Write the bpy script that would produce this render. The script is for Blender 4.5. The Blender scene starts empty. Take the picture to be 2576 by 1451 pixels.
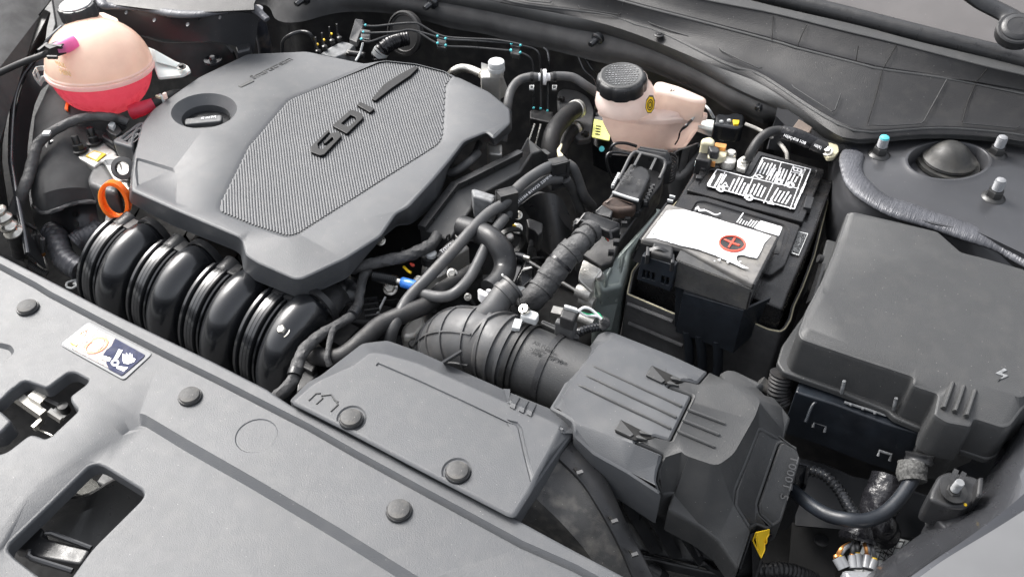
import bpy, bmesh, math, random
from mathutils import Vector, Matrix, noise
from mathutils.geometry import delaunay_2d_cdt
random.seed(7)
R = math.radians
SC = bpy.context.scene
COL = SC.collection
# ---------------------------------------------------------------- camera, sky, sun, exposure
CAMZ, PITCH, HEAD, FPX = 1.05, R(44), R(31.2), 2300.0
cam_d = bpy.data.cameras.new('camera')
cam = bpy.data.objects.new('camera', cam_d); COL.objects.link(cam)
cam.location = (0, 0, CAMZ)
cam.rotation_euler = (math.pi/2 - PITCH, 0, HEAD)
cam_d.sensor_width = 36.0; cam_d.lens = 36.0*FPX/2576.0
cam_d.clip_start = 0.02; cam_d.clip_end = 400
SC.camera = cam
W = bpy.data.worlds.new('World'); SC.world = W; W.use_nodes = True
wn = W.node_tree.nodes; wl = W.node_tree.links
SUN_EL, SUN_AZ = R(47), R(-78)          # azimuth measured from +y towards +x
sky = wn.new('ShaderNodeTexSky'); sky.sky_type = 'NISHITA'; sky.sun_disc = False
sky.sun_elevation = SUN_EL; sky.sun_rotation = SUN_AZ
sky.air_density = 1.0; sky.dust_density = 6.0; sky.ozone_density = 1.5
hs = wn.new('ShaderNodeHueSaturation'); hs.inputs['Saturation'].default_value = 0.25
wl.new(sky.outputs[0], hs.inputs['Color']); wl.new(hs.outputs[0], wn['Background'].inputs[0])
wn['Background'].inputs[1].default_value = 0.15
sun_d = bpy.data.lights.new('sun', 'SUN'); sun_d.energy = 1.3; sun_d.angle = R(22); sun_d.color = (1, 0.97, 0.93)
sun = bpy.data.objects.new('sun', sun_d); COL.objects.link(sun)
sd = Vector((math.sin(SUN_AZ)*math.cos(SUN_EL), math.cos(SUN_AZ)*math.cos(SUN_EL), math.sin(SUN_EL)))
sun.rotation_euler = sd.to_track_quat('Z', 'Y').to_euler()
SC.view_settings.view_transform = 'Standard'; SC.view_settings.look = 'None'
SC.view_settings.exposure = 1.38; SC.view_settings.gamma = 1.0
# ---------------------------------------------------------------- from the photograph's points to points in the bay
CR = Matrix.Rotation(HEAD, 3, 'Z') @ Matrix.Rotation(math.pi/2 - PITCH, 3, 'X')
CO = Vector((0, 0, CAMZ))
X0 = {'a': 0, 'b': 950, 'c': 1900, 'd': 2836}; Y0 = {'1': 0, '2': 550, '3': 1100, '4': 1600}
S0 = 2576/3836
def K(c, u, v):
    if c == 'D': return u, v
    s = 2.576 if c[1] == '4' else 2.418
    return (X0[c[0]] + u/s)*S0, (Y0[c[1]] + v/s)*S0
def ray(x, y): return (CR @ Vector((x-1288, 725.5-y, -FPX))).normalized()
def P(x, y, z):
    r = ray(x, y); return CO + r*((z-CAMZ)/r.z)
def PV(x, y, pt, n):
    r = ray(x, y); return CO + r*((pt-CO).dot(n)/r.dot(n))
def L(c, z, *uv):
    o = []
    for i in range(0, len(uv), 2):
        x, y = K(c, uv[i], uv[i+1])
        o.append(P(x, y, z[i//2] if isinstance(z, (list, tuple)) else z))
    return o
def Z(pts, *zs):            # same picture points pushed to other heights
    return pts
def Q(c, *uvz):             # u, v, z triples
    return [P(*K(c, uvz[i], uvz[i+1]), uvz[i+2]) for i in range(0, len(uvz), 3)]
UP = Vector((0, 0, 1)); EX = Vector((1, 0, 0)); EY = Vector((0, 1, 0))
KK = {'l': 1.0, 't': 1.0, 'b': 1.0}      # workshop scale for turned parts, bars and blocks
# ---------------------------------------------------------------- mesh collector
class G:
    def __init__(s): s.v = []; s.f = []; s.mi = []
    def add(s, vs, fs, m=0):
        o = len(s.v); s.v += [Vector(p) for p in vs]; s.f += [tuple(i+o for i in f) for f in fs]; s.mi += [m]*len(fs); return s
    def cat(s, g): return s.add(g.v, g.f)
    def mesh(s, name, mats, org, ang=38):
        me = bpy.data.meshes.new(name)
        me.from_pydata([tuple(p-org) for p in s.v], [], s.f)
        for m in (mats if isinstance(mats, (list, tuple)) else [mats]): me.materials.append(m)
        if any(s.mi): me.polygons.foreach_set('material_index', s.mi)
        bm = bmesh.new(); bm.from_mesh(me)
        bmesh.ops.recalc_face_normals(bm, faces=bm.faces)
        for f in bm.faces: f.smooth = True
        a = R(ang)
        for e in bm.edges:
            if len(e.link_faces) == 2: e.smooth = e.calc_face_angle(0) < a
        bm.to_mesh(me); bm.free(); me.update(); return me
def smooth(pts, n=6, closed=False):
    pts = [Vector(p) for p in pts]; m = len(pts)
    if m < 3: return pts
    o = []
    rng = range(m) if closed else range(m-1)
    for i in rng:
        p0 = pts[i-1] if (closed or i > 0) else pts[0]*2-pts[1]
        p1 = pts[i]; p2 = pts[(i+1) % m]
        p3 = pts[(i+2) % m] if (closed or i+2 < m) else pts[-1]*2-pts[-2]
        for k in range(n):
            t = k/n
            o.append(0.5*((2*p1)+(p2-p0)*t+(2*p0-5*p1+4*p2-p3)*t*t+(3*p1-p0-3*p2+p3)*t*t*t))
    if not closed: o.append(pts[-1])
    return o
def rc(pts, r=0.01, n=3):   # round the corners of a closed loop
    o = []; m = len(pts)
    for i in range(m):
        a, b, c = pts[i-1], pts[i], pts[(i+1) % m]
        la, lc = (a-b).length, (c-b).length
        d = min(r, la*.42, lc*.42)
        if d < 1e-5: o.append(b); continue
        p, q = b+(a-b)*(d/la), b+(c-b)*(d/lc)
        for k in range(n+1):
            t = k/n; o.append(p*(1-t)**2 + b*2*t*(1-t) + q*t*t)
    return o
def area2(l): return sum(l[i-1].x*l[i].y - l[i].x*l[i-1].y for i in range(len(l)))
def inset(l, d, dz=0.0):
    s = 1 if area2(l) > 0 else -1; o = []; m = len(l)
    for i in range(m):
        a, b, c = l[i-1], l[i], l[(i+1) % m]
        e1 = Vector((b.x-a.x, b.y-a.y)); e2 = Vector((c.x-b.x, c.y-b.y))
        if e1.length < 1e-7: e1 = e2
        if e2.length < 1e-7: e2 = e1
        e1.normalize(); e2.normalize()
        n1 = Vector((-e1.y, e1.x))*s; n2 = Vector((-e2.y, e2.x))*s
        k = n1+n2
        if k.length < 1e-3: k = n1
        k.normalize(); q = max(k.dot(n1), 0.45)
        o.append(Vector((b.x+k.x*d/q, b.y+k.y*d/q, b.z+dz)))
    return o
def inside(x, y, l):
    c = False; n = len(l); j = n-1
    for i in range(n):
        if (l[i].y > y) != (l[j].y > y) and x < (l[j].x-l[i].x)*(y-l[i].y)/(l[j].y-l[i].y)+l[i].x: c = not c
        j = i
    return c
def sheet(g, outer, loops=(), holes=(), m=0, flip=False, grid=0):
    """triangulated surface through an outline, inner contour loops and holes; every point keeps its height"""
    al = [outer]+list(holes)+list(loops); vs = []; es = []
    for l in al:
        o = len(vs); vs += l; es += [(o+i, o+(i+1) % len(l)) for i in range(len(l))]
    r = delaunay_2d_cdt([Vector((p.x, p.y)) for p in vs], es, [], 0, 1e-6)
    nv = []
    for i, p in enumerate(r[0]):
        src = r[3][i]
        if src: nv.append(Vector((p.x, p.y, vs[src[0]].z)))
        else:
            q = min(vs, key=lambda t: (t.x-p.x)**2+(t.y-p.y)**2); nv.append(Vector((p.x, p.y, q.z)))
    fs = []
    for f in r[2]:
        cx = sum(nv[i].x for i in f)/len(f); cy = sum(nv[i].y for i in f)/len(f)
        if inside(cx, cy, outer) and not any(inside(cx, cy, h) for h in holes):
            fs.append(tuple(reversed(f)) if flip else tuple(f))
    g.add(nv, fs, m); return g
def loft(g, rings, closed=True, m=0, cap0=False, cap1=False):
    n = len(rings[0]); vs = [p for r in rings for p in r]; fs = []
    for i in range(len(rings)-1):
        for j in range(n if closed else n-1):
            a = i*n+j; b = i*n+(j+1) % n
            fs.append((a, b, b+n, a+n))
    if cap0: fs.append(tuple(range(n))[::-1])
    if cap1: fs.append(tuple(range((len(rings)-1)*n, len(rings)*n)))
    g.add(vs, fs, m); return g
def drop(l, d): return [p-Vector((0, 0, d)) for p in l]
def slab(l, depth, r=0.003, taper=0.0, holes=(), g=None, m=0, loops=(), seg=3, bottom=False):
    """solid body under an outline (its points carry their heights): rounded top edge, walls, openings"""
    g = g or G()
    def rings(q, s):
        o = [inset(drop(q, depth), -taper*s), inset(drop(q, r+.0006), -taper*s*(r/depth))]
        for k in range(seg+1):
            a = math.pi/2*k/seg
            o.append(inset(drop(q, r*(1-math.sin(a))), s*r*(1-math.cos(a))))
        o.append(inset(q, s*(r+.0006)))
        return o
    R0 = rings(l, 1); loft(g, R0, m=m)
    hh = []
    for h in holes:
        RH = rings(h, -1); loft(g, RH, m=m); hh.append(RH[-1])
    sheet(g, R0[-1], loops=loops, holes=hh, m=m)
    if bottom: sheet(g, R0[0], holes=[drop(h, depth) for h in holes], m=m, flip=True)
    return g
def ribbon(lines, th=0.004, n=0, g=None, m=0):
    """surface strung over several lines, with thickness"""
    g = g or G()
    k = max(len(l) for l in lines)
    lines = [resamp(smooth(l, 6) if n else l, k*(n or 1)) if (n or len(l) != k) else l for l in lines]
    nn = len(lines[0]); rows = len(lines); nor = []
    for i in range(rows):
        for j in range(nn):
            a = lines[i][min(j+1, nn-1)]-lines[i][max(j-1, 0)]; b = lines[min(i+1, rows-1)][j]-lines[max(i-1, 0)][j]
            c = a.cross(b)
            c = c.normalized() if c.length > 1e-9 else UP
            nor.append(c)
    top = [p for l in lines for p in l]
    s = 1 if sum((CO-p).dot(q) for p, q in zip(top, nor)) > 0 else -1
    bot = [p-q*th*s for p, q in zip(top, nor)]
    N = rows*nn; fs = []
    for i in range(rows-1):
        for j in range(nn-1):
            a = i*nn+j; fs.append((a, a+1, a+nn+1, a+nn)); fs.append((a+N, a+nn+N, a+nn+1+N, a+1+N))
    for j in range(nn-1):
        fs.append((j, j+N, j+1+N, j+1)); a = (rows-1)*nn+j; fs.append((a, a+1, a+1+N, a+N))
    for i in range(rows-1):
        a = i*nn; fs.append((a, a+nn, a+nn+N, a+N)); a = i*nn+nn-1; fs.append((a, a+N, a+nn+N, a+nn))
    g.add(top+bot, fs, m); return g
def resamp(l, n):
    d = [0]
    for i in range(1, len(l)): d.append(d[-1]+(l[i]-l[i-1]).length)
    T = d[-1]; o = []; j = 0
    for k in range(n):
        t = T*k/(n-1)
        while j < len(l)-2 and d[j+1] < t: j += 1
        w = (t-d[j])/max(d[j+1]-d[j], 1e-9); o.append(l[j].lerp(l[j+1], min(max(w, 0), 1)))
    return o
def frames(path, up=None):
    fr = []; n = len(path)
    t = (path[1]-path[0]).normalized()
    u = up or (UP if abs(t.z) < .9 else EX)
    s = t.cross(u).normalized(); u = s.cross(t)
    for i in range(n):
        t2 = (path[min(i+1, n-1)]-path[max(i-1, 0)]).normalized()
        if up: s = t2.cross(up).normalized(); u = s.cross(t2)
        else:
            q = t.rotation_difference(t2); u = q @ u; u = (u-t2*u.dot(t2)).normalized(); s = t2.cross(u)
        t = t2; fr.append((s, u, t2))
    return fr
def tube(path, r, seg=14, g=None, caps=True, sm=6, corr=None, tape=0.0, m=0, flat=1.0, k=None):
    """round bar or hose; r a number, list or function of 0..1; corr=(pitch, depth); tape = lumpiness"""
    kf = KK['t'] if k is None else k
    if corr: corr = (corr[0]*kf, corr[1])
    g = g or G()
    pts = smooth(path, sm) if sm else [Vector(p) for p in path]
    ln = sum((pts[i]-pts[i-1]).length for i in range(1, len(pts)))
    if corr: pts = resamp(pts, int(ln/corr[0]*6)+2)
    elif tape: pts = resamp(pts, int(ln/.004)+4)
    fr = frames(pts); rings = []; n = len(pts); sd_ = random.random()*50
    for i, p in enumerate(pts):
        t = i/(n-1)
        if callable(r): q = r(t)
        elif isinstance(r, (list, tuple)):
            x = t*(len(r)-1); k = min(int(x), len(r)-2); q = r[k]*(1-(x-k))+r[k+1]*(x-k)
        else: q = r
        if corr: q += corr[1]*(0.5*math.cos(2*math.pi*i/6)-.5) if True else 0
        q *= kf; s, u, _ = fr[i]; ring = []
        for k in range(seg):
            a = 2*math.pi*k/seg; qq = q
            if tape:
                w = ln*t/.022 + k/seg
                qq = q*(1+tape*.55*((w % 1.0)-.5)+tape*noise.noise(p*70+Vector((math.cos(a), math.sin(a), sd_))*1.6))
            ring.append(p+s*math.cos(a)*qq+u*math.sin(a)*qq*flat)
        rings.append(ring)
    loft(g, rings, m=m, cap0=caps, cap1=caps); return g
def sweep(path, sec, up=UP, g=None, m=0, closed=False, caps=False):
    g = g or G(); fr = frames(path, up)
    rings = [[p+s*a+u*b for a, b in sec] for p, (s, u, t) in zip(path, fr)]
    loft(g, rings, closed=closed, m=m, cap0=caps, cap1=caps); return g
def lathe(prof, c, ax=UP, seg=32, g=None, m=0, fn=None, cap=True, k=None):
    """prof: (radius, height) along the axis from c"""
    kf = KK['l'] if k is None else k; prof = [(a*kf, b*kf) for a, b in prof]
    g = g or G(); ax = ax.normalized(); s = ax.cross(EX if abs(ax.x) < .9 else EY).normalized(); u = ax.cross(s)
    rings = []
    for r, h in prof:
        rr = []
        for k in range(seg):
            a = 2*math.pi*k/seg; q = r*(fn(k, h) if fn else 1); rr.append(c+ax*h+(s*math.cos(a)+u*math.sin(a))*q)
        rings.append(rr)
    loft(g, rings, m=m, cap0=cap, cap1=cap); return g
def box(c, sx, sy, sz, rz=0.0, g=None, m=0, M=None):
    kf = KK['b']; sx, sy, sz = sx*kf, sy*kf, sz*kf
    g = g or G(); B = M or Matrix.Rotation(rz, 3, 'Z'); vs = []
    for z in (-1, 1):
        for x, y in ((-1, -1), (1, -1), (1, 1), (-1, 1)): vs.append(c+B @ Vector((x*sx/2, y*sy/2, z*sz/2)))
    g.add(vs, [(3, 2, 1, 0), (4, 5, 6, 7), (0, 1, 5, 4), (1, 2, 6, 5), (2, 3, 7, 6), (3, 0, 4, 7)], m); return g
def bar(a, b, w, h, up=UP, g=None, m=0, lift=0.0):
    w, h = w*KK['b'], h*KK['b']
    g = g or G(); t = (b-a).normalized(); s = t.cross(up).normalized(); u = s.cross(t)
    a = a+u*lift; b = b+u*lift
    vs = [p+s*x*w/2+u*y*h/2 for p in (a, b) for x, y in ((-1, -1), (1, -1), (1, 1), (-1, 1))]
    g.add(vs, [(0, 1, 2, 3), (7, 6, 5, 4), (0, 4, 5, 1), (1, 5, 6, 2), (2, 6, 7, 3), (3, 7, 4, 0)], m); return g
def ridge(path, w, h, g=None, m=0, up=UP, lift=0.0):   # a moulded rib lying on a surface
    g = g or G(); path = [Vector(p)+up*lift for p in path]
    sec = [(-w/2, -h*.3), (-w*.3, h*.75), (-w*.12, h), (w*.12, h), (w*.3, h*.75), (w/2, -h*.3)]
    sweep(path, sec, up, g, m, closed=True, caps=True); return g
def ball(c, rx, ry, rz, g=None, m=0, seg=16, B=None):
    kf = KK['l']; rx, ry, rz = rx*kf, ry*kf, rz*kf
    g = g or G(); rings = []; B = B or Matrix.Identity(3)
    for i in range(1, seg//2):
        a = math.pi*i/(seg//2)
        rings.append([c+B @ Vector((rx*math.sin(a)*math.cos(2*math.pi*k/seg), ry*math.sin(a)*math.sin(2*math.pi*k/seg), -rz*math.cos(a))) for k in range(seg)])
    loft(g, rings, m=m, cap0=True, cap1=True); return g
_tx = {}
def text(s, o, xd, yd, size, h=0.0008, g=None, fit=None, m=0, lift=0.0, center=False):
    """raised or printed lettering standing on a surface"""
    g = g or G()
    if s not in _tx:
        cu = bpy.data.curves.new('t', 'FONT'); cu.body = s; cu.resolution_u = 2; cu.extrude = 0.5
        ob = bpy.data.objects.new('t', cu); COL.objects.link(ob)
        me = bpy.data.meshes.new_from_object(ob.evaluated_get(bpy.context.evaluated_depsgraph_get()))
        _tx[s] = ([v.co.copy() for v in me.vertices], [tuple(p.vertices) for p in me.polygons])
        bpy.data.objects.remove(ob); bpy.data.curves.remove(cu); bpy.data.meshes.remove(me)
    vs, fs = _tx[s]
    if not vs: return g
    xd = xd.normalized(); n = xd.cross(yd).normalized(); yd = n.cross(xd)
    x0, x1 = min(v.x for v in vs), max(v.x for v in vs)
    k = size if not fit else fit/(x1-x0)
    off = -(x0+x1)/2*k if center else -x0*k
    if center: o = o-yd*size*.35
    g.add([o+xd*(v.x*k+off)+yd*v.y*size+n*((v.z+.5)*h+lift) for v in vs], fs, m); return g
# ---------------------------------------------------------------- things, parts
def props(o, label=None, cat=None, group=None, kind=None):
    if label: o['label'] = label
    if cat: o['category'] = cat
    if group: o['group'] = group
    if kind: o['kind'] = kind
def org_of(g):
    xs = [p.x for p in g.v]; ys = [p.y for p in g.v]
    return Vector(((min(xs)+max(xs))/2, (min(ys)+max(ys))/2, min(p.z for p in g.v)))
class Thing:
    def __init__(s, name, label, cat, group=None, loc=None):
        s.name, s.a, s.loc, s.root = name, (label, cat, group), loc, None
    def part(s, name, g, mats, parent=None, label=None, kind=None, ang=38):
        if s.root is None:
            s.loc = s.loc or org_of(g)
            s.root = bpy.data.objects.new(s.name, None); COL.objects.link(s.root); s.root.location = s.loc
            s.root.empty_display_size = .02; props(s.root, *s.a)
        o = bpy.data.objects.new(name, g.mesh(name, mats, s.loc, ang)); COL.objects.link(o)
        o.parent = parent or s.root; props(o, label=label, kind=kind); return o
def single(name, g, mats, label=None, cat=None, group=None, kind=None, ang=38):
    q = org_of(g); o = bpy.data.objects.new(name, g.mesh(name, mats, q, ang)); COL.objects.link(o); o.location = q
    props(o, label, cat, group, kind); return o
def dup(root, loc, label=None, rz=None, sc=None):
    def cp(o, par):
        c = o.copy(); COL.objects.link(c); c.parent = par
        for k in o.children: cp(k, c)
        return c
    r = cp(root, None); r.location = loc
    if rz is not None: r.rotation_euler = rz
    if sc: r.scale = (sc, sc, sc)
    if label: r['label'] = label
    return r
# ---------------------------------------------------------------- materials
def mat(name, col, rough=.5, metal=0.0, grain=0.0, gs=900, var=0.15, vs=25, dust=0.0, dcol=(.42, .39, .34), coat=0.0,
        sss=0.0, trans=0.0, speck=0.0, ior=1.45, spec=0.5, wrinkle=0.0, ws=60, wst=(1, 1, 1), emit=None, weave=0.0, rv=0.12, thru=0.0):
    m = bpy.data.materials.new(name); m.use_nodes = True
    N = m.node_tree.nodes; E = m.node_tree.links; b = N['Principled BSDF']
    tc = N.new('ShaderNodeTexCoord')
    def nz(sc, det=3, st=None):
        n = N.new('ShaderNodeTexNoise'); n.inputs['Scale'].default_value = sc; n.inputs['Detail'].default_value = det
        src = tc.outputs['Object']
        if st:
            mp = N.new('ShaderNodeMapping'); mp.inputs['Scale'].default_value = st; E.new(src, mp.inputs[0]); src = mp.outputs[0]
        E.new(src, n.inputs['Vector']); return n.outputs['Fac']
    def mr(src, a, c, d, e):
        q = N.new('ShaderNodeMapRange'); q.inputs[1].default_value = a; q.inputs[2].default_value = c
        q.inputs[3].default_value = d; q.inputs[4].default_value = e; E.new(src, q.inputs[0]); return q.outputs[0]
    def mix(f, A, B):
        q = N.new('ShaderNodeMix'); q.data_type = 'RGBA'; E.new(f, q.inputs[0])
        for s_, i in ((A, 6), (B, 7)):
            if isinstance(s_, tuple): q.inputs[i].default_value = (*s_[:3], 1)
            else: E.new(s_, q.inputs[i])
        return q.outputs[2]
    lo = tuple(c*(1-var) for c in col); hi = tuple(min(c*(1+var), 1) for c in col)
    n1 = nz(vs, 5); c = mix(mr(n1, .35, .65, 0, 1), lo, hi)
    if dust > 0:
        n2 = nz(38, 9); c = mix(mr(n2, .47, .72, 0, dust), c, dcol)
    if speck > 0:
        vo = N.new('ShaderNodeTexVoronoi'); vo.inputs['Scale'].default_value = 95; E.new(tc.outputs['Object'], vo.inputs['Vector'])
        c = mix(mr(vo.outputs['Distance'], .03, .06, speck*.75, 0), c, (.6, .58, .54))
    E.new(c, b.inputs['Base Color'])
    b.inputs['Roughness'].default_value = rough
    E.new(mr(nz(60, 6), .3, .7, max(rough-rv, .03), min(rough+rv, 1)), b.inputs['Roughness'])
    b.inputs['Metallic'].default_value = metal; b.inputs['IOR'].default_value = ior
    b.inputs['Specular IOR Level'].default_value = spec
    b.inputs['Coat Weight'].default_value = coat; b.inputs['Coat Roughness'].default_value = .06
    b.inputs['Transmission Weight'].default_value = trans
    if sss:
        b.inputs['Subsurface Weight'].default_value = sss; b.inputs['Subsurface Radius'].default_value = (1, .6, .5); b.inputs['Subsurface Scale'].default_value = .05
    last = None
    def bump(h, st, dist=.001):
        nonlocal last
        q = N.new('ShaderNodeBump'); q.inputs['Strength'].default_value = st; q.inputs['Distance'].default_value = dist
        E.new(h, q.inputs['Height'])
        if last: E.new(last, q.inputs['Normal'])
        last = q.outputs[0]
    if wrinkle: bump(nz(ws, 4, wst), wrinkle, .006)
    if weave:
        for dr in ('X', 'Z'):
            wv = N.new('ShaderNodeTexWave'); wv.bands_direction = dr; wv.inputs['Scale'].default_value = weave
            E.new(tc.outputs['Object'], wv.inputs['Vector']); bump(wv.outputs['Fac'], .5, .0006)
    if grain: bump(nz(gs, 2), grain, .0009)
    if last: E.new(last, b.inputs['Normal'])
    if thru:     # light passing through a thin milky wall
        tr = N.new('ShaderNodeBsdfTranslucent'); E.new(c, tr.inputs['Color']); mx = N.new('ShaderNodeMixShader'); mx.inputs[0].default_value = thru
        E.new(b.outputs[0], mx.inputs[1]); E.new(tr.outputs[0], mx.inputs[2]); E.new(mx.outputs[0], N['Material Output'].inputs['Surface'])
    if emit: b.inputs['Emission Color'].default_value = (*emit[:3], 1); b.inputs['Emission Strength'].default_value = emit[3]
    return m
M_ = {}
M_['plast'] = mat('grained_grey_plastic', (.060, .063, .068), .47, grain=.4, gs=700, var=.05, vs=7, dust=.03, speck=.4, rv=.02)
M_['plast2'] = mat('charcoal_plastic', (.038, .039, .040), .47, rv=.02, grain=.5, gs=650, var=.04, dust=.02, speck=.5)
M_['dust'] = mat('dusty_plastic', (.05, .05, .05), .62, grain=.6, gs=600, dust=.22, speck=.6)
M_['dome'] = mat('dome_rubber', (.024, .024, .023), .5, grain=.3, dust=.10, dcol=(.2, .18, .14), vs=60)
M_['sleeve'] = mat('grey_sleeve_plastic', (.20, .205, .215), .35, var=.05, coat=.3)
M_['satin'] = mat('satin_black_plastic', (.020, .0205, .022), .36, grain=.3, gs=500, var=.06, dust=.02, speck=.35)
M_['gloss'] = mat('glossy_black_plastic', (.011, .012, .014), .24, grain=.03, gs=300, coat=.25, rv=.03, spec=.8)
M_['blk'] = mat('black_plastic', (.020, .020, .021), .42, grain=.3, gs=500, dust=.06)
M_['void'] = mat('dirty_metal_and_recess_black', (.014, .014, .014), .75, grain=.3, gs=200, spec=.25)  # also serves as painted shade in the clip wells
M_['rub'] = mat('matt_rubber', (.062, .063, .065), .48, grain=.25, gs=700, dust=.18, dcol=(.2, .18, .16))
M_['rub2'] = mat('dark_rubber_hose', (.020, .020, .021), .5, grain=.5, gs=900, dust=.1, dcol=(.15, .13, .11))
M_['tape'] = mat('cloth_tape', (.055, .055, .056), .55, grain=.5, gs=1500, wrinkle=.5, ws=110)
M_['vtape'] = mat('shiny_vinyl_tape', (.012, .012, .014), .22, wrinkle=.6, ws=60)
M_['paint'] = mat('dark_blue_grey_paint', (.046, .047, .051), .36, metal=.3, grain=.04, gs=400, var=.05, dust=.02, coat=.3, dcol=(.2, .18, .15), speck=.3, rv=.03)
M_['paintd'] = mat('dirty_painted_steel', (.04, .043, .055), .38, metal=.3, grain=.15, gs=300, dust=.5, dcol=(.26, .21, .16), coat=.2)
M_['body'] = mat('silver_grey_body_paint', (.125, .127, .130), .42, metal=.2, var=.03, rv=.02, coat=.3)
M_['seal'] = mat('brushed_seam_sealer', (.075, .077, .086), .34, grain=.1, metal=.25, wrinkle=.35, ws=30, wst=(16, 2, 2))
M_['foam'] = mat('felt_insulation', (.058, .058, .059), .92, grain=.9, gs=1300, wrinkle=.35, ws=14, spec=.2)
M_['steel'] = mat('plated_steel', (.62, .60, .55), .30, metal=.9, grain=.1, gs=400, dust=.15, dcol=(.2, .15, .1))
M_['alu'] = mat('cast_aluminium', (.62, .61, .58), .45, metal=.75, grain=.7, gs=380, dust=.2, dcol=(.2, .17, .12))
M_['dkst'] = mat('dark_phosphate_steel', (.05, .05, .05), .38, metal=.7, grain=.2, gs=500)
M_['white'] = mat('white_print', (.72, .72, .73), .4, var=.04, coat=.3)
M_['wpl'] = mat('white_plastic', (.62, .63, .60), .35, sss=.3, var=.05)
M_['gpl'] = mat('pale_grey_plastic', (.42, .43, .43), .42, grain=.2)
M_['milk'] = mat('milky_polymer', (.98, .84, .78), .32, thru=.5, var=.05, coat=.3)
M_['tank'] = mat('warm_milky_polymer', (.97, .84, .69), .22, thru=.5, var=.05, coat=.4)
M_['pink'] = mat('pink_coolant_polymer', (1.0, .14, .23), .3, thru=.55, var=.06, coat=.4)
M_['orange'] = mat('orange_plastic', (.95, .14, .01), .35, sss=.2, var=.04)
M_['yel'] = mat('yellow_plastic', (.85, .55, .02), .5, var=.06)
M_['ylab'] = mat('yellow_green_label', (.75, .78, .25), .5, var=.03)
M_['yprt'] = mat('yellow_ink', (.55, .42, .03), .6, var=.3)
M_['blue'] = mat('blue_plastic', (.05, .22, .75), .25, trans=.1, sss=.2, var=.05, coat=.5)
M_['cyan'] = mat('cyan_paint_mark', (.08, .45, .50), .5)
M_['red'] = mat('red_plastic', (.62, .08, .05), .4, var=.05)
M_['navy'] = mat('navy_plastic', (.012, .0145, .019), .4, grain=.2, gs=400, dust=.10, dcol=(.06, .08, .10))
M_['clear'] = mat('yellowed_clear_plastic', (.75, .70, .60), .12, trans=.92, ior=1.3, var=.03)
M_['gcase'] = mat('green_grey_cast_case', (.16, .185, .178), .38, metal=.3, grain=.2, gs=350, dust=.08)
M_['brown'] = mat('worn_brown_black', (.055, .036, .028), .5, grain=.4, var=.3, vs=80)
M_['rust'] = mat('rusty_brown', (.16, .07, .035), .8, grain=.6, gs=300, var=.4)
M_['fuzz'] = mat('quilted_battery_jacket', (.078, .078, .08), .75, grain=.5, gs=500, weave=160, wrinkle=.3, ws=30)
M_['cream'] = mat('cream_edge', (.50, .46, .32), .6)
M_['cop'] = mat('copper', (.75, .35, .12), .35, metal=.8)
M_['grnw'] = mat('green_wire', (.02, .35, .16), .4)
M_['lblgrey'] = mat('clear_label_film', (.13, .135, .14), .5, rv=.02, var=.05)
M_['lbnavy'] = mat('dark_navy_print', (.02, .025, .06), .6, spec=.2, var=.25, vs=220)
M_['bare'] = mat('black_enamel_lid', (.012, .012, .013), .28, grain=.06, gs=500, dust=.14, dcol=(.07, .06, .05), speck=.3)
M_['rail'] = mat('rail_paint', (.058, .060, .066), .26, metal=.5, var=.03, coat=.6, speck=.3, rv=.02)
M_['letter'] = mat('black_letter_plastic', (.003, .003, .0035), .42, grain=.1, spec=.3, var=.05)
M_['bar'] = mat('grey_grip_plastic', (.09, .092, .095), .5, grain=.4)
M_['dpan'] = mat('dark_panel_paint', (.009, .010, .012), .62, spec=.2, var=.1)
M_['mgrey'] = mat('worn_mid_grey_plastic', (.16, .165, .17), .5, grain=.4, var=.25, vs=90)
M_['cowl'] = mat('cowl_black_plastic', (.014, .014, .015), .45, rv=.03, spec=.42, grain=.5, gs=500, var=.06, dust=.02, speck=.5)
M_['gnd'] = mat('asphalt', (.05, .05, .05), .9, grain=1.0, gs=150, var=.4, vs=200)
# ---------------------------------------------------------------- extra picture frames used for tracing
FR = {'e': (2200, 450, 2.6867), 'f': (1500, 700, 3.0225), 'g': (0, 300, 1.8137), 'h': (3000, 1400, 1.909)}
_K0 = K
def K(c, u, v):
    if c in FR:
        x0, y0, s = FR[c]; return (x0+u/s)*S0, (y0+v/s)*S0
    return _K0(c, u, v)
def Pz(c, u, v, z): return P(*K(c, u, v), z)
def strip(path, hw):
    a = []; b = []; n = len(path)
    for i, p in enumerate(path):
        t = path[min(i+1, n-1)]-path[max(i-1, 0)]; s = Vector((-t.y, t.x, 0)).normalized(); a.append(p+s*hw); b.append(p-s*hw)
    return a+b[::-1]
def lower(l, d): return [p-Vector((0, 0, d)) for p in l]
def circ(c, r, n=24, z=None):
    return [Vector((c.x+r*math.cos(2*math.pi*k/n), c.y+r*math.sin(2*math.pi*k/n), c.z if z is None else z)) for k in range(n)]
# ================================================================ SETTING
g = G(); g.add([(-30, -30, -1.25), (30, -30, -1.25), (30, 30, -1.25), (-30, 30, -1.25)], [(0, 1, 2, 3)])
single('ground', g, M_['gnd'], 'grey asphalt under the car', kind='structure')
g = G(); nx, ny = 60, 40; vs = []
for j in range(ny+1):
    for i in range(nx+1):
        x = -2.1+2.7*i/nx; y = .25+1.9*j/ny
        vs.append((x, y, -.50+.05*noise.noise(Vector((x*4, y*4, 0)))+.02*noise.noise(Vector((x*17, y*17, 3)))))
g.add(vs, [(j*(nx+1)+i, j*(nx+1)+i+1, (j+1)*(nx+1)+i+1, (j+1)*(nx+1)+i) for j in range(ny) for i in range(nx)])
single('engine_bay_floor', g, M_['void'], 'dark grimy bottom of the engine bay', kind='structure')
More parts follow.
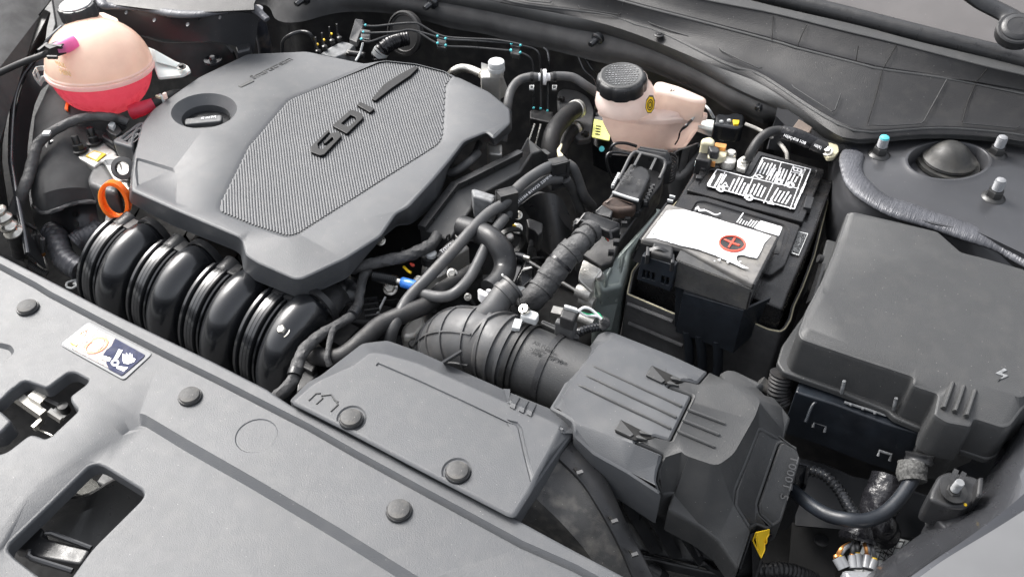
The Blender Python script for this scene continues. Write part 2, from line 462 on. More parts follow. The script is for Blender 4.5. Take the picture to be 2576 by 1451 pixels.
# ================================================================ RADIATOR COVER
oc = L('D', 0, -260, 510, 0, 640, 55.5, 669, 139, 711, 255, 772, 317, 803, 536, 908, 671.5, 977.5, 729.6, 1016, 888, 1097, 979.6, 1141.7,
       1029, 1171, 1309.5, 1309, 1422, 1370, 1576, 1451, 1700, 1520, 1900, 1660, 1400, 1850, 600, 1850, -200, 1850)
holeA = rc(L('a3', -.001, -900, 1250, -400, 1180, 0, 965, 100, 870, 200, 795, 240, 790, 410, 852, 450, 838, 610, 715, 675, 712, 800, 778, 780, 815, 632, 925,
             640, 975, 702, 1050, 688, 1075, 462, 1285, 405, 1310, 340, 1282, 285, 1270, 240, 1290, 60, 1430, -60, 1460, -400, 1500, -900, 1600), .006)
holeB = rc(L('a4', -.007, 935, 355, 1000, 378, 1370, 605, 1388, 655, 1350, 710, 880, 1175, 690, 1440, 600, 1540, 380, 1440, 130, 1250, 70, 1180, 90, 1120, 860, 375), .012)
gr = strip(L('D', 0, -100, 622, 0, 672, 83, 716, 119.4, 738.7, 266.6, 816.5, 416.6, 894, 545, 957, 671.5, 1022, 773, 1074, 892, 1142, 1055, 1231, 1309.5, 1369, 1445, 1429, 1560, 1492), .0065)
_c = L('D', 0, -100, 622, 0, 672, 83, 716, 119.4, 738.7, 266.6, 816.5, 416.6, 894, 545, 957, 671.5, 1022, 773, 1074, 892, 1142, 1055, 1231, 1309.5, 1369, 1445, 1429, 1560, 1492)
gr2 = lower(inset(strip([p-EY*.003 for p in _c], .0032), .0012), .0075)
po = rc(L('D', 0, 74, 1228, 182, 1145, 281, 1077, 319, 1048, 341, 1038, 364, 1041, 472, 1105, 638, 1199.6, 846, 1322, 1055, 1451, 1340, 1625, 900, 1800, -60, 1760, -70, 1420), .01)
pi_ = []
pz = [-.0005, -.004, -.008, -.009, -.009, -.009, -.009, -.009, -.009, -.009, -.009, -.009, -.006, -.003]
for p, z in zip(L('D', 0, 80, 1236, 195, 1158, 296, 1092, 326, 1070, 345, 1060, 362, 1063, 466, 1127, 634, 1222, 840, 1345, 1046, 1473, 1300, 1640, 890, 1780, -40, 1740, -40, 1424), pz):
    pi_.append(Vector((p.x, p.y, z)))
pi_ = rc(pi_, .008)
lo = rc(L('D', 0, -160, 820, 28, 868, 38, 884, 6, 918, -160, 960), .006); li = lower(inset(lo, .006), .006)
g = slab(oc, .022, .004, holes=[holeA, holeB], loops=[gr, gr2, po, pi_, lo, li, circ(P(645, 1095, 0), .030, 28), inset(circ(P(645, 1095, 0), .030, 28, -.0012), .0015)])
cover = Thing('radiator_cover', 'long grey grained plastic cover along the front edge with two openings', 'cover')
cover.part('cover_panel', g, M_['plast'], ang=30)
clipM = [M_['satin'], M_['plast2']]
def push_pin(name, c, r, label, group, tilt=0):
    t = Thing(name, label, 'clip', group, loc=c.copy())
    g = lathe([(r*1.06, -.002), (r*1.06, .003), (r*1.0, .0042)], c, seg=30, fn=lambda k, h: .94 if k % 10 == 0 else 1)
    t.part('collar', g, M_['satin'])
    g = lathe([(r*.93, .003), (r*.93, .0062), (r*.88, .0076), (r*.7, .0086), (r*.3, .0092), (.0004, .0094)], c, seg=30)
    t.part('pin_head', g, M_['dust']); return t
GP = 'round push pins on the front covers'
for (x, y), lab in (((71, 776), 'round grey push pin on the radiator cover, left of the fan warning sticker'),
                    ((479, 999), 'round grey push pin on the radiator cover between sticker and scoop'),
                    ((1004, 1286), 'round grey push pin on the radiator cover nearest the bottom')):
    push_pin('push_pin', P(x, y, .0), .0165, lab, GP)
# ---- warning sticker
t = Thing('warning_sticker', 'hot engine and fan warning sticker on the radiator cover', 'sticker')
lo_ = rc(L('a3', .0014, 800, 250, 1382, 541, 1120, 782, 543, 462), .006)
t.part('film', slab(lo_, .0012, .0004), M_['lblgrey'])
t.part('white_field', slab(rc(L('a3', .0024, 792, 272, 887, 318, 655, 502, 562, 446), .003), .0009, .0002), M_['white'])
g = slab(rc(L('a3', .0024, 887, 320, 1055, 408, 960, 560, 1000, 680, 895, 628, 657, 503), .002), .0009, .0002)
t.part('worn_field', g, mat('worn_brown_print', (.33, .29, .27), .6, var=.5, vs=300))
g = slab(rc(L('a3', .0026, 1040, 402, 1062, 412, 1312, 552, 1300, 575, 1120, 728, 1098, 740, 985, 680, 960, 620, 1000, 560, 930, 560, 960, 510, 1010, 470), .001), .0009, .0002)
t.part('dark_field', g, M_['lbnavy'])
def ell(c, cx, cy, rx, ry, rot, z, n=28):
    o = []
    for k in range(n):
        a = 2*math.pi*k/n; x = rx*math.cos(a); y = ry*math.sin(a); o.append(Pz(c, cx+x*math.cos(rot)-y*math.sin(rot), cy+x*math.sin(rot)+y*math.cos(rot), z))
    return o
def ring(outer, inner, h, r=.0003): return slab(outer, h, r, holes=[inner])
t.part('heat_ring', ring(ell('a3', 872, 468, 116, 62, -.42, .0034), ell('a3', 872, 468, 96, 46, -.42, .0034), .0009), M_['orange'])
g = slab(L('a3', .0036, 812, 492, 845, 430, 890, 412, 935, 415, 940, 440, 925, 480, 860, 525, 818, 520), .0009, .0002)
t.part('engine_symbol', g, M_['white'])
g = slab(L('a3', .0034, 715, 358, 795, 318, 770, 385), .0008, .0002, holes=[L('a3', .0034, 735, 355, 785, 332, 768, 375)])
t.part('caution_triangle', g, M_['orange'])
g = slab(L('a3', .0034, 612, 420, 690, 465, 712, 440, 690, 478, 645, 460), .0006, .0002); t.part('book_symbol', g, M_['yprt'])
g = G()
for q in ((1075, 500, 1112, 510, 1068, 585, 1030, 588), (928, 555, 1008, 580, 990, 612, 918, 588), (1050, 650, 1160, 665, 1120, 702, 1055, 672)): slab(L('a3', .0036, *q), .0009, .0002, g=g)
slab(ell('a3', 1042, 622, 38, 32, 0, .0036, 16), .0009, .0002, holes=[ell('a3', 1042, 622, 20, 16, 0, .0036, 16)], g=g)
t.part('fan_symbol', g, M_['white'])
g = slab(L('a3', .0036, 1110, 600, 1108, 540, 1125, 545, 1135, 565, 1145, 530, 1160, 560, 1178, 532, 1185, 560, 1198, 540, 1200, 575, 1228, 590, 1215, 615, 1160, 636, 1120, 628), .0009, .0002)
t.part('hand_symbol', g, M_['white'])
# ---- latch seen through the cross-shaped opening
t = Thing('hood_latch', 'metal hood latch plates inside the cross-shaped opening', 'latch')
g = G()
bar(Pz('a3', 120, 910, -.03), Pz('a3', 400, 1105, -.045), .012, .02, g=g); t.part('latch_plate', g, M_['steel'])
g = bar(Pz('a3', 290, 915, -.025), Pz('a3', 400, 980, -.03), .014, .012); bar(Pz('a3', 250, 940, -.035), Pz('a3', 350, 1010, -.04), .008, .01, g=g); t.part('latch_pawl', g, M_['steel'])
g = bar(Pz('a3', 410, 965, -.03), Pz('a3', 570, 1045, -.04), .006, .012); lathe([(.008, -.01), (.008, .004), (.001, .006)], Pz('a3', 575, 1025, -.035), seg=14, g=g); t.part('latch_lever', g, M_['dkst'])
g = bar(Pz('a3', 445, 1065, -.04), Pz('a3', 560, 1140, -.05), .008, .012); bar(Pz('a3', 500, 1040, -.04), Pz('a3', 600, 1110, -.05), .012, .01, g=g); t.part('latch_hook', g, M_['steel'])
g = bar(Pz('a3', 385, 1145, -.05), Pz('a3', 305, 1220, -.05), .006, .01); t.part('latch_rod', bar(Pz('a3', 345, 915, -.03), Pz('a3', 420, 852, -.03), .003, .008), M_['steel']); t.part('latch_spring_arm', g, M_['steel'])
g = tube([Pz('a3', 350, 1225, -.06), Pz('a3', 470, 1285, -.06)], .0015, 6, sm=0); t.part('release_cable', g, M_['steel'])
g = slab(rc(L('a3', -.004, -500, 1000, 0, 1052, 95, 1140, 92, 1165, 0, 1262, -500, 1350), .006), .03, .004)
single('hood_striker_guide', g, M_['plast'], 'grey plastic tongue reaching into the cross-shaped opening from the left', 'latch guide')
# ---- things under the rectangular opening
g = ribbon([Q('a4', 600, 700, -.07, 850, 660, -.09, 1150, 500, -.07, 1400, 620, -.06), Q('a4', 400, 880, -.12, 700, 850, -.13, 1000, 750, -.12, 1420, 800, -.10), Q('a4', 300, 980, -.17, 700, 1130, -.17, 900, 1190, -.17, 1200, 1250, -.15)], .004, n=3)
single('lower_air_guide', g, M_['satin'], 'black curved air guide seen through the rectangular opening', 'air guide')
t = Thing('horn_bracket', 'black twin-arm bracket at the lower end of the rectangular opening', 'bracket')
g = slab(rc(L('a4', -.045, 100, 1160, 190, 1020, 320, 950, 400, 955, 420, 1000, 400, 1050, 430, 1060, 880, 1170, 780, 1330, 310, 1250, 240, 1190), .006), .02, .004); t.part('bracket_plate', g, M_['satin'])
g = tube([Pz('a4', 440, 1020, -.036), Pz('a4', 500, 1020, -.036), Pz('a4', 880, 1165, -.045)], .0035, 8, sm=0)
tube([Pz('a4', 285, 1190, -.036), Pz('a4', 275, 1240, -.034), Pz('a4', 310, 1265, -.036), Pz('a4', 700, 1385, -.045)], .004, 8, sm=0, g=g); t.part('bracket_rod', g, M_['gloss'])
g = slab(L('a4', -.12, 690, 610, 860, 470, 1010, 570, 870, 670, 800, 668), .01, .002)
single('wire_mesh_screen', g, mat('dark_mesh', (.06, .06, .055), .5, weave=120, metal=.4), 'small dark mesh screen at the top of the rectangular opening', 'screen')
g = slab(L('a4', -.10, 930, 520, 1000, 420, 1130, 490, 1010, 575), .02, .003)
single('sensor_block', g, M_['bar'], 'grey metal block beside the mesh in the rectangular opening', 'block')
# ================================================================ ENGINE COVER
ZT = .03
T = (L('a2', .03, 1222, 60, 1198, 250, 1190, 390) + L('a2', [.03, .03, .026, .024], 1600, 572, 2165, 810, 2200, 850, 2228, 975) +
     L('b2', [.022, .018, .018, .02], 30, 1040, 370, 1190, 440, 1188, 835, 1003) + L('b2', [.024, .028, .03, .03, .03], 1150, 800, 1285, 600, 1400, 540, 1620, 300, 1780, 110) +
     L('b1', [.03, .03, .03, .02, .02, .025, .03, .03, .03, .03], 1905, 1275, 2110, 1190, 2175, 1250, 2322, 1110, 2318, 985, 2130, 830, 1860, 700, 1800, 690, 1745, 645, 1480, 575) +
     L('b1', .03, 1200, 545, 1000, 575, 480, 465) + L('a1', .03, 2240, 490, 1800, 700, 1390, 985, 1288, 1120))
T = rc(T, .007, 2)
B = (Q('a2', 1203, 100, 0, 1180, 300, -.01, 1168, 490, -.015) + Q('a2', 1560, 700, -.022, 2120, 920, -.022, 2180, 965, -.022, 2205, 1120, -.025) +
     Q('b2', 10, 1195, -.028, 390, 1348, -.032, 470, 1345, -.032, 848, 1172, -.022) + Q('b2', 1160, 812, -.008, 1298, 700, -.03, 1420, 690, -.03, 1660, 500, -.03, 1765, 200, -.03) +
     Q('b1', 1910, 1300, -.01, 2110, 1205, -.01, 2180, 1312, -.03, 2340, 1170, -.03, 2340, 1000, -.03, 2140, 840, -.01, 1862, 705, -.01, 1800, 695, -.01, 1745, 648, -.01, 1480, 580, -.01) +
     Q('b1', 1200, 550, -.01, 1000, 580, -.01, 480, 470, -.01) + Q('a1', 2240, 495, -.01, 1800, 705, -.01, 1385, 990, -.01, 1285, 1130, -.01))
B = rc(B, .007, 2)
def cross(a, b): return 0
g = G()
tl = inset(T, -.0015, -.005); rings = [lower(B, .004), B, [b.lerp(t_, .06) for b, t_ in zip(B, tl)], [b.lerp(t_, .9) for b, t_ in zip(B, tl)], inset(T, -.0008, -.0022), inset(T, .001, -.0006), inset(T, .0035, 0), inset(T, .0042, 0)]
loft(g, rings)
pan = rc(L('b1', .0255, 1205, 552, 1480, 590, 1828, 692, 1740, 772, 1712, 1225, 1690, 1290) + L('b2', .0255, 1650, 0, 400, 795, 312, 815, 0, 715) +
         L('a2', .0255, 2010, 598, 1988, 560, 2010, 490) + L('b1', .0255, -40, 1330, 20, 1265, 300, 935, 345, 900), .006, 2)
pan2 = inset(pan, -.0085, .0045)
hl = [Pz('a1', 1848+300*math.cos(a)+0*math.sin(a), 1005+158*math.sin(a)-22*math.cos(a), .03) for a in [2*math.pi*k/36 for k in range(36)]]
hl_in = lower(inset(hl, .016), .018)
dip = rc(L('a2', .03, 1235, 95, 1560, 190, 1690, 240, 1728, 300, 1725, 560, 1600, 520, 1240, 370), .006)
dip2 = rc([Vector((p.x, p.y, .0262)) for p in L('a2', .0262, 1250, 125, 1555, 222, 1585, 235, 1605, 280, 1602, 500, 1590, 495, 1255, 345)], .004)
lo1 = rc(L('b2', .03, 620, 985, 1240, 640, 1335, 240, 1400, 190, 1330, 520, 1180, 740, 820, 960, 640, 1020), .006)
lo2 = [Vector((p.x, p.y, .0275)) for p in inset(lo1, .004)]
hump = rc(L('a1', .03, 2300, 560, 1850, 760, 1500, 980, 1700, 870, 2250, 650) , .006)
clipin = lambda l: l
sheet(g, rings[-1], loops=[pan2, hl, dip, dip2], holes=[pan, hl_in])
loft(g, [hl_in, lower(hl_in, .02)])
eng = Thing('engine_cover', 'large grey engine cover with ribbed GDI panel', 'engine cover')
eng.part('cover_shell', g, M_['plast'], ang=32)
g = sheet(G(), pan); eng.part('panel_floor', g, M_['plast'])
# fine parallel ribs of the panel, clipped to its outline
ra, rb = Pz('b1', 1500, 600, .0255), Pz('b1', 1722, 1250, .0255)
rd = (rb-ra); rd.z = 0; rd.normalize(); rn = Vector((-rd.y, rd.x, 0))
pts = [((p-ra).dot(rd), (p-ra).dot(rn)) for p in pan]
g = G(); lo_n, hi_n = min(q[1] for q in pts), max(q[1] for q in pts); pitch = .0050; nr = int((hi_n-lo_n)/pitch)
for i in range(1, nr):
    c = lo_n+i*pitch; xs = []
    for k in range(len(pts)):
        (a0, b0), (a1, b1) = pts[k-1], pts[k]
        if (b0 > c) != (b1 > c): xs.append(a0+(c-b0)/(b1-b0)*(a1-a0))
    xs.sort()
    for s0, s1 in zip(xs[::2], xs[1::2]):
        if s1-s0 < .008: continue
        A = ra+rn*c+rd*(s0+.002); E = ra+rn*c+rd*(s1-.002); n = max(3, int((s1-s0)/.02)); path = []
        for k in range(n+1):
            p = A.lerp(E, k/n); w = .0011*noise.noise(Vector((p.x*9, p.y*9, 5)))+.0006*(1 if noise.noise(Vector((p.x*6-p.y*4, p.y*3, 1))) > .1 else 0)
            path.append(Vector((p.x, p.y, .0256))+rn*w)
        sweep(path, [(-.0024, 0), (-.0018, .0012), (-.0010, .0016), (.0010, .0016), (.0018, .0012), (.0024, 0)], UP, g, closed=False)
eng.part('panel_ribs', g, M_['plast'], kind='stuff', ang=30)
# raised letters G D I and the slim wedge
def flat(c, pts_, z, hgt, holes=(), r=.001): return slab(rc(L(c, z, *pts_), .002, 2), hgt, r, holes=[rc(L(c, z, *h), .002, 2) for h in holes])
zl = .0325
g = flat('b1', (675, 1172, 690, 1190, 580, 1300, 590, 1345, 620, 1352, 725, 1265, 715, 1240, 650, 1300, 630, 1292, 700, 1205, 780, 1195, 795, 1235, 640, 1400, 600, 1408, 518, 1375, 515, 1330), zl, .007)
eng.part('letter_g', g, M_['letter'])
g = flat('b1', (712, 1138, 870, 998, 905, 996, 985, 1030, 992, 1070, 845, 1212), zl, .007, [(793, 1120, 880, 1042, 925, 1062, 928, 1085, 862, 1148)]); eng.part('letter_d', g, M_['letter'])
g = flat('b1', (935, 950, 965, 922, 1098, 985, 1055, 1020), zl, .007); eng.part('letter_i', g, M_['letter'])
g = flat('b1', (1068, 895, 1180, 765, 1310, 680, 1455, 602, 1495, 612, 1420, 685, 1250, 800, 1105, 912), zl, .007); eng.part('wedge_trim', g, M_['letter'])
o = Pz('a1', 2395, 735, .0305); xd = Pz('b1', 350, 545, .0305)-Pz('b1', 0, 722, .0305)
g = text('Smartstream', Pz('b1', 5, 720, .0302), xd, Pz('b1', 0, 640, .03)-Pz('b1', 0, 722, .03), .026, .001, fit=xd.length); eng.part('raised_lettering', g, M_['plast2'])
g = flat('a1', (2152, 778, 2275, 715, 2305, 735, 2185, 790), .0315, .002); eng.part('raised_badge', g, M_['plast2'])
# slotted flap at the left rear
fl = rc(Q('a1', 1290, 1112, .018, 1018, 1262, .018, 1025, 1290, .018, 1200, 1340, .018, 1225, 1210, .02), .005)
slots = [rc(L('a1', .018, *q), .002, 2) for q in ((1262, 1128, 1285, 1122, 1135, 1258, 1108, 1250), (1262, 1170, 1275, 1178, 1160, 1278, 1140, 1268), (1240, 1222, 1250, 1232, 1200, 1282, 1185, 1275))]
eng.part('vent_flap', slab(fl, .032, .005, holes=slots), M_['plast'])
# oil filler cap in the round opening
cc = Pz('a1', 1850, 1050, 0.0)
t = Thing('oil_filler_cap', 'black oil filler cap with flat grip bar in the round opening', 'oil cap')
t.part('cap_disc', lathe([(.055, -.03), (.055, -.006), (.05, -.003), (.001, -.002)], cc, seg=36), M_['satin'])
ga, gb = Pz('a1', 1672, 1098, .006), Pz('a1', 2010, 1062, .006)
yd = UP.cross(gb-ga); yd.normalize()
g = slab(rc([ga-yd*.012, gb-yd*.014, gb+yd*.010, ga+yd*.010], .006), .012, .003); t.part('grip_bar', g, M_['bar'])
g = text('SAE 0W-20', Pz('a1', 1958, 1050, .0068), ga-gb, -yd, .011, .0006, fit=(gb-ga).length*.40); t.part('print', g, M_['white'])
# ================================================================ INLET SNORKEL COVER
SZ = .012
so = rc(Q('b3', 1215, 428, -.012, 985, 455, -.012, 850, 560, -.012, 600, 752, -.012, 500, 800, -.008, 345, 955, .0, 332, 975, .0, 345, 992, .002) + Q('b4', 840, 0, .002, 1500, 352, .002, 2450, 850, .002, 2500, 862, .002, 2545, 852, .002) +
        Q('c4', 250, 615, .0, 500, 255, -.004, 640, 60, -.004, 638, 0, -.004) + Q('c3', 600, 1245, -.004, 585, 1180, -.006, 540, 1115, -.008, 400, 1050, -.008, 0, 888, -.01) + Q('b3', 2330, 900, -.01, 1500, 530, -.012), .006, 2)
sm_ = inset(so, .0035, .004)
st = rc(Q('b3', 1185, 530, SZ, 1060, 520, SZ, 900, 640, SZ, 600, 772, SZ, 530, 815, SZ, 362, 960, SZ, 360, 976, SZ, 372, 990, SZ) + Q('b4', 880, 10, SZ, 1510, 345, SZ, 2455, 838, SZ, 2500, 850, SZ, 2525, 838, SZ) +
        Q('c4', 225, 610, SZ, 300, 440, SZ, 420, 230, SZ, 520, 20, SZ) + Q('c3', 500, 1240, SZ, 500, 1210, SZ, 480, 1180, SZ, 380, 1130, SZ, 0, 960, SZ) + Q('b3', 2330, 990, SZ, 1500, 620, SZ), .006, 2)
g = G(); loft(g, [lower(so, .03), so, inset(so, .0006, .002), sm_, inset(st, -.0015, -.003), inset(st, .001, -.0008), inset(st, .004, 0), inset(st, .0048, 0)])
gv = strip(L('b3', SZ, 1115, 635, 1500, 800, 1900, 985, 2330, 1190) + L('c3', SZ, 0, 1152, 85, 1175, 115, 1215, 165, 1440) + L('c4', SZ, 245, 520), .0035)
gv2 = lower(inset(gv, .0016), .0022)
bb = [ell('b3', 888, 1130, 140, 118, -.3, SZ, 30), ell('b4', 1960, 425, 150, 132, -.3, SZ, 30)]
bb2 = [lower(inset(b, .0025), .002) for b in bb]
sheet(g, inset(st, .0048, 0), loops=[gv, gv2]+bb+bb2)
snk = Thing('air_inlet_cover', 'grey flat air inlet cover with arrow, pinned behind the radiator cover', 'air inlet')
snk.part('inlet_shell', g, M_['plast'], ang=30)
g = G()
for q in ((500, 968, 565, 905, 608, 903), (568, 1000, 628, 945, 612, 925, 705, 915, 735, 965, 765, 980), (700, 1066, 765, 1005, 750, 978)):
    ridge([Pz('b3', q[i], q[i+1], SZ) for i in range(0, len(q), 2)], .003, .0016, g)
snk.part('raised_arrow', g, M_['plast2'])
for k, (u, v) in enumerate(((65, 920), (145, 955), (215, 985))):
    g = G(); a = Pz('c3', u+25, v+5, -.004); b = Pz('c3', u-40, v+110, SZ+.001)
    ribbon([[Pz('c3', u+10, v-8, -.002), Pz('c3', u+50, v+12, -.002)], [Pz('c3', u-32, v+62, SZ+.004), Pz('c3', u+12, v+82, SZ+.004)], [Pz('c3', u-42, v+100, SZ+.002), Pz('c3', u, v+122, SZ+.002)]], .006, g=g)
    snk.part('tab', g, M_['plast'])
push_pin('push_pin', Pz('b3', 885, 1140, SZ), .0165, 'round grey push pin on the air inlet cover beside the arrow', GP)
push_pin('push_pin', Pz('b4', 1968, 440, SZ), .0165, 'round grey push pin on the air inlet cover, far from the arrow', GP)
# ================================================================ INLET DUCT going down to the air box
t = Thing('air_inlet_duct', 'dusty dark duct curving down from the inlet cover', 'duct')
g = ribbon([Q('c4', 500, 300, -.02, 700, 500, -.035, 850, 720, -.05, 1000, 980, -.075, 1110, 1200, -.10, 1230, 1480, -.13),
            Q('c4', 250, 660, -.03, 400, 800, -.045, 560, 960, -.06, 750, 1180, -.09, 900, 1400, -.12, 960, 1520, -.14),
            Q('c4', 120, 850, -.06, 300, 960, -.08, 450, 1060, -.10, 560, 1180, -.12, 700, 1400, -.15, 800, 1520, -.17),
            Q('c4', 90, 870, -.14, 220, 980, -.15, 380, 1090, -.17, 480, 1200, -.2, 600, 1420, -.22, 700, 1520, -.24)], .004, n=3)
t.part('duct_wall', g, M_['dust'])
fa = Q('c4', 500, 300, -.014, 700, 500, -.03, 850, 720, -.045, 1000, 980, -.07, 1110, 1200, -.095, 1230, 1480, -.125)
fb = Q('c4', 660, 90, -.014, 830, 310, -.03, 980, 540, -.045, 1110, 830, -.07, 1220, 1060, -.095, 1440, 1480, -.125)
g = ribbon([[p-UP*.02 for p in fa], fa, [a.lerp(b, .12)+UP*.003 for a, b in zip(fa, fb)], [a.lerp(b, .9)+UP*.003 for a, b in zip(fa, fb)], fb, [p-UP*.03 for p in fb]], .003, n=3)
t.part('duct_flange', g, M_['satin'])
for u, v, z in ((650, 390, -.022), (985, 860, -.058), (1180, 1180, -.09)):
    a = Pz('c4', u, v, z+.004); b = Pz('c4', u+45, v+62, z+.002)
    t.part('slot', bar(a, b, .004, .003), M_['void'])
    c = Pz('c4', u+50, v+48, z+.006); t.part('catch', box(c, .009, .005, .005, .9), M_['rub'])
# ================================================================ INTAKE MANIFOLD
man = Thing('intake_manifold', 'glossy black intake manifold with four ribbed runners curving down', 'intake manifold')
def arc_path(y0, zt, Rr, zb):
    o = [Vector((0, y0+.045, zt-.075)), Vector((0, y0+.036, zt-.035)), Vector((0, y0+.018, zt-.012))]
    n = 16
    for k in range(n+1):
        a = math.pi/2*k/n; o.append(Vector((0, y0-Rr*math.sin(a), zt-Rr*(1-math.cos(a)))))
    o += [Vector((0, y0-Rr-.002, zt-Rr-.06)), Vector((0, y0-Rr, zb))]
    return o
def xsweep(path, x0, sec, g=None, scl=None):
    g = g or G(); rings = []; n = len(path)
    for i, p in enumerate(path):
        t = (path[min(i+1, n-1)]-path[max(i-1, 0)]).normalized(); nn = EX.cross(t); nn = -nn if nn.dot(Vector((0, -1, 1))) < 0 else nn
        rings.append([p+EX*(x0+a)+nn*b for a, b in sec])
    loft(g, rings, closed=False); return g
fsec = [(-.002, -.05), (-.002, .011), (.0, .0135), (.005, .0135), (.0065, .011), (.007, .003), (.0115, .002), (.012, .010), (.0135, .0125), (.0195, .0130), (.0200, .0122), (.0206, .0130), (.0270, .0130), (.0276, .0122), (.0282, .0130), (.0330, .0125), (.0345, .010), (.035, .002), (.0395, .001), (.040, .009), (.0415, .0115), (.0445, .0105), (.0455, .002)]
tsec = [(.0445+.0355*(1-math.cos(math.pi*k/16)), -.014+.043*math.sin(math.pi*k/16)) for k in range(17)]
wsec = [(.114, -.014), (.118, -.024), (.126, -.027), (.132, -.026)]
XR = [-1.322, -1.196, -1.070, -.944]
for i, x0 in enumerate(XR):
    y0 = .735+.004*i
    pa = arc_path(y0, -.052, .098, -.34)
    man.part('runner', xsweep(pa, x0, [tsec[0]]+tsec+[(.1165, -.034)]), M_['gloss'], ang=50)
    man.part('weld_flange', xsweep(pa[1:], x0, fsec), M_['gloss'], ang=28)
    if i < 3: man.part('saddle', xsweep(pa[6:], x0, wsec), M_['gloss'])
    # collar round the runner's mouth
    c = Vector((x0+.083, y0+.022, -.075)); col = []
    for k in range(17):
        a = math.pi*k/16; col.append(c+Vector((-.043*math.cos(a), .012, .050*math.sin(a))))
    man.part('mouth_collar', ribbon([[p+Vector((0, .0, 0)) for p in col], [p+Vector((0, -.012, .002)) for p in col]], .005), M_['satin'])
    c = Vector((x0+.022, y0+.03, -.080)); col = [c+Vector((-.030*math.cos(math.pi*k/12), 0, .046*math.sin(math.pi*k/12))) for k in range(13)]
    man.part('mouth_lug', ribbon([col, [p+Vector((0, -.028, -.004)) for p in col]], .004), M_['satin'])
    for dx in (.020, .046):
        man.part('stop_block', box(Vector((x0+dx, y0+.012, -.050)), .015, .026, .022), M_['satin'])
for x0 in XR[:3]:    # hollow between neighbouring runners
    c = Vector((x0+.122, .748, -.078)); slot = [c+Vector((.017*math.cos(a), .042*math.sin(a)-.004*math.cos(a), .0)) for a in [2*math.pi*k/24 for k in range(24)]]
    g = G(); loft(g, [inset(slot, -.006, -.004), inset(slot, -.003, .002), slot, lower(slot, .03)]); man.part('slot_rim', g, M_['gloss'])
g = G(); y = .622
pl = [Vector((x, y-.012*(1 if int((x+1.4)/.042) % 3 else 0), -.310)) for x in [XR[0]+.01*k for k in range(52)]]
sweep(pl, [(-.012, -.006), (-.012, .006), (.014, .006), (.014, -.006)], UP, g, closed=True, caps=True); man.part('lower_flange', g, M_['blk'])
g = box(Vector((-1.08, .74, -.30)), .50, .12, .20); man.part('plenum', g, M_['blk'])
g = box(Vector((-1.06, .78, -.16)), .52, .05, .10); man.part('head_flange', g, M_['blk'])
xc = -.80   # end housing of the last runner
g = lathe([(.001, .032), (.030, .032), (.042, .026), (.046, .014), (.046, -.05)], Pz('b3', 640, 130, -.10), Vector((.55, -.2, .8)), 28); man.part('end_housing', g, M_['satin'])
man.part('end_cap', lathe([(.001, .034), (.026, .030), (.034, .02), (.034, -.02)], Pz('b2', 800, 1330, -.12), Vector((.6, -.3, .7)), 22), M_['gloss'])
# sensor with bolt on the last runner
c = Pz('b3', 275, 340, -.045)
t = Thing('pressure_sensor', 'small black sensor block with shiny bolt on the manifold end', 'sensor')
n_ = (CO-c).normalized(); Bm = n_.to_track_quat('Z', 'Y').to_matrix()
t.part('sensor_block', slab(rc([Pz('b3', 225, 262, -.043), Pz('b3', 335, 300, -.043), Pz('b3', 305, 425, -.058), Pz('b3', 210, 370, -.058)], .003), .03, .003), M_['gloss'])
t.part('bolt_washer', lathe([(.013, 0), (.013, .003), (.001, .003)], Pz('b3', 272, 340, -.047), Vector((-.1, -.4, .9)), 20), M_['steel'])
t.part('bolt', lathe([(.008, .002), (.008, .009), (.006, .011), (.001, .011)], Pz('b3', 272, 340, -.047), Vector((-.1, -.4, .9)), 6), M_['steel'])
# oil dipstick handle
c1 = Pz('a2', 1040, 485, -.02)
t = Thing('oil_dipstick', 'orange oval ring handle of the oil dipstick', 'dipstick')
u_ = (Pz('a2', 1100, 370, -.02)-Pz('a2', 985, 600, -.02)); u_.z = 0
ur = (Pz('a2', 1150, 480, -.02)-Pz('a2', 935, 480, -.02)).normalized()
up_ = Vector((-.15, .25, 1)).normalized()
rg = [c1+ur*.024*math.cos(2*math.pi*k/32)+up_*.034*math.sin(2*math.pi*k/32) for k in range(32)]
nn = ur.cross(up_).normalized(); g = G()
rings = []
for k in range(32):
    p = rg[k]; d = (p-c1).normalized(); rings.append([p+d*.004+nn*.007, p+d*.004-nn*.010, p-d*.003-nn*.010, p-d*.003+nn*.007])
rings.append(rings[0]); loft(g, rings); t.part('ring_handle', g, M_['orange'])
t.part('dipstick_neck', box(c1-up_*.042, .02, .012, .02), M_['orange'])
t.part('blue_mark', box(c1-up_*.036+ur*.02, .014, .004, .012), M_['blue'])
single('dipstick_bracket', slab(rc(L('a2', -.07, 955, 590, 1065, 625, 1050, 690, 935, 710), .003), .02, .003), M_['satin'], 'small dark bracket under the orange dipstick ring', 'bracket')
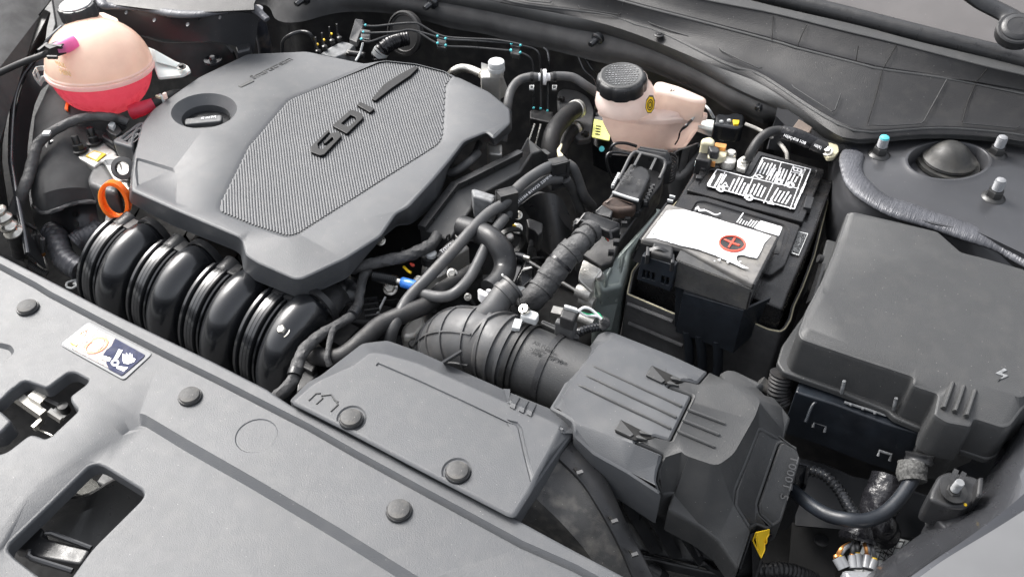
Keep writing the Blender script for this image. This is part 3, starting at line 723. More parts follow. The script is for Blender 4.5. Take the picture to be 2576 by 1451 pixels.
# ================================================================ AIR CLEANER BOX
AZ = .02
air = Thing('air_cleaner_box', 'big grey air cleaner box with ridged lid and side ribs', 'air cleaner')
_a, _b = Pz('c3', 600, 1150, AZ), Pz('c4', 1500, 272, AZ)
_n = (_b-_a).cross(Vector((0, -1, -.95))).normalized()
def fs_(u, v, c='c4'): return [PV(*K(c, u, v), _a, _n)]
fT = rc(Q('c3', 895, 338, .004, 965, 352, .008, 1500, 565, .008, 1815, 712, .008, 1722, 818, .016, 1600, 785, AZ, 1440, 850, AZ, 1668, 932, AZ, 1472, 1335, AZ, 1330, 1290, AZ, 1150, 1350, AZ) +
       Q('c4', 1240, 165, AZ, 1500, 272, AZ) + fs_(1450, 400) + fs_(1432, 520) + fs_(1488, 660) +
       fs_(1150, 440) + fs_(830, 262) + fs_(645, 90) + fs_(605, 1235, 'c3') + Q('c3', 590, 1160, AZ-.004, 500, 1100, .010, 385, 1040, -.002, 460, 920, -.002, 620, 640, -.002, 700, 540, -.002, 770, 450, -.002, 830, 365, .0), .004, 2)
def pocket(c, q, z): return rc(L(c, z, *q), .002, 2)
pk1 = pocket('c3', (1310, 646, 1560, 765, 1600, 800, 1440, 832, 1400, 812, 1255, 735), AZ)
pk2 = pocket('c3', (1026, 1136, 1290, 1270, 1335, 1310, 1160, 1342, 1130, 1325, 975, 1240), AZ)
crease = rc(L('c3', AZ, 930, 420, 1000, 440, 1440, 640, 1560, 720, 1700, 830, 1640, 910, 1460, 1320, 1250, 1270, 1100, 1345, 850, 1240, 590, 1130, 455, 1055, 520, 950, 720, 610, 850, 450), .006)
def sealed(T_, loops, holes, depth):
    g = G(); loft(g, [lower(inset(T_, -.0005), depth), lower(inset(T_, -.0005), .006), T_, inset(T_, .0025, .0022), inset(T_, .0032, .0026)])
    hh = []
    for h in holes:
        loft(g, [inset(h, -.0006), lower(inset(h, .0006), .002), lower(inset(h, .002), .028)]); hh.append(inset(h, -.0006)); sheet(g, lower(inset(h, .002), .028))
    sheet(g, inset(T_, .0032, .0026), loops=loops, holes=hh); return g
crF = L('c3', AZ, 935, 425, 1440, 642, 1610, 720, 1690, 812, 1600, 775, 1432, 840, 1652, 935, 1462, 1322, 1325, 1278, 1145, 1338) + L('c4', AZ, 1238, 155) + L('c3', AZ, 1010, 1312, 600, 1140, 450, 1060, 500, 940, 700, 640, 830, 460)
air.part('outlet_lid', sealed(fT, [crF], [], .07), M_['plast'], ang=30)
rT = rc(Q('c3', 1835, 714, .008, 1960, 775, .010, 1925, 730, .0, 1990, 694, .0, 2060, 700, .0, 2330, 828, .0) + Q('d3', 0, 850, -.002, 75, 925, -.006, 150, 940, -.01, 235, 1040, -.014, 302, 1130, -.02) +
       Q('d4', 272, 40, -.03, 262, 100, -.035, 235, 130, -.03) + Q('c4', 2440, 20, -.005, 2330, 300, -.012, 2205, 600, -.03, 2192, 740, -.045, 2345, 1000, -.07, 2225, 1365, -.11) +
       Q('c4', 2040, 1100, -.085, 1860, 960, -.07, 1550, 795, -.05, 1600, 640, -.045, 1500, 655, -.04, 1446, 520, -.013, 1462, 400, .002, 1515, 270, .014) +
       Q('c3', 1165, 1352, AZ+.002, 1340, 1302, AZ+.002, 1488, 1340, AZ+.002, 1685, 930, AZ+.002, 1460, 845, AZ+.002, 1605, 795, AZ+.002, 1738, 824, .018), .003, 2)
g = G(); loft(g, [lower(inset(rT, -.0005), .05), lower(inset(rT, -.0005), .006), rT, inset(rT, .002, .0018), inset(rT, .0028, .0022)]); sheet(g, inset(rT, .0028, .0022), loops=[rc(L('c3', AZ+.003, 1700, 860, 2060, 800, 2300, 950, 2250, 1100, 2050, 1451, 1900, 1560, 1580, 1451, 1530, 1330, 1700, 960), .01)])
air.part('rear_lid', g, M_['plast2'], ang=50)
for q in ((610, 820, 1480, 1218), (670, 732, 1530, 1118), (725, 645, 1580, 1018)):
    a, b = Pz('c3', q[0], q[1], AZ-.004), Pz('c3', q[2], q[3], AZ+.004); n = 8
    air.part('lid_ridge', ridge([a, a.lerp(b, .1)+UP*.003, a.lerp(b, .5)+UP*.001, b], .0048, .0022), M_['plast2'])
for q in ((1540, 1240, 1880, 1383), (1590, 1140, 1922, 1275), (1635, 1045, 1970, 1172)):
    air.part('lid_ridge', ridge([Pz('c3', q[0], q[1], AZ+.005), Pz('c3', q[2], q[3], AZ+.005)], .0048, .0022), M_['plast2'])
for c, q, s in (('c3', (1310, 646, 1560, 765, 1600, 800, 1430, 812, 1255, 735), 1), ('c3', (1026, 1136, 1290, 1270, 1335, 1308, 1150, 1325, 975, 1240), 1)):
    # wedge-shaped clip pocket: thin dark plate painted as the shade of its well, ramp and two small spring tongues
    o = Vector((q[0], q[1], 0))
    well = L(c, AZ+.0045, *q)
    g = slab(rc(well, .002, 2), .003, .0006); air.part('clip_well_shade', g, M_['void'])
    air.part('clip_ramp', slab(L(c, AZ+.0062, q[0]-52, q[1]+88, q[0]+2, q[1]+4, q[0]+122, q[1]+138, q[0]+88, q[1]+158), .003, .0006), M_['plast2'])
    for k in (0, 1):
        uu, vv = q[0]+168-30*k, q[1]+108+44*k
        air.part('spring_tongue', slab(L(c, AZ+.0085, uu, vv, uu+26, vv-14, uu+112, vv+34, uu+14, vv+16), .004, .0008), M_['plast2'])
# service flap with raised digits on the far corner
fp = rc(Q('d4', 248, 142, -.028, 385, 206, -.034, 416, 292, -.040, 405, 350, -.044, 238, 892, -.09, 155, 948, -.1, 30, 830, -.085, 12, 742, -.075, 215, 160, -.03), .003, 2)
air.part('service_flap', slab(fp, .05, .003), M_['plast2'])
fr_ = rc(Q('d4', 150, 20, -.02, 390, 200, -.033, 385, 215, -.034, 245, 140, -.028, 205, 160, -.03, 5, 740, -.075, 25, 835, -.085, 150, 950, -.1, 95, 975, -.1, 0, 935, -.095) + Q('c4', 2340, 975, -.068, 2195, 745, -.043, 2205, 600, -.03, 2420, 30, -.008), .003, 2)
air.part('flap_frame', slab(fr_, .06, .003), M_['plast2'])
xd = Pz('d4', 60, 760, -.075)-Pz('d4', 230, 260, -.034)
nrm = (Pz('d4', 100, 700, -.066)-Pz('d4', 230, 260, -.034)).cross(Pz('d4', 340, 260, -.039)-Pz('d4', 230, 260, -.034)).normalized()
ydd = (Pz('d4', 230, 260, -.034)-Pz('d4', 330, 270, -.038))
_d = Pz('d4', 150, 820, -.0835)-Pz('d4', 300, 260, -.0335); air.part('raised_lettering', text('T000T 5', Pz('d4', 330, 265, -.0345), _d, Vector((1, .3, .1)), .016, .0014, fit=_d.length*.75, lift=.001), M_['rub'])
# lower case with upright louvers
low = rc(Q('c4', 640, 120, -.05, 900, 330, -.06, 1500, 670, -.07, 1560, 820, -.085, 1860, 980, -.10, 2040, 1120, -.115, 2215, 1380, -.14, 2150, 1440, -.2, 1240, 1190, -.2, 1000, 700, -.12, 760, 300, -.08), .004, 2)
g = ribbon([Q('c4', 740, 190, -.07, 900, 300, -.075, 1200, 470, -.075, 1500, 640, -.08), Q('c4', 900, 420, -.11, 1000, 560, -.115, 1200, 690, -.115, 1470, 720, -.12)], .004, n=2); air.part('case_wall', g, M_['satin'])
g = slab(rc(Q('c4', 1060, 700, -.12, 1090, 700, -.12, 1480, 725, -.12, 1560, 800, -.12, 1540, 825, -.125, 1100, 770, -.125), .003, 2), .012, .003); air.part('case_ledge', g, M_['satin'])
g = ribbon([Q('c4', 1080, 780, -.13, 1300, 790, -.13, 1540, 830, -.13, 1870, 1000, -.13, 2050, 1130, -.14, 2200, 1380, -.16), Q('c4', 1130, 900, -.19, 1330, 1000, -.19, 1560, 1060, -.19, 1800, 1120, -.19, 1980, 1230, -.19, 2180, 1390, -.19), Q('c4', 1260, 1190, -.22, 1400, 1225, -.22, 1600, 1275, -.22, 1850, 1340, -.22, 2000, 1380, -.22, 2160, 1430, -.22)], .004, n=2)
air.part('case_wall', g, M_['satin'])
for q in ((1090, 550, -.085, 1130, 770, -.115, 1210, 920, -.14, 1390, 1222, -.20), (1270, 560, -.085, 1300, 780, -.115, 1420, 980, -.145, 1590, 1272, -.205), (1550, 850, -.115, 1600, 960, -.13, 1730, 1140, -.165, 1850, 1330, -.205)):
    p_ = [Pz('c4', q[k], q[k+1], q[k+2]) for k in range(0, 12, 3)]
    g = ribbon([p_, [x_+Vector((.012, .018, -.01)) for x_ in p_]], .004, n=2); air.part('louver_rib', g, M_['satin'])
g = ribbon([Q('c4', 1590, 845, -.10, 1700, 980, -.12, 1870, 1235, -.16), Q('c4', 1700, 870, -.105, 1850, 1000, -.125, 1890, 1250, -.17), Q('c4', 1860, 960, -.105, 2030, 1140, -.135, 2200, 1370, -.18)], .004, n=2); air.part('side_gusset', g, M_['satin'])
g = slab(rc(Q('c4', 1260, 1180, -.215, 1830, 1335, -.215, 1890, 1260, -.2, 2000, 1350, -.2, 2165, 1400, -.2, 2160, 1445, -.215, 1300, 1260, -.22), .003, 2), .02, .003); air.part('base_flange', g, M_['satin'])
g = tube([Pz('c4', 1370, 1360, -.22), Pz('c4', 1440, 1400, -.22), Pz('c4', 1500, 1440, -.24)], .011, 14, sm=0); air.part('drain_spout', g, M_['satin'])
g = slab(rc(Q('c4', 2345, 1010, -.08, 2560, 1020, -.12, 2470, 1260, -.18, 2400, 1500, -.22, 2180, 1500, -.2, 2220, 1380, -.12), .004, 2), .15, .003); air.part('case_wall', g, M_['satin'])
# recycling mark
for k in range(4):
    c = Pz('c4', 2070+14*k, 400+36*k-60, .002-.006*k); air.part('moulded_dot', lathe([(.0045, 0), (.0045, .003), (.003, .0032), (.001, .002)], c, seg=10), M_['plast2'])
yl = rc(Q('c4', 2395, 1008, -.075, 2535, 975, -.09, 2530, 1040, -.1, 2510, 1060, -.1, 2512, 1110, -.105, 2490, 1120, -.11, 2492, 1180, -.115, 2455, 1260, -.12, 2368, 1085, -.095), .002, 2)
single('yellow_tag', slab(yl, .003, .0008), M_['yel'], 'bright yellow torn tag below the air cleaner box', 'tag')
# ================================================================ AIR FLOW TUBE, CLAMP, BELLOWS
def hoop(path, i, r, w, h, g=None, seg=32, m=0, a0=0, a1=2*math.pi):
    g = g or G(); fr = frames(path); s, u, t = fr[i]; c = path[i]; full = abs(a1-a0-2*math.pi) < 1e-6
    rings = []
    for k in range(seg+1):
        a = a0+(a1-a0)*k/seg; d = s*math.cos(a)+u*math.sin(a)
        rings.append([c+d*(r-.001)-t*w/2, c+d*(r+h)-t*w*.42, c+d*(r+h)+t*w*.42, c+d*(r-.001)+t*w/2])
    loft(g, rings, cap0=not full, cap1=not full); return g
A0, A1 = Pz('c3', 90, 565, -.042), Pz('c3', 620, 790, -.042)
ax = (A1-A0).normalized()
afs = Thing('air_flow_tube', 'grey plastic air flow tube between rubber bellows and air cleaner box', 'tube')
pth = [A0-ax*.012, A0, A0.lerp(A1, .3), A0.lerp(A1, .55), A1+ax*.03]
afs.part('tube_wall', tube(pth, .0555, 44, sm=0, caps=False), M_['plast2'])
pp = resamp([A0, A1], 30)
afs.part('collar', hoop(pp, 17, .0555, .012, .005), M_['satin'])
afs.part('end_socket', tube([A0.lerp(A1, .62), A1+ax*.03], .0585, 40, sm=0, caps=False), M_['plast2'])
afs.part('lug', box(Pz('c3', 250, 845, -.05), .014, .014, .022, .2), M_['satin'])
mp = rc(Q('c3', 320, 232, .006, 600, 345, .006, 655, 375, .006, 650, 402, .004, 590, 400, .004, 300, 262, .004), .003)
afs.part('sensor_flange', slab(mp, .02, .002), M_['plast2'])
nT = Vector((-.05, -.62, .78)).normalized(); nT = (nT-ax*nT.dot(ax)).normalized()
for s_, u, v, ln, sz in (('AIR FLOW', 232, 455, .030, .0085), ('>PBT-GF30<', 200, 520, .050, .011)):
    pt = A0+nT*.0560; o = PV(*K('c3', u, v), pt, nT); g = text(s_, o, ax, nT.cross(ax), sz, .0010, fit=ln*1.25); afs.part('raised_lettering', g, M_['plast2'])
o = PV(*K('c3', 330, 635), A0+nT*.056, nT); afs.part('date_dial', lathe([(.0065, -.001), (.0065, .001), (.0055, .001), (.0055, .0004), (.001, .0004)], o, nT, 20), M_['rub'])
bp = [A0+ax*.004, A0-ax*.03, Pz('b3', 2180, 470, -.046), Pz('b3', 1990, 430, -.052), Pz('b3', 1850, 445, -.075), Pz('b3', 1760, 520, -.125), Pz('b3', 1740, 580, -.20)]
bs = resamp(smooth(bp, 8), 60)
bel = Thing('rubber_bellows', 'ribbed black rubber intake elbow', 'bellows')
def br(t): return .057 if t < .25 else .0575
bel.part('elbow', tube(bs, br, 44, sm=0, caps=False), M_['rub'])
for i in (3, 6, 9, 12): bel.part('convolution', hoop(bs, i, .057, .0055, .0045), M_['rub'])
for i in (17, 22, 27, 32, 37, 42, 47): bel.part('moulded_rib', hoop(bs, i, .057, .003, .0035), M_['rub'])
fb_ = frames(bs)
for a in (1.25, 2.2, .3, 3.1):
    ph = [bs[i]+(fb_[i][0]*math.cos(a)+fb_[i][1]*math.sin(a))*.0575 for i in range(15, 50)]
    g = G(); rings = []
    for j, i in enumerate(range(15, 50)):
        d = fb_[i][0]*math.cos(a)+fb_[i][1]*math.sin(a); e_ = fb_[i][2].cross(d)
        rings.append([bs[i]+d*.056+e_*.0015, bs[i]+d*.0605+e_*.0012, bs[i]+d*.0605-e_*.0012, bs[i]+d*.056-e_*.0015])
    loft(g, rings, cap0=True, cap1=True); bel.part('lengthwise_rib', g, M_['rub'])
g = ribbon([Q('b3', 1715, 625, .018, 1885, 520, .022), Q('b3', 1725, 640, -.01, 1890, 545, -.01)], .003); bel.part('fin', g, M_['rub'])
KK['t'] = .76
brp = [Pz('b3', 1960, 330, -.04), Pz('b3', 2140, 180, -.005), Pz('f', 1130, 1260, .01), Pz('f', 1265, 1130, .02)]
bel.part('breather_neck', tube(brp, [.034, .029, .0265, .0265], 30, caps=False), M_['rub'])
KK['t'] = 1
bq = resamp(smooth(brp, 6), 40)
bel.part('neck_band', hoop(bq, 33, .0202, .010, .0022), M_['rub'])
bel.part('neck_band', hoop(bq, 39, .0202, .005, .003), M_['rub'])
cl = Thing('hose_clamp', 'steel band clamp with cross-head screw round the air flow tube', 'clamp')
cl.part('band', hoop(bs, 0, .0605, .010, .002), M_['dkst'])
cl.part('band', hoop(pp, 4, .0560, .008, .0035), M_['dkst'])
cl.part('clamp_lug', slab(rc(L('c3', .034, 135, 118, 275, 165, 290, 185, 260, 240, 120, 195), .003, 2), .012, .002), M_['gpl'])
sc_ = Pz('c3', 158, 150, .036); cl.part('screw_head', lathe([(.0085, -.002), (.0085, .005), (.0075, .007), (.001, .0072)], sc_, Vector((-.2, -.4, 1)), 12), M_['steel'])
g = G(); nn = Vector((-.2, -.4, 1)).normalized(); bar(sc_+nn*.0068-EX*.005, sc_+nn*.0068+EX*.005, .002, .0015, nn, g); bar(sc_+nn*.0070-EY*.005, sc_+nn*.0070+EY*.005, .002, .0015, nn, g); cl.part('cross_slot', g, M_['void'], kind='stuff')
cl.part('paper_clip', box(Pz('c3', 90, 285, .022), .012, .020, .008, .3), M_['gpl'])
t = Thing('air_flow_sensor', 'grey air flow sensor plug on top of the air flow tube', 'sensor')
c = Pz('c3', 545, 245, .025); t.part('sensor_body', slab(rc(L('c3', .028, 455, 210, 640, 250, 600, 315, 560, 300, 430, 255), .003), .03, .003), M_['rub'])
t.part('plug', slab(rc(L('c3', .045, 500, 130, 640, 170, 600, 250, 475, 205), .003), .022, .003), M_['blk'])
t.part('lock_tab', slab(rc(L('c3', .049, 520, 92, 632, 125, 645, 155, 600, 140, 515, 115), .002), .006, .001), M_['gpl'])
g = tube([Pz('c3', 640, 160, .042), Pz('c3', 700, 125, .046), Pz('c3', 770, 150, .04), Pz('c3', 855, 230, .03)], .0022, 8); t.part('wire', g, M_['white'])
g = tube([Pz('c3', 640, 150, .040), Pz('c3', 700, 190, .036), Pz('c3', 790, 200, .034), Pz('c3', 850, 215, .03)], .002, 8); t.part('wire', g, M_['white'])
g = tube([Pz('c3', 655, 165, .038), Pz('c3', 740, 190, .036), Pz('c3', 820, 180, .034), Pz('c3', 860, 225, .03)], .0018, 8); t.part('wire', g, M_['grnw'])
g = tube([Pz('c3', 855, 235, .026), Pz('c3', 900, 265, .018), Pz('c3', 860, 300, .008)], .0065, 12, tape=.15); t.part('wire_sleeve', g, M_['tape'])
g = tube([Pz('c3', 870, 295, .008), Pz('c3', 760, 310, .0), Pz('c3', 660, 345, -.01), Pz('c3', 600, 380, -.03)], .0075, 14, corr=(.005, .002)); t.part('wire_conduit', g, M_['gloss'])
# ================================================================ BATTERY
BZ = -.012
bat = Thing('battery', 'black car battery with white printed warnings on its lid', 'battery')
bo = rc(L('D', BZ, 1756, 414, 2098, 452, 2048, 590, 1985, 735, 1970, 778, 1612, 634, 1700, 508), .006)
bat.part('battery_case', slab(bo, .22, .004), M_['bare'])
lz = .0
rl = rc(L('e', lz, 1185, 430, 1150, 462, 1112, 565, 1000, 702, 2170, 1025, 2220, 900, 2390, 498, 1722, 308, 1592, 505, 1500, 500, 1300, 455), .004)
rlin = rc(L('e', lz, 1240, 480, 1112, 640, 1140, 690, 2080, 948, 2130, 940, 2320, 500, 1750, 350, 1640, 545, 1560, 560), .006)
g = slab(rl, .012, .002, loops=[rlin, inset(rlin, .0018, -.0022)]); bat.part('rear_lid', g, M_['bare'])
fl_ = rc(L('e', -.003, 968, 738, 1200, 770, 2148, 1058, 1990, 1460, 1850, 1560, 800, 1200, 880, 860), .006)
fin = rc(L('e', -.003, 1100, 815, 1180, 810, 1990, 1050, 2050, 1110, 1960, 1400, 900, 1150), .008)
bat.part('front_lid', slab(fl_, .010, .002, loops=[fin, inset(fin, .002, -.003)]), M_['bare'])
bat.part('label_field', slab(rc(L('e', -.0048, 1110, 835, 1960, 1075, 1990, 1120, 1930, 1350, 1000, 1100), .004), .001, .0002), M_['blk'])
for q in ((1100, 545, 1160, 560, 1145, 590, 1090, 580), (2205, 760, 2290, 775, 2255, 890, 2175, 870), (1150, 460, 1200, 475, 1190, 495, 1145, 485)):
    bat.part('lid_catch', slab(rc(L('e', lz+.005, *q), .002, 2), .012, .0015), M_['satin'])
tx = rc(L('e', .0024, 1300, 488, 1515, 545, 1605, 570, 1640, 578, 1672, 560, 1760, 372, 2262, 492, 2090, 905, 1205, 668, 1200, 645), .004)
bat.part('warning_label', slab(tx, .0012, .0003), M_['blk'])
# printed frame and rows
wz = .0030; g = G()
fro = inset(tx, .0008, .0006); slab(fro, .0007, .0001, holes=[inset(fro, .0022)], g=g)
def pln(q, w=.0016): bar(Pz('e', q[0], q[1], wz), Pz('e', q[2], q[3], wz), w, .0006, g=g)
for q in ((1640, 580, 2130, 690), (1390, 515, 1300, 700), (1665, 590, 1580, 785), (1870, 640, 1775, 835), (1955, 420, 1880, 640), (2075, 455, 1985, 665), (2195, 480, 2040, 895), (2050, 520, 2180, 550)): pln(q)
bat.part('printed_frame', g, M_['white'], kind='stuff')
g = G()
def rows(u0, v0, u1, v1, n, du, dv, th=.0042, seedk=0):
    rnd = random.Random(seedk)
    for k in range(n):
        a = (u0+du*k, v0+dv*k); L_ = rnd.uniform(.72, 1); t_ = 0
        while t_ < L_:
            w = rnd.uniform(.05, .13); t2 = min(t_+w, L_)
            p0 = Pz('e', a[0]+(u1-u0)*t_, a[1]+(v1-v0)*t_, wz); p1 = Pz('e', a[0]+(u1-u0)*t2, a[1]+(v1-v0)*t2, wz)
            bar(p0, p1, th*rnd.uniform(.38, .6), .0006, g=g); t_ = t2+.02
rows(1225, 655, 1300, 520, 2, 55, 18, .008, 1); rows(1345, 640, 1400, 545, 1, 40, 12, .006, 2)
rows(1420, 720, 1500, 560, 5, 36, 11, .006, 3); rows(1640, 740, 1700, 620, 4, 35, 12, .006, 4); rows(1850, 800, 1930, 670, 5, 36, 12, .006, 5)
rows(1705, 520, 1770, 400, 1, 30, 10, .006, 6); rows(1735, 535, 1800, 405, 4, 34, 9, .006, 7); rows(1800, 600, 1870, 470, 4, 30, 8, .005, 17)
rows(1905, 590, 1965, 450, 3, 32, 10, .006, 8); rows(2020, 605, 2060, 530, 3, 34, 10, .006, 9); rows(2090, 860, 2210, 600, 1, 10, 2, .007, 10); rows(2130, 560, 2180, 490, 2, 20, 5, .005, 12)
bat.part('printed_rows', g, M_['white'], kind='stuff')
def disc(u, v, r, name): return slab(ell('e', u, v, r, r*.75, .2, wz+.0006, 22), .0008, .0002)
for k, (u, v) in enumerate(((1345, 690), (1632, 778), (1930, 618), (2045, 650))):
    p = bat.part('printed_symbol', disc(u, v, 42, ''), M_['white']); bat.part('symbol_mark', slab(L('e', wz+.0014, u-18, v+10, u, v-18, u+18, v+12), .0007, .0001), M_['blk'], parent=p)
for (u, v) in ((1385, 650), (1845, 825)):
    bat.part('printed_triangle', slab(L('e', wz+.0006, u-38, v+12, u+10, v-28, u+38, v+28), .0008, .0001, holes=[L('e', wz+.0006, u-20, v+8, u+8, v-14, u+24, v+18)]), M_['white'])
bat.part('printed_diamond', slab(L('e', wz+.0006, 1685, 560, 1730, 542, 1775, 575, 1735, 592), .0008, .0001, holes=[L('e', wz+.0006, 1702, 562, 1731, 552, 1758, 573, 1734, 583)]), M_['white'])
bat.part('printed_pictogram', slab(L('e', wz+.0006, 2070, 465, 2165, 492, 2150, 525, 2075, 508), .0008, .0001, holes=[L('e', wz+.0006, 2085, 478, 2115, 487, 2110, 508, 2084, 500), L('e', wz+.0006, 2125, 490, 2150, 498, 2142, 515, 2120, 509)]), M_['white'])
g = G(); rows(1530, 1040, 1560, 995, 3, 28, 8, .004, 20); rows(1610, 1060, 1670, 985, 4, 24, 10, .004, 21)
pln((1505, 1030, 1570, 935), .002); bat.part('printed_rows', g, M_['white'], kind='stuff')
g = tube([Pz('e', 1085, 905, 0), Pz('e', 1115, 875, 0), Pz('e', 1130, 915, 0), Pz('e', 1200, 915, 0), Pz('e', 1290, 955, 0), Pz('e', 1340, 940, 0)], .0016, 6); tube([Pz('e', 1090, 885, 0), Pz('e', 1150, 905, 0), Pz('e', 1180, 900, 0)], .0012, 6, g=g)
bat.part('script_print', g, M_['white'], kind='stuff')
bat.part('date_sticker', slab(rc(L('e', -.0030, 1745, 1010, 1965, 1075, 1930, 1165, 1690, 1095), .003), .001, .0002), M_['white'])
g = slab(L('e', -.008, 2125, 1118, 2225, 1140, 2130, 1360, 2055, 1335), .0015, .0003, holes=[L('e', -.008, 2130, 1125, 2215, 1145, 2126, 1350, 2065, 1330)]); bat.part('number_frame', g, M_['gpl'])
xd = Pz('e', 2195, 1155, -.008)-Pz('e', 2120, 1345, -.008)
bat.part('stamped_number', text('5NM5714A7A04H7235', Pz('e', 2128, 1342, -.0085), xd, EX*-1, .020, .0012, fit=xd.length*.95), M_['lblgrey'])
KK.update(l=.65)
# negative terminal and sensor at the back corner
t = Thing('negative_terminal', 'worn metal negative terminal clamp with copper pads behind the battery lid', 'terminal')
t.part('clamp_ring', lathe([(.022, -.02), (.022, .004), (.018, .006), (.001, .006)], Pz('e', 1420, 405, .014), seg=24), M_['alu'])
t.part('post', lathe([(.015, -.01), (.015, .010), (.012, .014), (.001, .0145)], Pz('e', 1445, 355, .016), seg=24), M_['steel'])
t.part('strap', slab(rc(L('e', .026, 1215, 310, 1290, 330, 1370, 290, 1410, 300, 1400, 370, 1330, 385, 1215, 375), .004), .012, .002), M_['cream'])
t.part('copper_pad', slab(rc(L('e', .034, 1290, 222, 1408, 240, 1395, 285, 1280, 262), .003), .012, .001), M_['cop'])
t.part('copper_pad', slab(rc(L('e', .018, 1205, 370, 1300, 392, 1290, 425, 1198, 400), .002), .012, .001), M_['cop'])
t.part('clamp_ear', slab(rc(L('e', .012, 1505, 400, 1560, 360, 1640, 395, 1590, 500, 1510, 470), .004), .01, .002), M_['alu'])
nc = Pz('e', 1570, 425, .014)
t.part('nut_flange', lathe([(.016, -.002), (.016, .002), (.010, .004)], nc, Vector((0, -.2, 1)), 22), M_['steel'])
t.part('nut', lathe([(.0115, .003), (.0115, .011), (.009, .0125), (.001, .0125)], nc, Vector((0, -.2, 1)), 6), M_['steel'])
t.part('stud', lathe([(.0055, .01), (.0055, .020), (.001, .021)], nc, Vector((0, -.2, 1)), 12), M_['steel'])
t = Thing('battery_sensor', 'black battery sensor block beside the negative terminal', 'sensor')
t.part('sensor_body', slab(rc(L('e', .022, 1160, 260, 1250, 270, 1310, 330, 1240, 420, 1090, 390), .004), .04, .003), M_['blk'])
t.part('sensor_cap', slab(rc(L('e', .040, 1215, 250, 1310, 262, 1340, 300, 1320, 330, 1240, 315), .004), .016, .003), M_['satin'])
t.part('white_edge', slab(L('e', .012, 1088, 405, 1180, 425, 1175, 440, 1085, 420), .01, .001), M_['wpl'])
t.part('cream_cap', slab(rc(L('e', .045, 1150, 180, 1235, 160, 1290, 195, 1280, 245, 1145, 225), .006), .03, .005), M_['cream'])
KK.update(l=1)
# ---- positive terminal cover
TC = .056
tc_ = Thing('terminal_cover', 'hinged positive terminal cover, worn white top with red plus sign', 'cover')
q4 = [Pz('c2', 1452, 508, TC), Pz('c2', 2465, 812, TC), Pz('c2', 2242, 1248, TC-.004), Pz('c2', 1580, 912, TC-.002), Pz('c2', 1206, 834, TC)]
top = rc(q4, .006)
tc_.part('cover_top', slab(top, .010, .004), mat('scuffed_smoky_plastic', (.13, .125, .12), .3, dust=.12, dcol=(.5, .46, .36), vs=60, coat=.4))
wt = L('c2', TC+.001, 1595, 566, 1720, 600, 1850, 636, 1990, 682, 2150, 730, 2300, 776, 2390, 808, 2335, 862, 2290, 960, 2262, 1010, 2180, 990, 2120, 975, 2085, 985, 2075, 1020, 2110, 1060, 2190, 1100, 2140, 1098, 2040, 1050, 1890, 985, 1740, 930, 1590, 898, 1480, 866, 1340, 826, 1262, 826, 1330, 725, 1400, 640, 1450, 575, 1520, 572)
wj = []
for i in range(len(wt)):
    a, b = wt[i], wt[(i+1) % len(wt)]; n = max(1, int((b-a).length/.004))
    for k in range(n):
        p = a.lerp(b, k/n); f = .0010*noise.noise(p*160)+.0010*noise.noise(p*420); wj.append(p+Vector((f, -f*.8, 0)))
tc_.part('worn_white_print', slab(wj, .0008, .0001), M_['white'], ang=60)
g = G()
rnd = random.Random(4)
for k in range(9):
    u, v = rnd.choice([(1500, 610), (1340, 800), (2070, 1050), (2240, 1020), (1700, 560), (1900, 1010)]); u += rnd.uniform(-70, 70); v += rnd.uniform(-22, 22)
    c = Pz('c2', u, v, TC+.001); r_ = rnd.uniform(.0008, .0028); slab([c+Vector((r_*math.cos(a)*rnd.uniform(.5, 1.5), r_*math.sin(a)*rnd.uniform(.4, 1.3), 0)) for a in [k_*math.pi/3.5 for k_ in range(7)]], .0006, .0001, g=g)
tc_.part('print_flakes', g, M_['white'], kind='stuff')
tc_.part('sign_disc', slab(ell('c2', 2040, 869, 118, 68, .12, TC+.0022, 36), .0018, .0005), M_['blk'])
tc_.part('red_ring', slab(ell('c2', 2040, 869, 124, 74, .12, TC+.0038, 36), .003, .0008, holes=[ell('c2', 2040, 869, 108, 61, .12, TC+.0038, 36)]), M_['red'])
g = slab(L('c2', TC+.0038, 1960, 835, 1972, 828, 2030, 853, 2052, 822, 2072, 826, 2048, 862, 2112, 884, 2100, 896, 2038, 874, 2015, 910, 1998, 904, 2022, 866), .0026, .0006); tc_.part('red_plus', g, M_['red'])
g = ridge([Pz('c2', 1430, 680, TC+.0008), Pz('c2', 1860, 812, TC+.0008)], .004, .0012); tc_.part('raised_line', g, M_['white'])
# front skirt of smoky plastic, right end, left end
fl0 = [q4[4], q4[3], q4[2]]; 
def down(p, d, out=0): return p-UP*d+Vector((0, -out, 0))
mid = [Pz('c2', 1205, 850, TC-.006), Pz('c2', 1575, 930, TC-.010), Pz('c2', 2235, 1262, TC-.012)]
skb = [Pz('c2', 1520, 1265, -.004), Pz('c3', 2180, 148, -.002)]
g = G(); yk = skb[1].y-.001
pl_ = lambda c, u, v: PV(*K(c, u, v), Vector((0, yk, 0)), EY)
a, b = pl_('c2', 1548, 1040), pl_('c2', 2228, 1300); c_, d_ = pl_('c2', 1515, 1262), pl_('c3', 2175, 150)
g = ribbon([[Pz('c2', 1580, 915, TC-.006), Pz('c2', 2240, 1250, TC-.008)], [Vector((Pz('c2', 1568, 960, TC-.014).x, yk+.006, TC-.014)), Vector((Pz('c2', 2236, 1285, TC-.014).x, yk+.006, TC-.016))], [a, b], [c_, d_]], .004, n=0)
tc_.part('front_skirt', g, mat('smoky_skirt_plastic', (.06, .06, .06), .3, grain=.3, dust=.08, dcol=(.3, .27, .2), coat=.4))
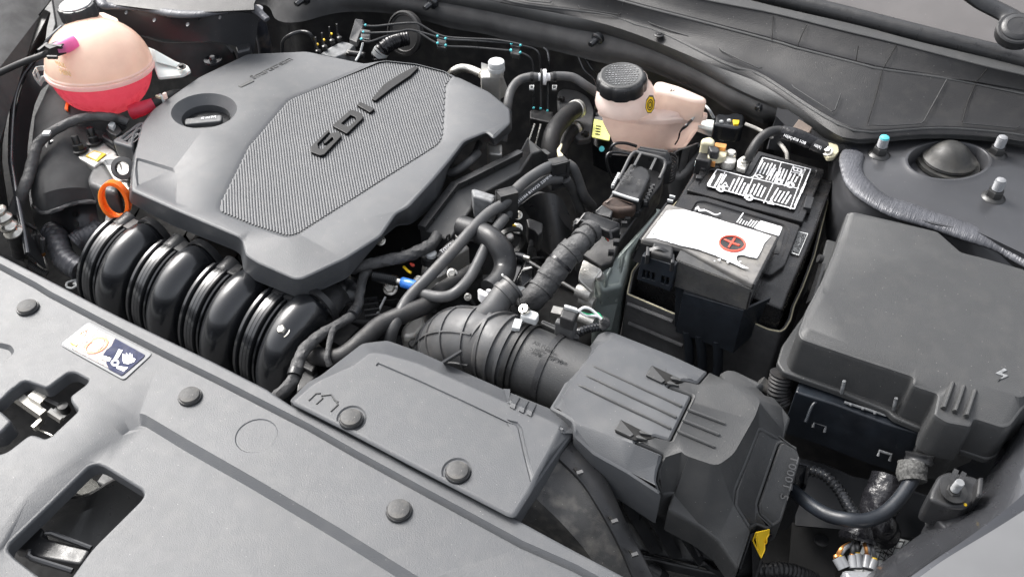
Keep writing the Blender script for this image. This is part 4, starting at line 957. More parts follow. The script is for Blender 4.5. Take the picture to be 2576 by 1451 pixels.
g = ribbon([[q4[1], q4[2]-EY*.0], [Pz('c2', 2440, 880, .025), d_+UP*.04], [Pz('c2', 2440, 900, -.0), d_]], .003); tc_.part('end_skirt', g, M_['bare'])
g = ribbon([[Pz('c2', 1452, 512, TC-.006), Pz('c2', 1206, 840, TC-.006)], [Pz('c2', 1380, 700, 0), Pz('c2', 1135, 1020, 0)]], .003); tc_.part('end_skirt', g, M_['bare'])
g = ribbon([[Pz('c2', 1206, 842, TC-.004), Pz('c2', 1580, 925, TC-.006)], [Pz('c2', 1190, 900, .032), Pz('c2', 1550, 1010, .032)], [Pz('c2', 1135, 1030, -.004), Pz('c2', 1530, 1200, -.004)]], .003); tc_.part('front_skirt', g, M_['satin'])
# latch
g = slab(rc(L('c2', .053, 1325, 852, 1512, 895, 1500, 1010, 1300, 950), .004), .03, .004); tc_.part('latch_well', g, M_['blk'])
g = ribbon([smooth(Q('c2', 1290, 945, .050, 1380, 930, .056, 1470, 985, .050), 4), smooth(Q('c2', 1290, 985, .036, 1380, 975, .042, 1470, 1030, .036), 4)], .006); tc_.part('latch_bow', g, M_['satin'])
for u, v in ((1275, 940), (1500, 1005)): tc_.part('latch_ear', slab(rc(L('c2', .050, u-15, v-45, u+18, v-38, u+18, v+45, u-18, v+40), .002), .02, .002), M_['satin'])
yq = Pz('c2', 1220, 985, .038).y
pq = lambda c, u, v: PV(*K(c, u, v), Vector((0, yq, 0)), EY)
def vplate(pts, y, th, holes=()):   # upright plate in the x-z plane
    g = G(); n = len(pts)
    def flatten(l): return [Vector((p.x, p.z, 0)) for p in l]
    base = G(); slab(flatten(pts), th, min(.001, th*.3), holes=[flatten(h) for h in holes], g=base)
    return G().add([Vector((p.x, y-p.z-th*0, p.y)) for p in base.v], base.f)
g = vplate([pq('c2', 1222, 985), pq('c2', 1520, 1078), pq('c2', 1505, 1190), pq('c2', 1475, 1310), pq('c2', 1172, 1200)], yq, .012,
           holes=[[pq('c2', u, v), pq('c2', u+28, v+8), pq('c2', u+20, v+80), pq('c2', u-8, v+70)] for u, v in ((1228, 1112), (1268, 1122), (1312, 1135), (1398, 1165), (1440, 1178))])
tc_.part('vented_bracket', g, M_['navy'])
# ---- cable duct box under the cover
yn = Pz('c3', 2140, 150, -.002).y+.002
pn = lambda u, v, c='c3': PV(*K(c, u, v), Vector((0, yn, 0)), EY)
t = Thing('cable_duct', 'dark navy plastic cable box hanging below the terminal cover', 'cable box')
t.part('front_panel', vplate([pn(1592, -10), pn(2142, 152), pn(2045, 538), pn(1522, 345)], yn, .008), M_['navy'])
g = vplate([pn(1500, -30), pn(1600, -6), pn(1528, 345), pn(1492, 325)], yn-.004, .03); t.part('side_panel', G().add([p+EY*.014 for p in g.v], g.f), M_['navy'])
t.part('side_panel', ribbon([[pn(2142, 150), pn(2045, 538)], [pn(2142, 150)+Vector((.028, .05, .0)), pn(2045, 538)+Vector((.02, .05, .02))]], .004), M_['navy'])
t.part('back_panel', vplate([pn(1540, 10)+EY*.02, pn(2150, 170)+EY*.02, pn(2060, 520), pn(1540, 330)], yn+.035, .004), M_['navy'])
for k, (u0, v0, u1, v1) in enumerate(((1628, 330, 1648, 640), (1742, 370, 1765, 700), (1905, 420, 1900, 730))):
    p0 = PV(*K('c3', u0, v0), Vector((0, yn+.006, 0)), EY); p1 = PV(*K('c3', u1, v1), Vector((0, yn+.006, 0)), EY)
    single('battery_cable', tube([p0, p0.lerp(p1, .5)+EX*.002, p1, p1-UP*.08], .0085, 18), M_['navy'], ('leftmost', 'middle', 'rightmost')[k]+' of the three dark cables dropping out of the navy cable box', 'cable', 'cables under the cable box')
# ---- quilted jacket round the battery
jk = Q('c2', 1078, 1335, -.088, 1122, 1130, -.085, 1500, 620, -.08) + L('D', -.08, 1690, 520, 1760, 440, 2110, 478) + Q('d2', 650, 500, -.06, 525, 1000, -.07, 420, 1280, -.075, 340, 1451, -.08) + Q('d3', 312, 240, -.062, 262, 322, -.058, 215, 352, -.057, 100, 330, -.060) + Q('c3', 2180, 250, -.064, 1510, 190, -.085)
jk = rc(jk, .004, 2)
t = Thing('battery_jacket', 'dark quilted insulation jacket with cream edge round the battery', 'jacket')
g = slab(jk, .28, .001, holes=[inset(jk, .006)]); t.part('jacket_wall', g, M_['fuzz'])
g = slab([p+UP*.0015 for p in inset(jk, .0005)], .002, .0004, holes=[[p+UP*.0015 for p in inset(jk, .0028)]]); t.part('cream_edge', g, M_['cream'])
jf = lambda u, v: PV(*K('c3', u, v), jk[0]+Vector((0, -.006, 0)), Vector((.03, 1, 0)).normalized())
g = ridge([jf(1090, 90), jf(1500, 250)], .008, .004, up=Vector((0, -1, 0))); ridge([jf(1100, 265), jf(1590, 470)], .008, .004, up=Vector((0, -1, 0)), g=g); t.part('quilt_seam', g, M_['fuzz'], kind='stuff')
# ================================================================ FUSE BOX
FZ = .052
fb1 = Thing('fuse_box', 'large dark grey fuse box with grained lid and lightning symbol', 'fuse box')
Tl = rc(Q('d2', 885, 585, FZ, 1260, 672, FZ, 1640, 765, FZ, 1850, 950, FZ, 2060, 1002, FZ, 2418, 1105, FZ) + L('D', FZ, 2720, 770, 2680, 960) + Q('d3', 2418, 1035, .040, 2300, 1192, .036, 2230, 1212, .036, 1970, 1130, .036, 1942, 1205, .036, 1720, 1165, .036, 1600, 1092, .038, 1640, 908, .040, 1405, 830, .042, 1418, 752, .046,
       900, 582, .046, 400, 412, .046, 368, 350, .046, 445, 140, .046) + Q('d2', 590, 1200, .046, 700, 930, .046, 815, 592, .046), .005, 3)
pl2 = rc(Q('d2', 895, 600, FZ, 1630, 780, FZ, 1850, 965, FZ, 2418, 1120, FZ) + L('D', FZ, 2705, 780, 2650, 945) + Q('d3', 2390, 945, FZ, 1900, 790, FZ, 1400, 640, FZ, 900, 480, FZ, 470, 332, FZ, 455, 300, FZ, 590, -20, FZ) + Q('d2', 640, 1350, FZ, 800, 900, FZ, 880, 620, FZ), .008, 3)
g = G(); loft(g, [lower(inset(Tl, -.003), .075), lower(inset(Tl, -.0006), .008), lower(Tl, .005), inset(Tl, .001, -.0012), inset(Tl, .0035, 0), inset(Tl, .004, 0)])
sheet(g, inset(Tl, .004, 0), loops=[pl2]); fb1.part('lid', g, M_['plast2'], ang=40)
lip = rc(Q('d3', 225, 470, -.022, 180, 620, -.024, 240, 708, -.024, 760, 890, -.024, 1190, 1065, -.024, 1240, 1118, -.024, 1460, 1212, -.024, 1620, 1270, -.03) + Q('h', 1110, 535, -.03, 1340, 612, -.03, 1400, 585, -.03, 1600, 262, -.03) + L('D', -.03, 2740, 900, 2740, 760, 2500, 640, 2200, 640, 2080, 600) + Q('d2', 470, 1451, -.02), .005, 3)
fb1.part('lid_lip', slab(lip, .010, .003), M_['plast2'])
tw = rc(Q('d3', 1640, 912, .03, 1602, 1095, .028, 1720, 1168, .026, 1940, 1208, .026, 1972, 1135, .026, 2300, 1000, .03, 1900, 880, .03), .004, 2)
fb1.part('lid_tower', slab(tw, .13, .002, taper=.0), M_['plast2'])
for u0, v0, u1, v1 in ((1770, 815, 1688, 1040), (1870, 845, 1790, 1070), (1972, 882, 1895, 1110)):
    fb1.part('lid_rib', ridge([Pz('d3', u0, v0, .047), Pz('d3', u1, v1, .041)], .008, .0055), M_['plast2'])
bl = rc(L('d3', FZ+.0016, 2240, 672, 2160, 718, 2235, 742, 2178, 788, 2282, 740, 2215, 715, 2268, 690), .001, 2)
fb1.part('lightning_symbol', slab(bl, .0018, .0004), M_['mgrey'])
boxl = rc(Q('d3', 330, 760, -.04, 300, 1100, -.05, 1050, 1390, -.05, 1400, 1330, -.05) + Q('h', 780, 520, -.06, 880, 600, -.06, 1280, 720, -.05, 1596, 400, -.05) + L('D', -.05, 2740, 900, 2560, 700, 2120, 700), .004, 2)
yb = Pz('d3', 340, 900, -.045).y
fb1.part('lower_box', slab(rc(Q('d3', 345, 890, -.04, 700, 1000, -.04, 1180, 1180, -.04, 1440, 1260, -.04, 1900, 1300, -.04) + L('D', -.04, 2560, 1100, 2700, 900, 2560, 720, 2110, 720), .004, 2), .10, .003), M_['navy'])
fb1.part('lower_box', slab(rc(Q('d3', 300, 1130, -.14, 620, 1225, -.14, 1030, 1390, -.14, 1300, 1440, -.14) + L('D', -.14, 2500, 1150, 2600, 900, 2500, 780, 2120, 780), .004, 2), .16, .003), M_['blk'])
KK.update(t=.6, l=.6)
for (u, v) in ((785, 1080), (890, 1120), (1000, 1160)):
    a = Pz('d3', u+60, v-70, -.05); b = Pz('d3', u, v+90, -.10); fb1.part('case_rib', bar(Vector((a.x, a.y-.002, -.055)), Vector((b.x, a.y-.004, -.13)), .006, .006, up=EY), M_['rub2'])
for u, v in ((790, 790), (1260, 945)):
    a, b = Pz('d3', u, v, .004), Pz('d3', u-15, v+110, -.035)
    fb1.part('hinge_hook', tube([a, a.lerp(b, .45)-EY*.006, b-EY*.004, b+Vector((.012, 0, -.004))], .0045, 8), M_['mgrey'])
a, b = Pz('d3', 790, 980, -.035), Pz('d3', 1170, 1100, -.035)
fb1.part('hinge_bar', tube([a, b], .0035, 8, sm=0), M_['mgrey'])
for u, v in ((850, 1003), (960, 1040), (1068, 1078)): fb1.part('hinge_knob', ball(Pz('d3', u, v, -.033), .0045, .0045, .0045, seg=10), M_['mgrey'])
for u, v, c in ((700, 1030, 'd3'), (1130, 1170, 'd3')): fb1.part('hinge_post', tube([Pz(c, u+60, v-50, -.05), Pz(c, u, v+50, -.075)], .007, 8, sm=0), M_['satin'])
for u, v in ((560, 1180), (1150, 1440)):
    p = [Pz('d3', u-55, v+30, -.10), Pz('d3', u-40, v-20, -.095), Pz('d3', u+65, v+15, -.095), Pz('d3', u+50, v+70, -.105)]
    fb1.part('case_clip', tube(p, .004, 8, sm=0), M_['mgrey'])
g = tube([Pz('d3', 440, 1160, -.07), Pz('d3', 510, 1000, -.05), Pz('d3', 600, 975, -.05), Pz('d3', 710, 1000, -.05)], .004, 8); fb1.part('moulded_edge', g, M_['navy'])
g = ribbon([Q('d2', 600, 1050, .02, 560, 1180, .02, 500, 1380, .02), Q('d2', 560, 1060, -.03, 520, 1200, -.03, 440, 1420, -.03)], .004); fb1.part('side_wall', g, M_['satin'])
g = lathe([(.001, .012), (.012, .012), (.013, 0)], Pz('d2', 590, 1020, .0), Vector((-1, -.4, .3)), 16); fb1.part('side_boss', g, M_['satin'])
KK.update(t=1, l=1)
# ================================================================ COWL, WINDSHIELD EDGE, FIREWALL
def HL(*a): return Q(*a)
CL = {}; CZ = -.03
CL['lip'] = L('D', .045, 660, -75, 900, -36, 1120, 2, 1276, 32) + L('c1', .045, 400, 200, 700, 258, 900, 292, 1300, 425, 1700, 605, 2000, 765, 2263, 890) + L('d1', .045, 200, 975, 400, 1095, 620, 1235, 830, 1305, 1100, 1294, 1500, 1258, 2000, 1272, 2418, 1320) + L('D', .045, 2760, 402, 3250, 480)
CL['edge'] = L('D', 0.065, 680, -100, 920, -62, 1140, -20) + L('c1', 0.065, 0, 42, 450, 120, 880, 218, 1150, 305, 1460, 425, 1900, 610) + L('D', 0.065, 1904, 206) + L('d1', 0.065, 400, 1003, 700, 1210, 830, 1278, 1100, 1270, 1500, 1234, 2000, 1248, 2418, 1300) + L('D', 0.065, 2760, 392, 3250, 468)
CL['step'] = L('D', 0.070, 700, -125, 940, -85, 1160, -45) + L('c1', 0.070, 0, 8, 600, 96, 950, 146, 1150, 222, 1400, 300, 2000, 592) + L('d1', 0.070, 0, 668, 450, 962, 700, 1112, 900, 1190, 1100, 1198, 1600, 1162, 2000, 1180, 2418, 1228) + L('D', 0.070, 2760, 374, 3250, 452)
CL['upper'] = L('D', 0.105, 760, -190, 1000, -150, 1250, -75) + L('c1', 0.105, 560, -110, 1000, -2, 1250, 66, 1700, 182, 2418, 372) + L('d1', 0.105, 350, 432, 900, 572, 1130, 628, 1720, 712, 2418, 850) + L('D', 0.105, 2760, 275, 3250, 395)
CL['seal'] = L('D', 0.135, 860, -300, 1100, -230, 1400, -100, 1600, -45) + L('c1', 0.135, 1700, -12, 2418, 130) + L('d1', 0.135, 800, 290, 1260, 400, 2080, 612, 2418, 690) + L('D', 0.135, 2760, 240, 3250, 365)
CL['bar0'] = L('D', 0.142, 900, -320, 1150, -245, 1450, -110, 1650, -60, 1904, 6) + L('d1', 0.142, 900, 228, 1500, 388, 2418, 602) + L('D', 0.142, 2760, 215, 3250, 340)
CL['bar1'] = L('D', 0.152, 950, -350, 1200, -280, 1500, -150, 1720, -92) + L('d1', 0.152, 480, -10, 1000, 108, 1700, 296, 2418, 478) + L('D', 0.152, 2760, 185, 3250, 310)
N_ = 70
CR_ = {k: resamp(smooth(v, 6), N_) for k, v in CL.items()}
def align(a, b):   # match the points of line b to those of line a by distance across the car
    o = []
    for p in a:
        bi = min(range(len(b)-1), key=lambda i: abs((b[i].x+b[i+1].x)/2-p.x)); q0, q1 = b[bi], b[bi+1]
        t = (p.x-q0.x)/(q1.x-q0.x) if abs(q1.x-q0.x) > 1e-6 else 0
        o.append(q0.lerp(q1, max(-.2, min(1.2, t))))
    return o
base = CR_['lip']
rowsC = [base]+[align(base, CR_[k]) for k in ('edge', 'step')]
cw = Thing('cowl', 'long dark plastic cowl panel under the windshield', 'cowl')
# second row slightly crowned so the front lip reads as a rounded band
lipm = [a.lerp(b, .5)+Vector((0, -.002, .004)) for a, b in zip(rowsC[0], rowsC[1])]
cw.part('front_lip', ribbon([[p-UP*.012+EY*.006 for p in rowsC[0]], rowsC[0], lipm, rowsC[1], [p+EY*.006-UP*.004 for p in rowsC[1]]], .004), M_['plast2'])
cw.part('front_channel', ribbon([[p+EY*.006-UP*.004 for p in rowsC[1]], [a.lerp(b, .5)-UP*.003 for a, b in zip(rowsC[1], rowsC[2])], rowsC[2]], .004), M_['cowl'])
u1 = align(base, CR_['upper']); u2 = align(base, CR_['seal']); u3 = align(base, CR_['bar0']); u4 = align(base, CR_['bar1'])
cw.part('lower_slope', ribbon([rowsC[2], [p+EY*.004+UP*.003 for p in rowsC[2]]]+[[a.lerp(b, t)-UP*.008*math.sin(math.pi*t) for a, b in zip(rowsC[2], u1)] for t in (.1, .3, .5, .7, .9)]+[u1], .004), M_['cowl'])
cw.part('upper_slope', ribbon([[p+EY*.003+UP*.0035 for p in u1]]+[[a.lerp(b, t)-UP*.006*math.sin(math.pi*t) for a, b in zip(u1, u2)] for t in (.15, .4, .6, .85)]+[u2], .004), M_['cowl'])
cw.part('step_edge', ridge(CR_['upper'], .006, .002), M_['plast2'])
cw.part('step_edge', ridge(CR_['step'], .004, .002), M_['plast2'])
cw.part('glass_ledge', ribbon([[p+UP*.002 for p in u2], u3], .004), M_['plast2'])
cw.part('ledge_edge', ridge([p+UP*.002 for p in CR_['seal']], .0035, .0015), M_['plast2'])
def onslope(c, u, v, t):    # a point of the sloping cowl between step and upper line
    return Pz(c, u, v, CZ+.10+.035*t-.006*math.sin(math.pi*t)+.0035)
def seamline(c, q, ts, w=.0022, name='moulded_line', m='plast2', h=.0012):
    p = [onslope(c, q[2*i], q[2*i+1], ts[i]) for i in range(len(ts))]; cw.part(name, ridge(p, w, h, up=Vector((0, -.5, .85))), M_[m])
seamline('c1', (645, 55, 660, 78, 760, 95, 1010, 135, 1040, 110, 1050, 20), (.35, .25, .22, .22, .35, .9))
seamline('c1', (1280, 198, 1300, 215, 1480, 280, 1640, 330, 1662, 320), (.3, .26, .24, .24, .28))
seamline('c1', (1922, 436, 1940, 460, 2100, 540, 2280, 620, 2310, 615), (.3, .26, .24, .24, .28))
seamline('c1', (0, -45, 200, 10, 390, 28, 410, 5), (.3, .25, .25, .35))
seamline('d1', (318, 772, 330, 790, 500, 900, 680, 1012, 705, 1000, 760, 850), (.3, .26, .24, .24, .26, .5))
seamline('d1', (1135, 632, 1080, 860, 1002, 1110), (.98, .6, .2), name='panel_joint', m='void', h=.0006)
seamline('d1', (1010, 1132, 1180, 1140, 1480, 1122, 1510, 1100, 1620, 900, 1718, 722), (.18, .16, .16, .2, .6, .97))
seamline('d1', (1980, 760, 1910, 920, 1858, 1105), (.97, .6, .22), name='panel_joint', m='void', h=.0006)
seamline('d1', (1865, 1118, 2100, 1138, 2340, 1162, 2380, 1140), (.2, .17, .17, .2))
def seam2(q, ts):
    p = [Pz('d1', q[2*i], q[2*i+1], .135+CZ+.03*ts[i]+.001) for i in range(len(ts))]; cw.part('panel_joint', ridge(p, .002, .0006, up=Vector((0, -.5, .85))), M_['void'])
seam2((365, 425, 400, 330, 452, 222), (.05, .5, .95)); seam2((1145, 620, 1200, 520, 1262, 410), (.05, .5, .95)); seam2((1985, 745, 2030, 690, 2088, 620), (.05, .5, .95)); seam2((135, 365, 140, 250, 145, 140), (.05, .5, .95)); seam2((895, 560, 905, 500, 918, 420), (.05, .4, .8))
KK.update(l=.52)
c = Pz('c1', 1375, 318, .103+CZ); t = Thing('cowl_screw', 'small round black plastic screw rivet on the cowl lip', 'clip')
t.part('rivet_flange', lathe([(.021, -.002), (.021, .002), (.018, .004), (.012, .0045)], c, seg=24), M_['satin']); t.part('rivet_head', lathe([(.011, .003), (.011, .007), (.009, .009), (.001, .0085)], c, seg=6), M_['blk'])
KK.update(l=1)
single('windshield_trim', tube(resamp(smooth([a.lerp(b, .5) for a, b in zip(resamp(CR_['bar0'], 12), resamp(CR_['bar1'], 12))], 4), 60), .0175, 18, sm=0), M_['satin'], 'rounded black rubber trim along the bottom of the windshield', 'trim')
wg = [u4, [p+Vector((0, .25, .13)) for p in u4], [p+Vector((0, .75, .40)) for p in u4]]
single('windshield', ribbon([[q-UP*.004 for q in r] for r in wg], .005), mat('tinted_glass_band', (.10, .095, .095), .5, var=.04, grain=.1, rv=.02, speck=.4, spec=.3), 'tinted dusty windshield strip above the rubber trim', 'windshield')
KK.update(l=.60, t=.75)
t = Thing('wiper_arm', 'black wiper arm with round pivot cap on the windshield', 'wiper')
pa = [Pz('d1', 2440, 250, .255), Pz('d1', 2250, 130, .255), Pz('d1', 2010, 10, .27), Pz('d1', 1850, -90, .29)]
t.part('arm', tube(pa, [.036, .032, .030, .026], 16, flat=.45), M_['satin'])
c = Pz('d1', 2360, 255, .268); nn = Vector((0, -.45, .9)).normalized()
t.part('pivot_housing', lathe([(.056, -.03), (.056, .0), (.052, .004), (.046, .004)], c, nn, 40), M_['satin'])
t.part('pivot_cap', lathe([(.045, .0), (.045, .006), (.041, .010), (.030, .0115), (.029, .0105), (.001, .0105)], c, nn, 40), M_['satin'])
KK.update(l=1, t=1)
# ---- felt-lined bulkhead under the lip
fo_t = [p-UP*.010+EY*.004 for p in base]
fo_b = L('b1', -.02, -260, 20, 60, 40, 150, 80, 190, 165, 280, 205, 450, 196, 700, 130, 900, 108, 1200, 122, 1500, 180, 1800, 260, 2100, 312) + L('c1', -.02, 0, 366, 500, 482, 850, 570, 1250, 640, 1500, 732, 1810, 872, 2020, 1008, 2140, 1030, 2230, 1085, 2340, 1130) + L('d1', -.02, 170, 1100, 400, 1250, 620, 1360)
fo_b = resamp(smooth(fo_b, 5), 90); fo_t2 = align(fo_b, CR_['lip']); fo_t2 = [p-UP*.008+EY*.003 for p in fo_t2]
g = ribbon([fo_t2]+[[a.lerp(b, t)+Vector((.0, -.014*math.sin(math.pi*min(t*1.1, 1)), .004*math.sin(math.pi*t))) for a, b in zip(fo_t2, fo_b)] for t in (.15, .35, .55, .75, .9)]+[fo_b, [p+Vector((0, .02, -.006)) for p in fo_b]], .006)
single('felt_insulation', g, M_['foam'], 'dark felt insulation band hanging under the cowl lip', 'insulation')
fw = [p+Vector((0, .055, 0)) for p in fo_b]
xx = [Vector((-2.2, fw[0].y-.1, 0)), Vector((-1.75, fw[0].y, 0))]+fw+[Vector((.1, fw[-1].y+.05, 0)), Vector((.9, fw[-1].y+.1, 0))]
xx = [Vector((p.x, p.y, 0)) for p in xx]
g = ribbon([[Vector((p.x, p.y, .06)) for p in xx], [Vector((p.x, p.y-.01, -.15)) for p in xx], [Vector((p.x, p.y-.06, -.32)) for p in xx], [Vector((p.x, p.y-.25, -.52)) for p in xx]], .006)
single('firewall', g, M_['blk'], 'dark bulkhead wall behind the engine', 'bulkhead')
KK.update(l=.66)
GS = 'plastic studs on the felt under the cowl'
for (cd, u, v, lab) in (('c1', 790, 370, 'black slotted plastic stud on the felt above the brake fluid cap'), ('c1', 2300, 945, 'black slotted plastic stud on the felt above the white plug bracket'),
                        ('b1', 1590, 45, 'black plastic stud near the top edge above the brake lines'), ('b1', 430, 10, 'black plastic stud at the top edge left of the others')):
    z = .030 if cd == 'c1' else .036; c = Pz(cd, u+20, v-10, z); t = Thing('plastic_stud', lab, 'stud', GS, loc=c.copy()); nn = Vector((-.15, -.93, -.12)).normalized()
    t.part('stud_flange', lathe([(.022, -.014), (.022, .0), (.019, .003), (.012, .004)], c, nn, 26), M_['gloss'])
    t.part('stud_pin', lathe([(.0115, .0), (.0115, .030), (.0095, .036), (.001, .036)], c, nn, 16, fn=lambda k, h: .75 if k % 8 == 0 else 1), M_['gloss'])
# ================================================================ RIGHT STRUT TOWER
KK.update(l=1)
tp = rc(Q('d1', 800, 1310, .045) + L('D', .045, 2200, 340, 2400, 330, 2760, 350, 3150, 420, 3150, 900, 2760, 780) + Q('d2', 2418, 1010, .035, 2000, 760, .045, 1600, 690, .045, 1200, 560, .045, 1000, 440, .045, 880, 300, .045, 830, 120, .045), .01)
oc_ = [Pz('d2', 1735+372*math.cos(a), 120+172*math.sin(a), .049) for a in [2*math.pi*k/44 for k in range(44)]]
ocb = [p-UP*.004 for p in inset(oc_, -.013)]
g = G(); T2 = [Vector((p.x, p.y, .043)) for p in tp]
oin = lower(inset(oc_, .006), .03)
loft(g, [inset(oc_, -.004), oc_, lower(inset(oc_, .002), .002), oin]); sheet(g, T2, loops=[ocb], holes=[inset(oc_, -.004)]); sheet(g, oin); loft(g, [lower(T2, .05), T2])
stw = Thing('strut_tower', 'dark blue grey strut tower on the right with round opening and sealed edge', 'strut tower')
stw.part('tower_plate', g, M_['paint'])
sb = Q('d2', 870, 60, .045, 850, 160, .045, 890, 300, .044, 1010, 430, .042, 1200, 540, .04, 1450, 620, .038, 1700, 700, .036, 2000, 800, .034, 2250, 900, .03, 2418, 1000, .028) + L('D', .028, 2700, 720)
stw.part('seam_sealer', tube(sb, lambda t: .0175+.003*math.sin(t*3)+.0002*math.sin(t*230)+.0010*math.sin(t*31), 22, sm=30, flat=.38, k=1.15), M_['seal'])
g = ribbon([Q('d2', 790, -40, .043, 825, 130, .043, 880, 330, .043, 1010, 480, .043, 1250, 600, .042, 1700, 730, .036, 2418, 1030, .022), Q('d2', 700, 60, .0, 690, 300, .0, 720, 500, .0, 860, 620, .005, 1180, 730, .01, 1650, 860, .01, 2418, 1200, .0), Q('d2', 650, 100, -.08, 620, 450, -.09, 640, 900, -.09, 760, 980, -.09, 1100, 1000, -.08, 1700, 1150, -.06, 2418, 1400, -.08)], .004, n=3)
stw.part('inner_wall', g, M_['paint'])
stw.part('weld_dimple', lathe([(.006, -.001), (.006, .0008), (.0045, -.0004), (.001, -.0002)], Pz('d2', 1170, 600, -.004)+UP*.012, Vector((-.1, -.6, .8)), 18), M_['paint'])
stw.part('weld_dimple', lathe([(.006, -.001), (.006, .0008), (.0045, -.0004), (.001, -.0002)], Pz('d2', 1890, 925, .002)+UP*.008, Vector((-.1, -.6, .8)), 18), M_['paint'])
for k in range(5):
    sx = 40*k; stw.part('dirt_smear', slab([Pz('d1', 880+sx*6+26*math.cos(a)*(1+.8*math.sin(3*a+k)), 1345+30*math.sin(k*1.7)+22*math.sin(a)*(1+.6*math.cos(2*a+k)), .0442) for a in [2*math.pi*j/14 for j in range(14)]], .0008, .0001), M_['paintd'])
cdm = Pz('d2', 1738, 120, .030)
KK.update(l=.72)
dm = Thing('strut_mount', 'dusty black rubber dome cap in the strut tower opening', 'strut mount')
dm.part('mount_ring', lathe([(.080, -.012), (.078, -.004), (.060, -.002), (.052, -.004)], cdm, seg=44), M_['dome'])
dm.part('dome_cap', lathe([(.064, -.004), (.068, .001), (.066, .004), (.068, .007), (.064, .010), (.058, .013), (.050, .024), (.040, .034), (.030, .042), (.020, .047), (.010, .0485), (.001, .049)], cdm, seg=44), M_['dome'])
KK.update(l=.85, t=.9)
GB = 'studs with flange nuts on the strut tower'
for cd, u, v, lab, top in (('d1', 1105, 1400, 'threaded stud with turquoise painted tip and black nut on the strut tower', 'cyan'), ('d2', 2140, 460, 'bare threaded stud with black nut, in front of the rubber dome on the strut tower', None), ('d1', 2160, 1400, 'bare threaded stud with black nut behind the rubber dome on the strut tower', None)):
    c = Pz(cd, u, v, .044); t = Thing('strut_stud', lab, 'bolt', GB, loc=c.copy())
    t.part('flange_nut', lathe([(.024, -.002), (.024, .001), (.019, .005), (.016, .006)], c, seg=26), M_['dkst'])
    t.part('hex_nut', lathe([(.0165, .004), (.0165, .018), (.014, .021), (.009, .021)], c, seg=6), M_['dkst'], parent=None)
    t.part('thread', tube([c+UP*.014, c+UP*.036], .0105, 16, sm=0, corr=(.003, .0012)), M_['sleeve'])
    t.part('stud_tip', lathe([(.0105, .041), (.0095, .046), (.005, .049), (.001, .049)], c, seg=18), M_['cyan'] if top else M_['sleeve'])
g = slab(rc(Q('d2', 1950, 960, -.0, 2000, 875, .0, 2160, 885, .0, 2260, 910, .0, 2340, 960, .0, 2345, 1060, .0, 2300, 1080, .0, 2060, 1010, .0), .003), .03, .003, holes=[rc(L('d2', .0, 1990, 960, 2025, 905, 2150, 905, 2250, 935, 2310, 990, 2300, 1050, 2080, 1000), .003)])
single('relay_socket', g, M_['blk'], 'open black socket frame between fuse box and strut tower', 'socket')
single('socket_floor', slab(L('d2', -.03, 1960, 960, 2010, 890, 2260, 920, 2330, 1070, 2060, 1020), .01, .001), M_['satin'], 'dark inside of the open socket by the strut tower', 'socket floor')
KK.update(l=.52, t=.6, b=.8)
# ================================================================ RIGHT FENDER RAIL
R0_ = Q('h', 3000, -50, .03, 1850, 790, .03, 1596, 962, .03, 1400, 1088, .03, 1200, 1208, .03, 1000, 1330, .03, 830, 1451, .03, 640, 1580, .03)
R1_ = Q('h', 2800, -500, .02, 1800, 300, .018, 1640, 560, .018, 1520, 760, .018, 1380, 930, .015, 1200, 1110, .01, 1050, 1230, .006, 880, 1340, .0, 700, 1470, -.008, 560, 1580, -.012)
R2_ = Q('h', 2700, -700, .0, 1720, 100, .0, 1596, 380, .0, 1480, 660, .0, 1340, 900, -.005, 1140, 1060, -.01, 1030, 1140, -.015, 850, 1265, -.02, 650, 1400, -.03, 500, 1520, -.035)
R3_ = Q('h', 2600, -800, -.07, 1640, 50, -.07, 1500, 330, -.07, 1400, 600, -.06, 1240, 870, -.06, 1080, 1010, -.06, 940, 1085, -.065, 760, 1215, -.07, 560, 1365, -.08, 430, 1480, -.09)
_n4 = 26
R0_, R1_, R2_, R3_ = [resamp(smooth(q, 4), _n4) for q in (R0_, R1_, R2_, R3_)]
fr = Thing('fender_rail', 'dark metallic painted inner fender rail at the lower right', 'fender rail')
fr.part('rail', ribbon([[p+Vector((.004, -.004, -.004)) for p in R0_], [a.lerp(b, .35)+UP*.004 for a, b in zip(R0_, R1_)], R1_, R2_, R3_], .004, n=3), M_['rail'])
out_ = [[p+Vector((.0015, -.0015, .0015)) for p in R0_], [p+Vector((.10, -.12, .01)) for p in R0_], [p+Vector((.35, -.35, -.06)) for p in R0_], [p+Vector((.45, -.45, -.4)) for p in R0_]]
single('front_fender', ribbon(out_, .004, n=3), M_['body'], 'light grey outer fender at the bottom right corner', 'fender')
# bracket arm standing on the rail and stud box
bx = Thing('mounting_bracket', 'dark painted bracket arm on the fender rail under the stud box', 'bracket')
bx.part('arm', slab(rc(Q('h', 960, 955, -.03, 1160, 1000, -.02, 1270, 950, -.01, 1300, 1010, -.01, 1200, 1130, -.01, 1050, 1280, -.0, 975, 1260, -.01, 1030, 1100, -.03, 935, 1000, -.04), .004), .05, .005), M_['paint'])
bx.part('lower_pad', slab(rc(L('h', -.035, 940, 950, 1120, 1010, 1080, 1060, 935, 1000), .004), .03, .003), M_['rub'])
sbx = Thing('stud_holder', 'black plastic stud holder beside the fuse box with washer and threaded stud', 'stud holder')
sbx.part('holder_body', slab(rc(L('h', -.0, 985, 720, 1060, 690, 1250, 730, 1300, 770, 1290, 880, 1180, 960, 1065, 950, 945, 905, 920, 880, 930, 830), .006), .05, .005), M_['satin'])
sbx.part('holder_wall', slab(rc(L('h', .018, 1270, 735, 1312, 735, 1300, 870, 1255, 880), .003), .05, .003), M_['satin'])
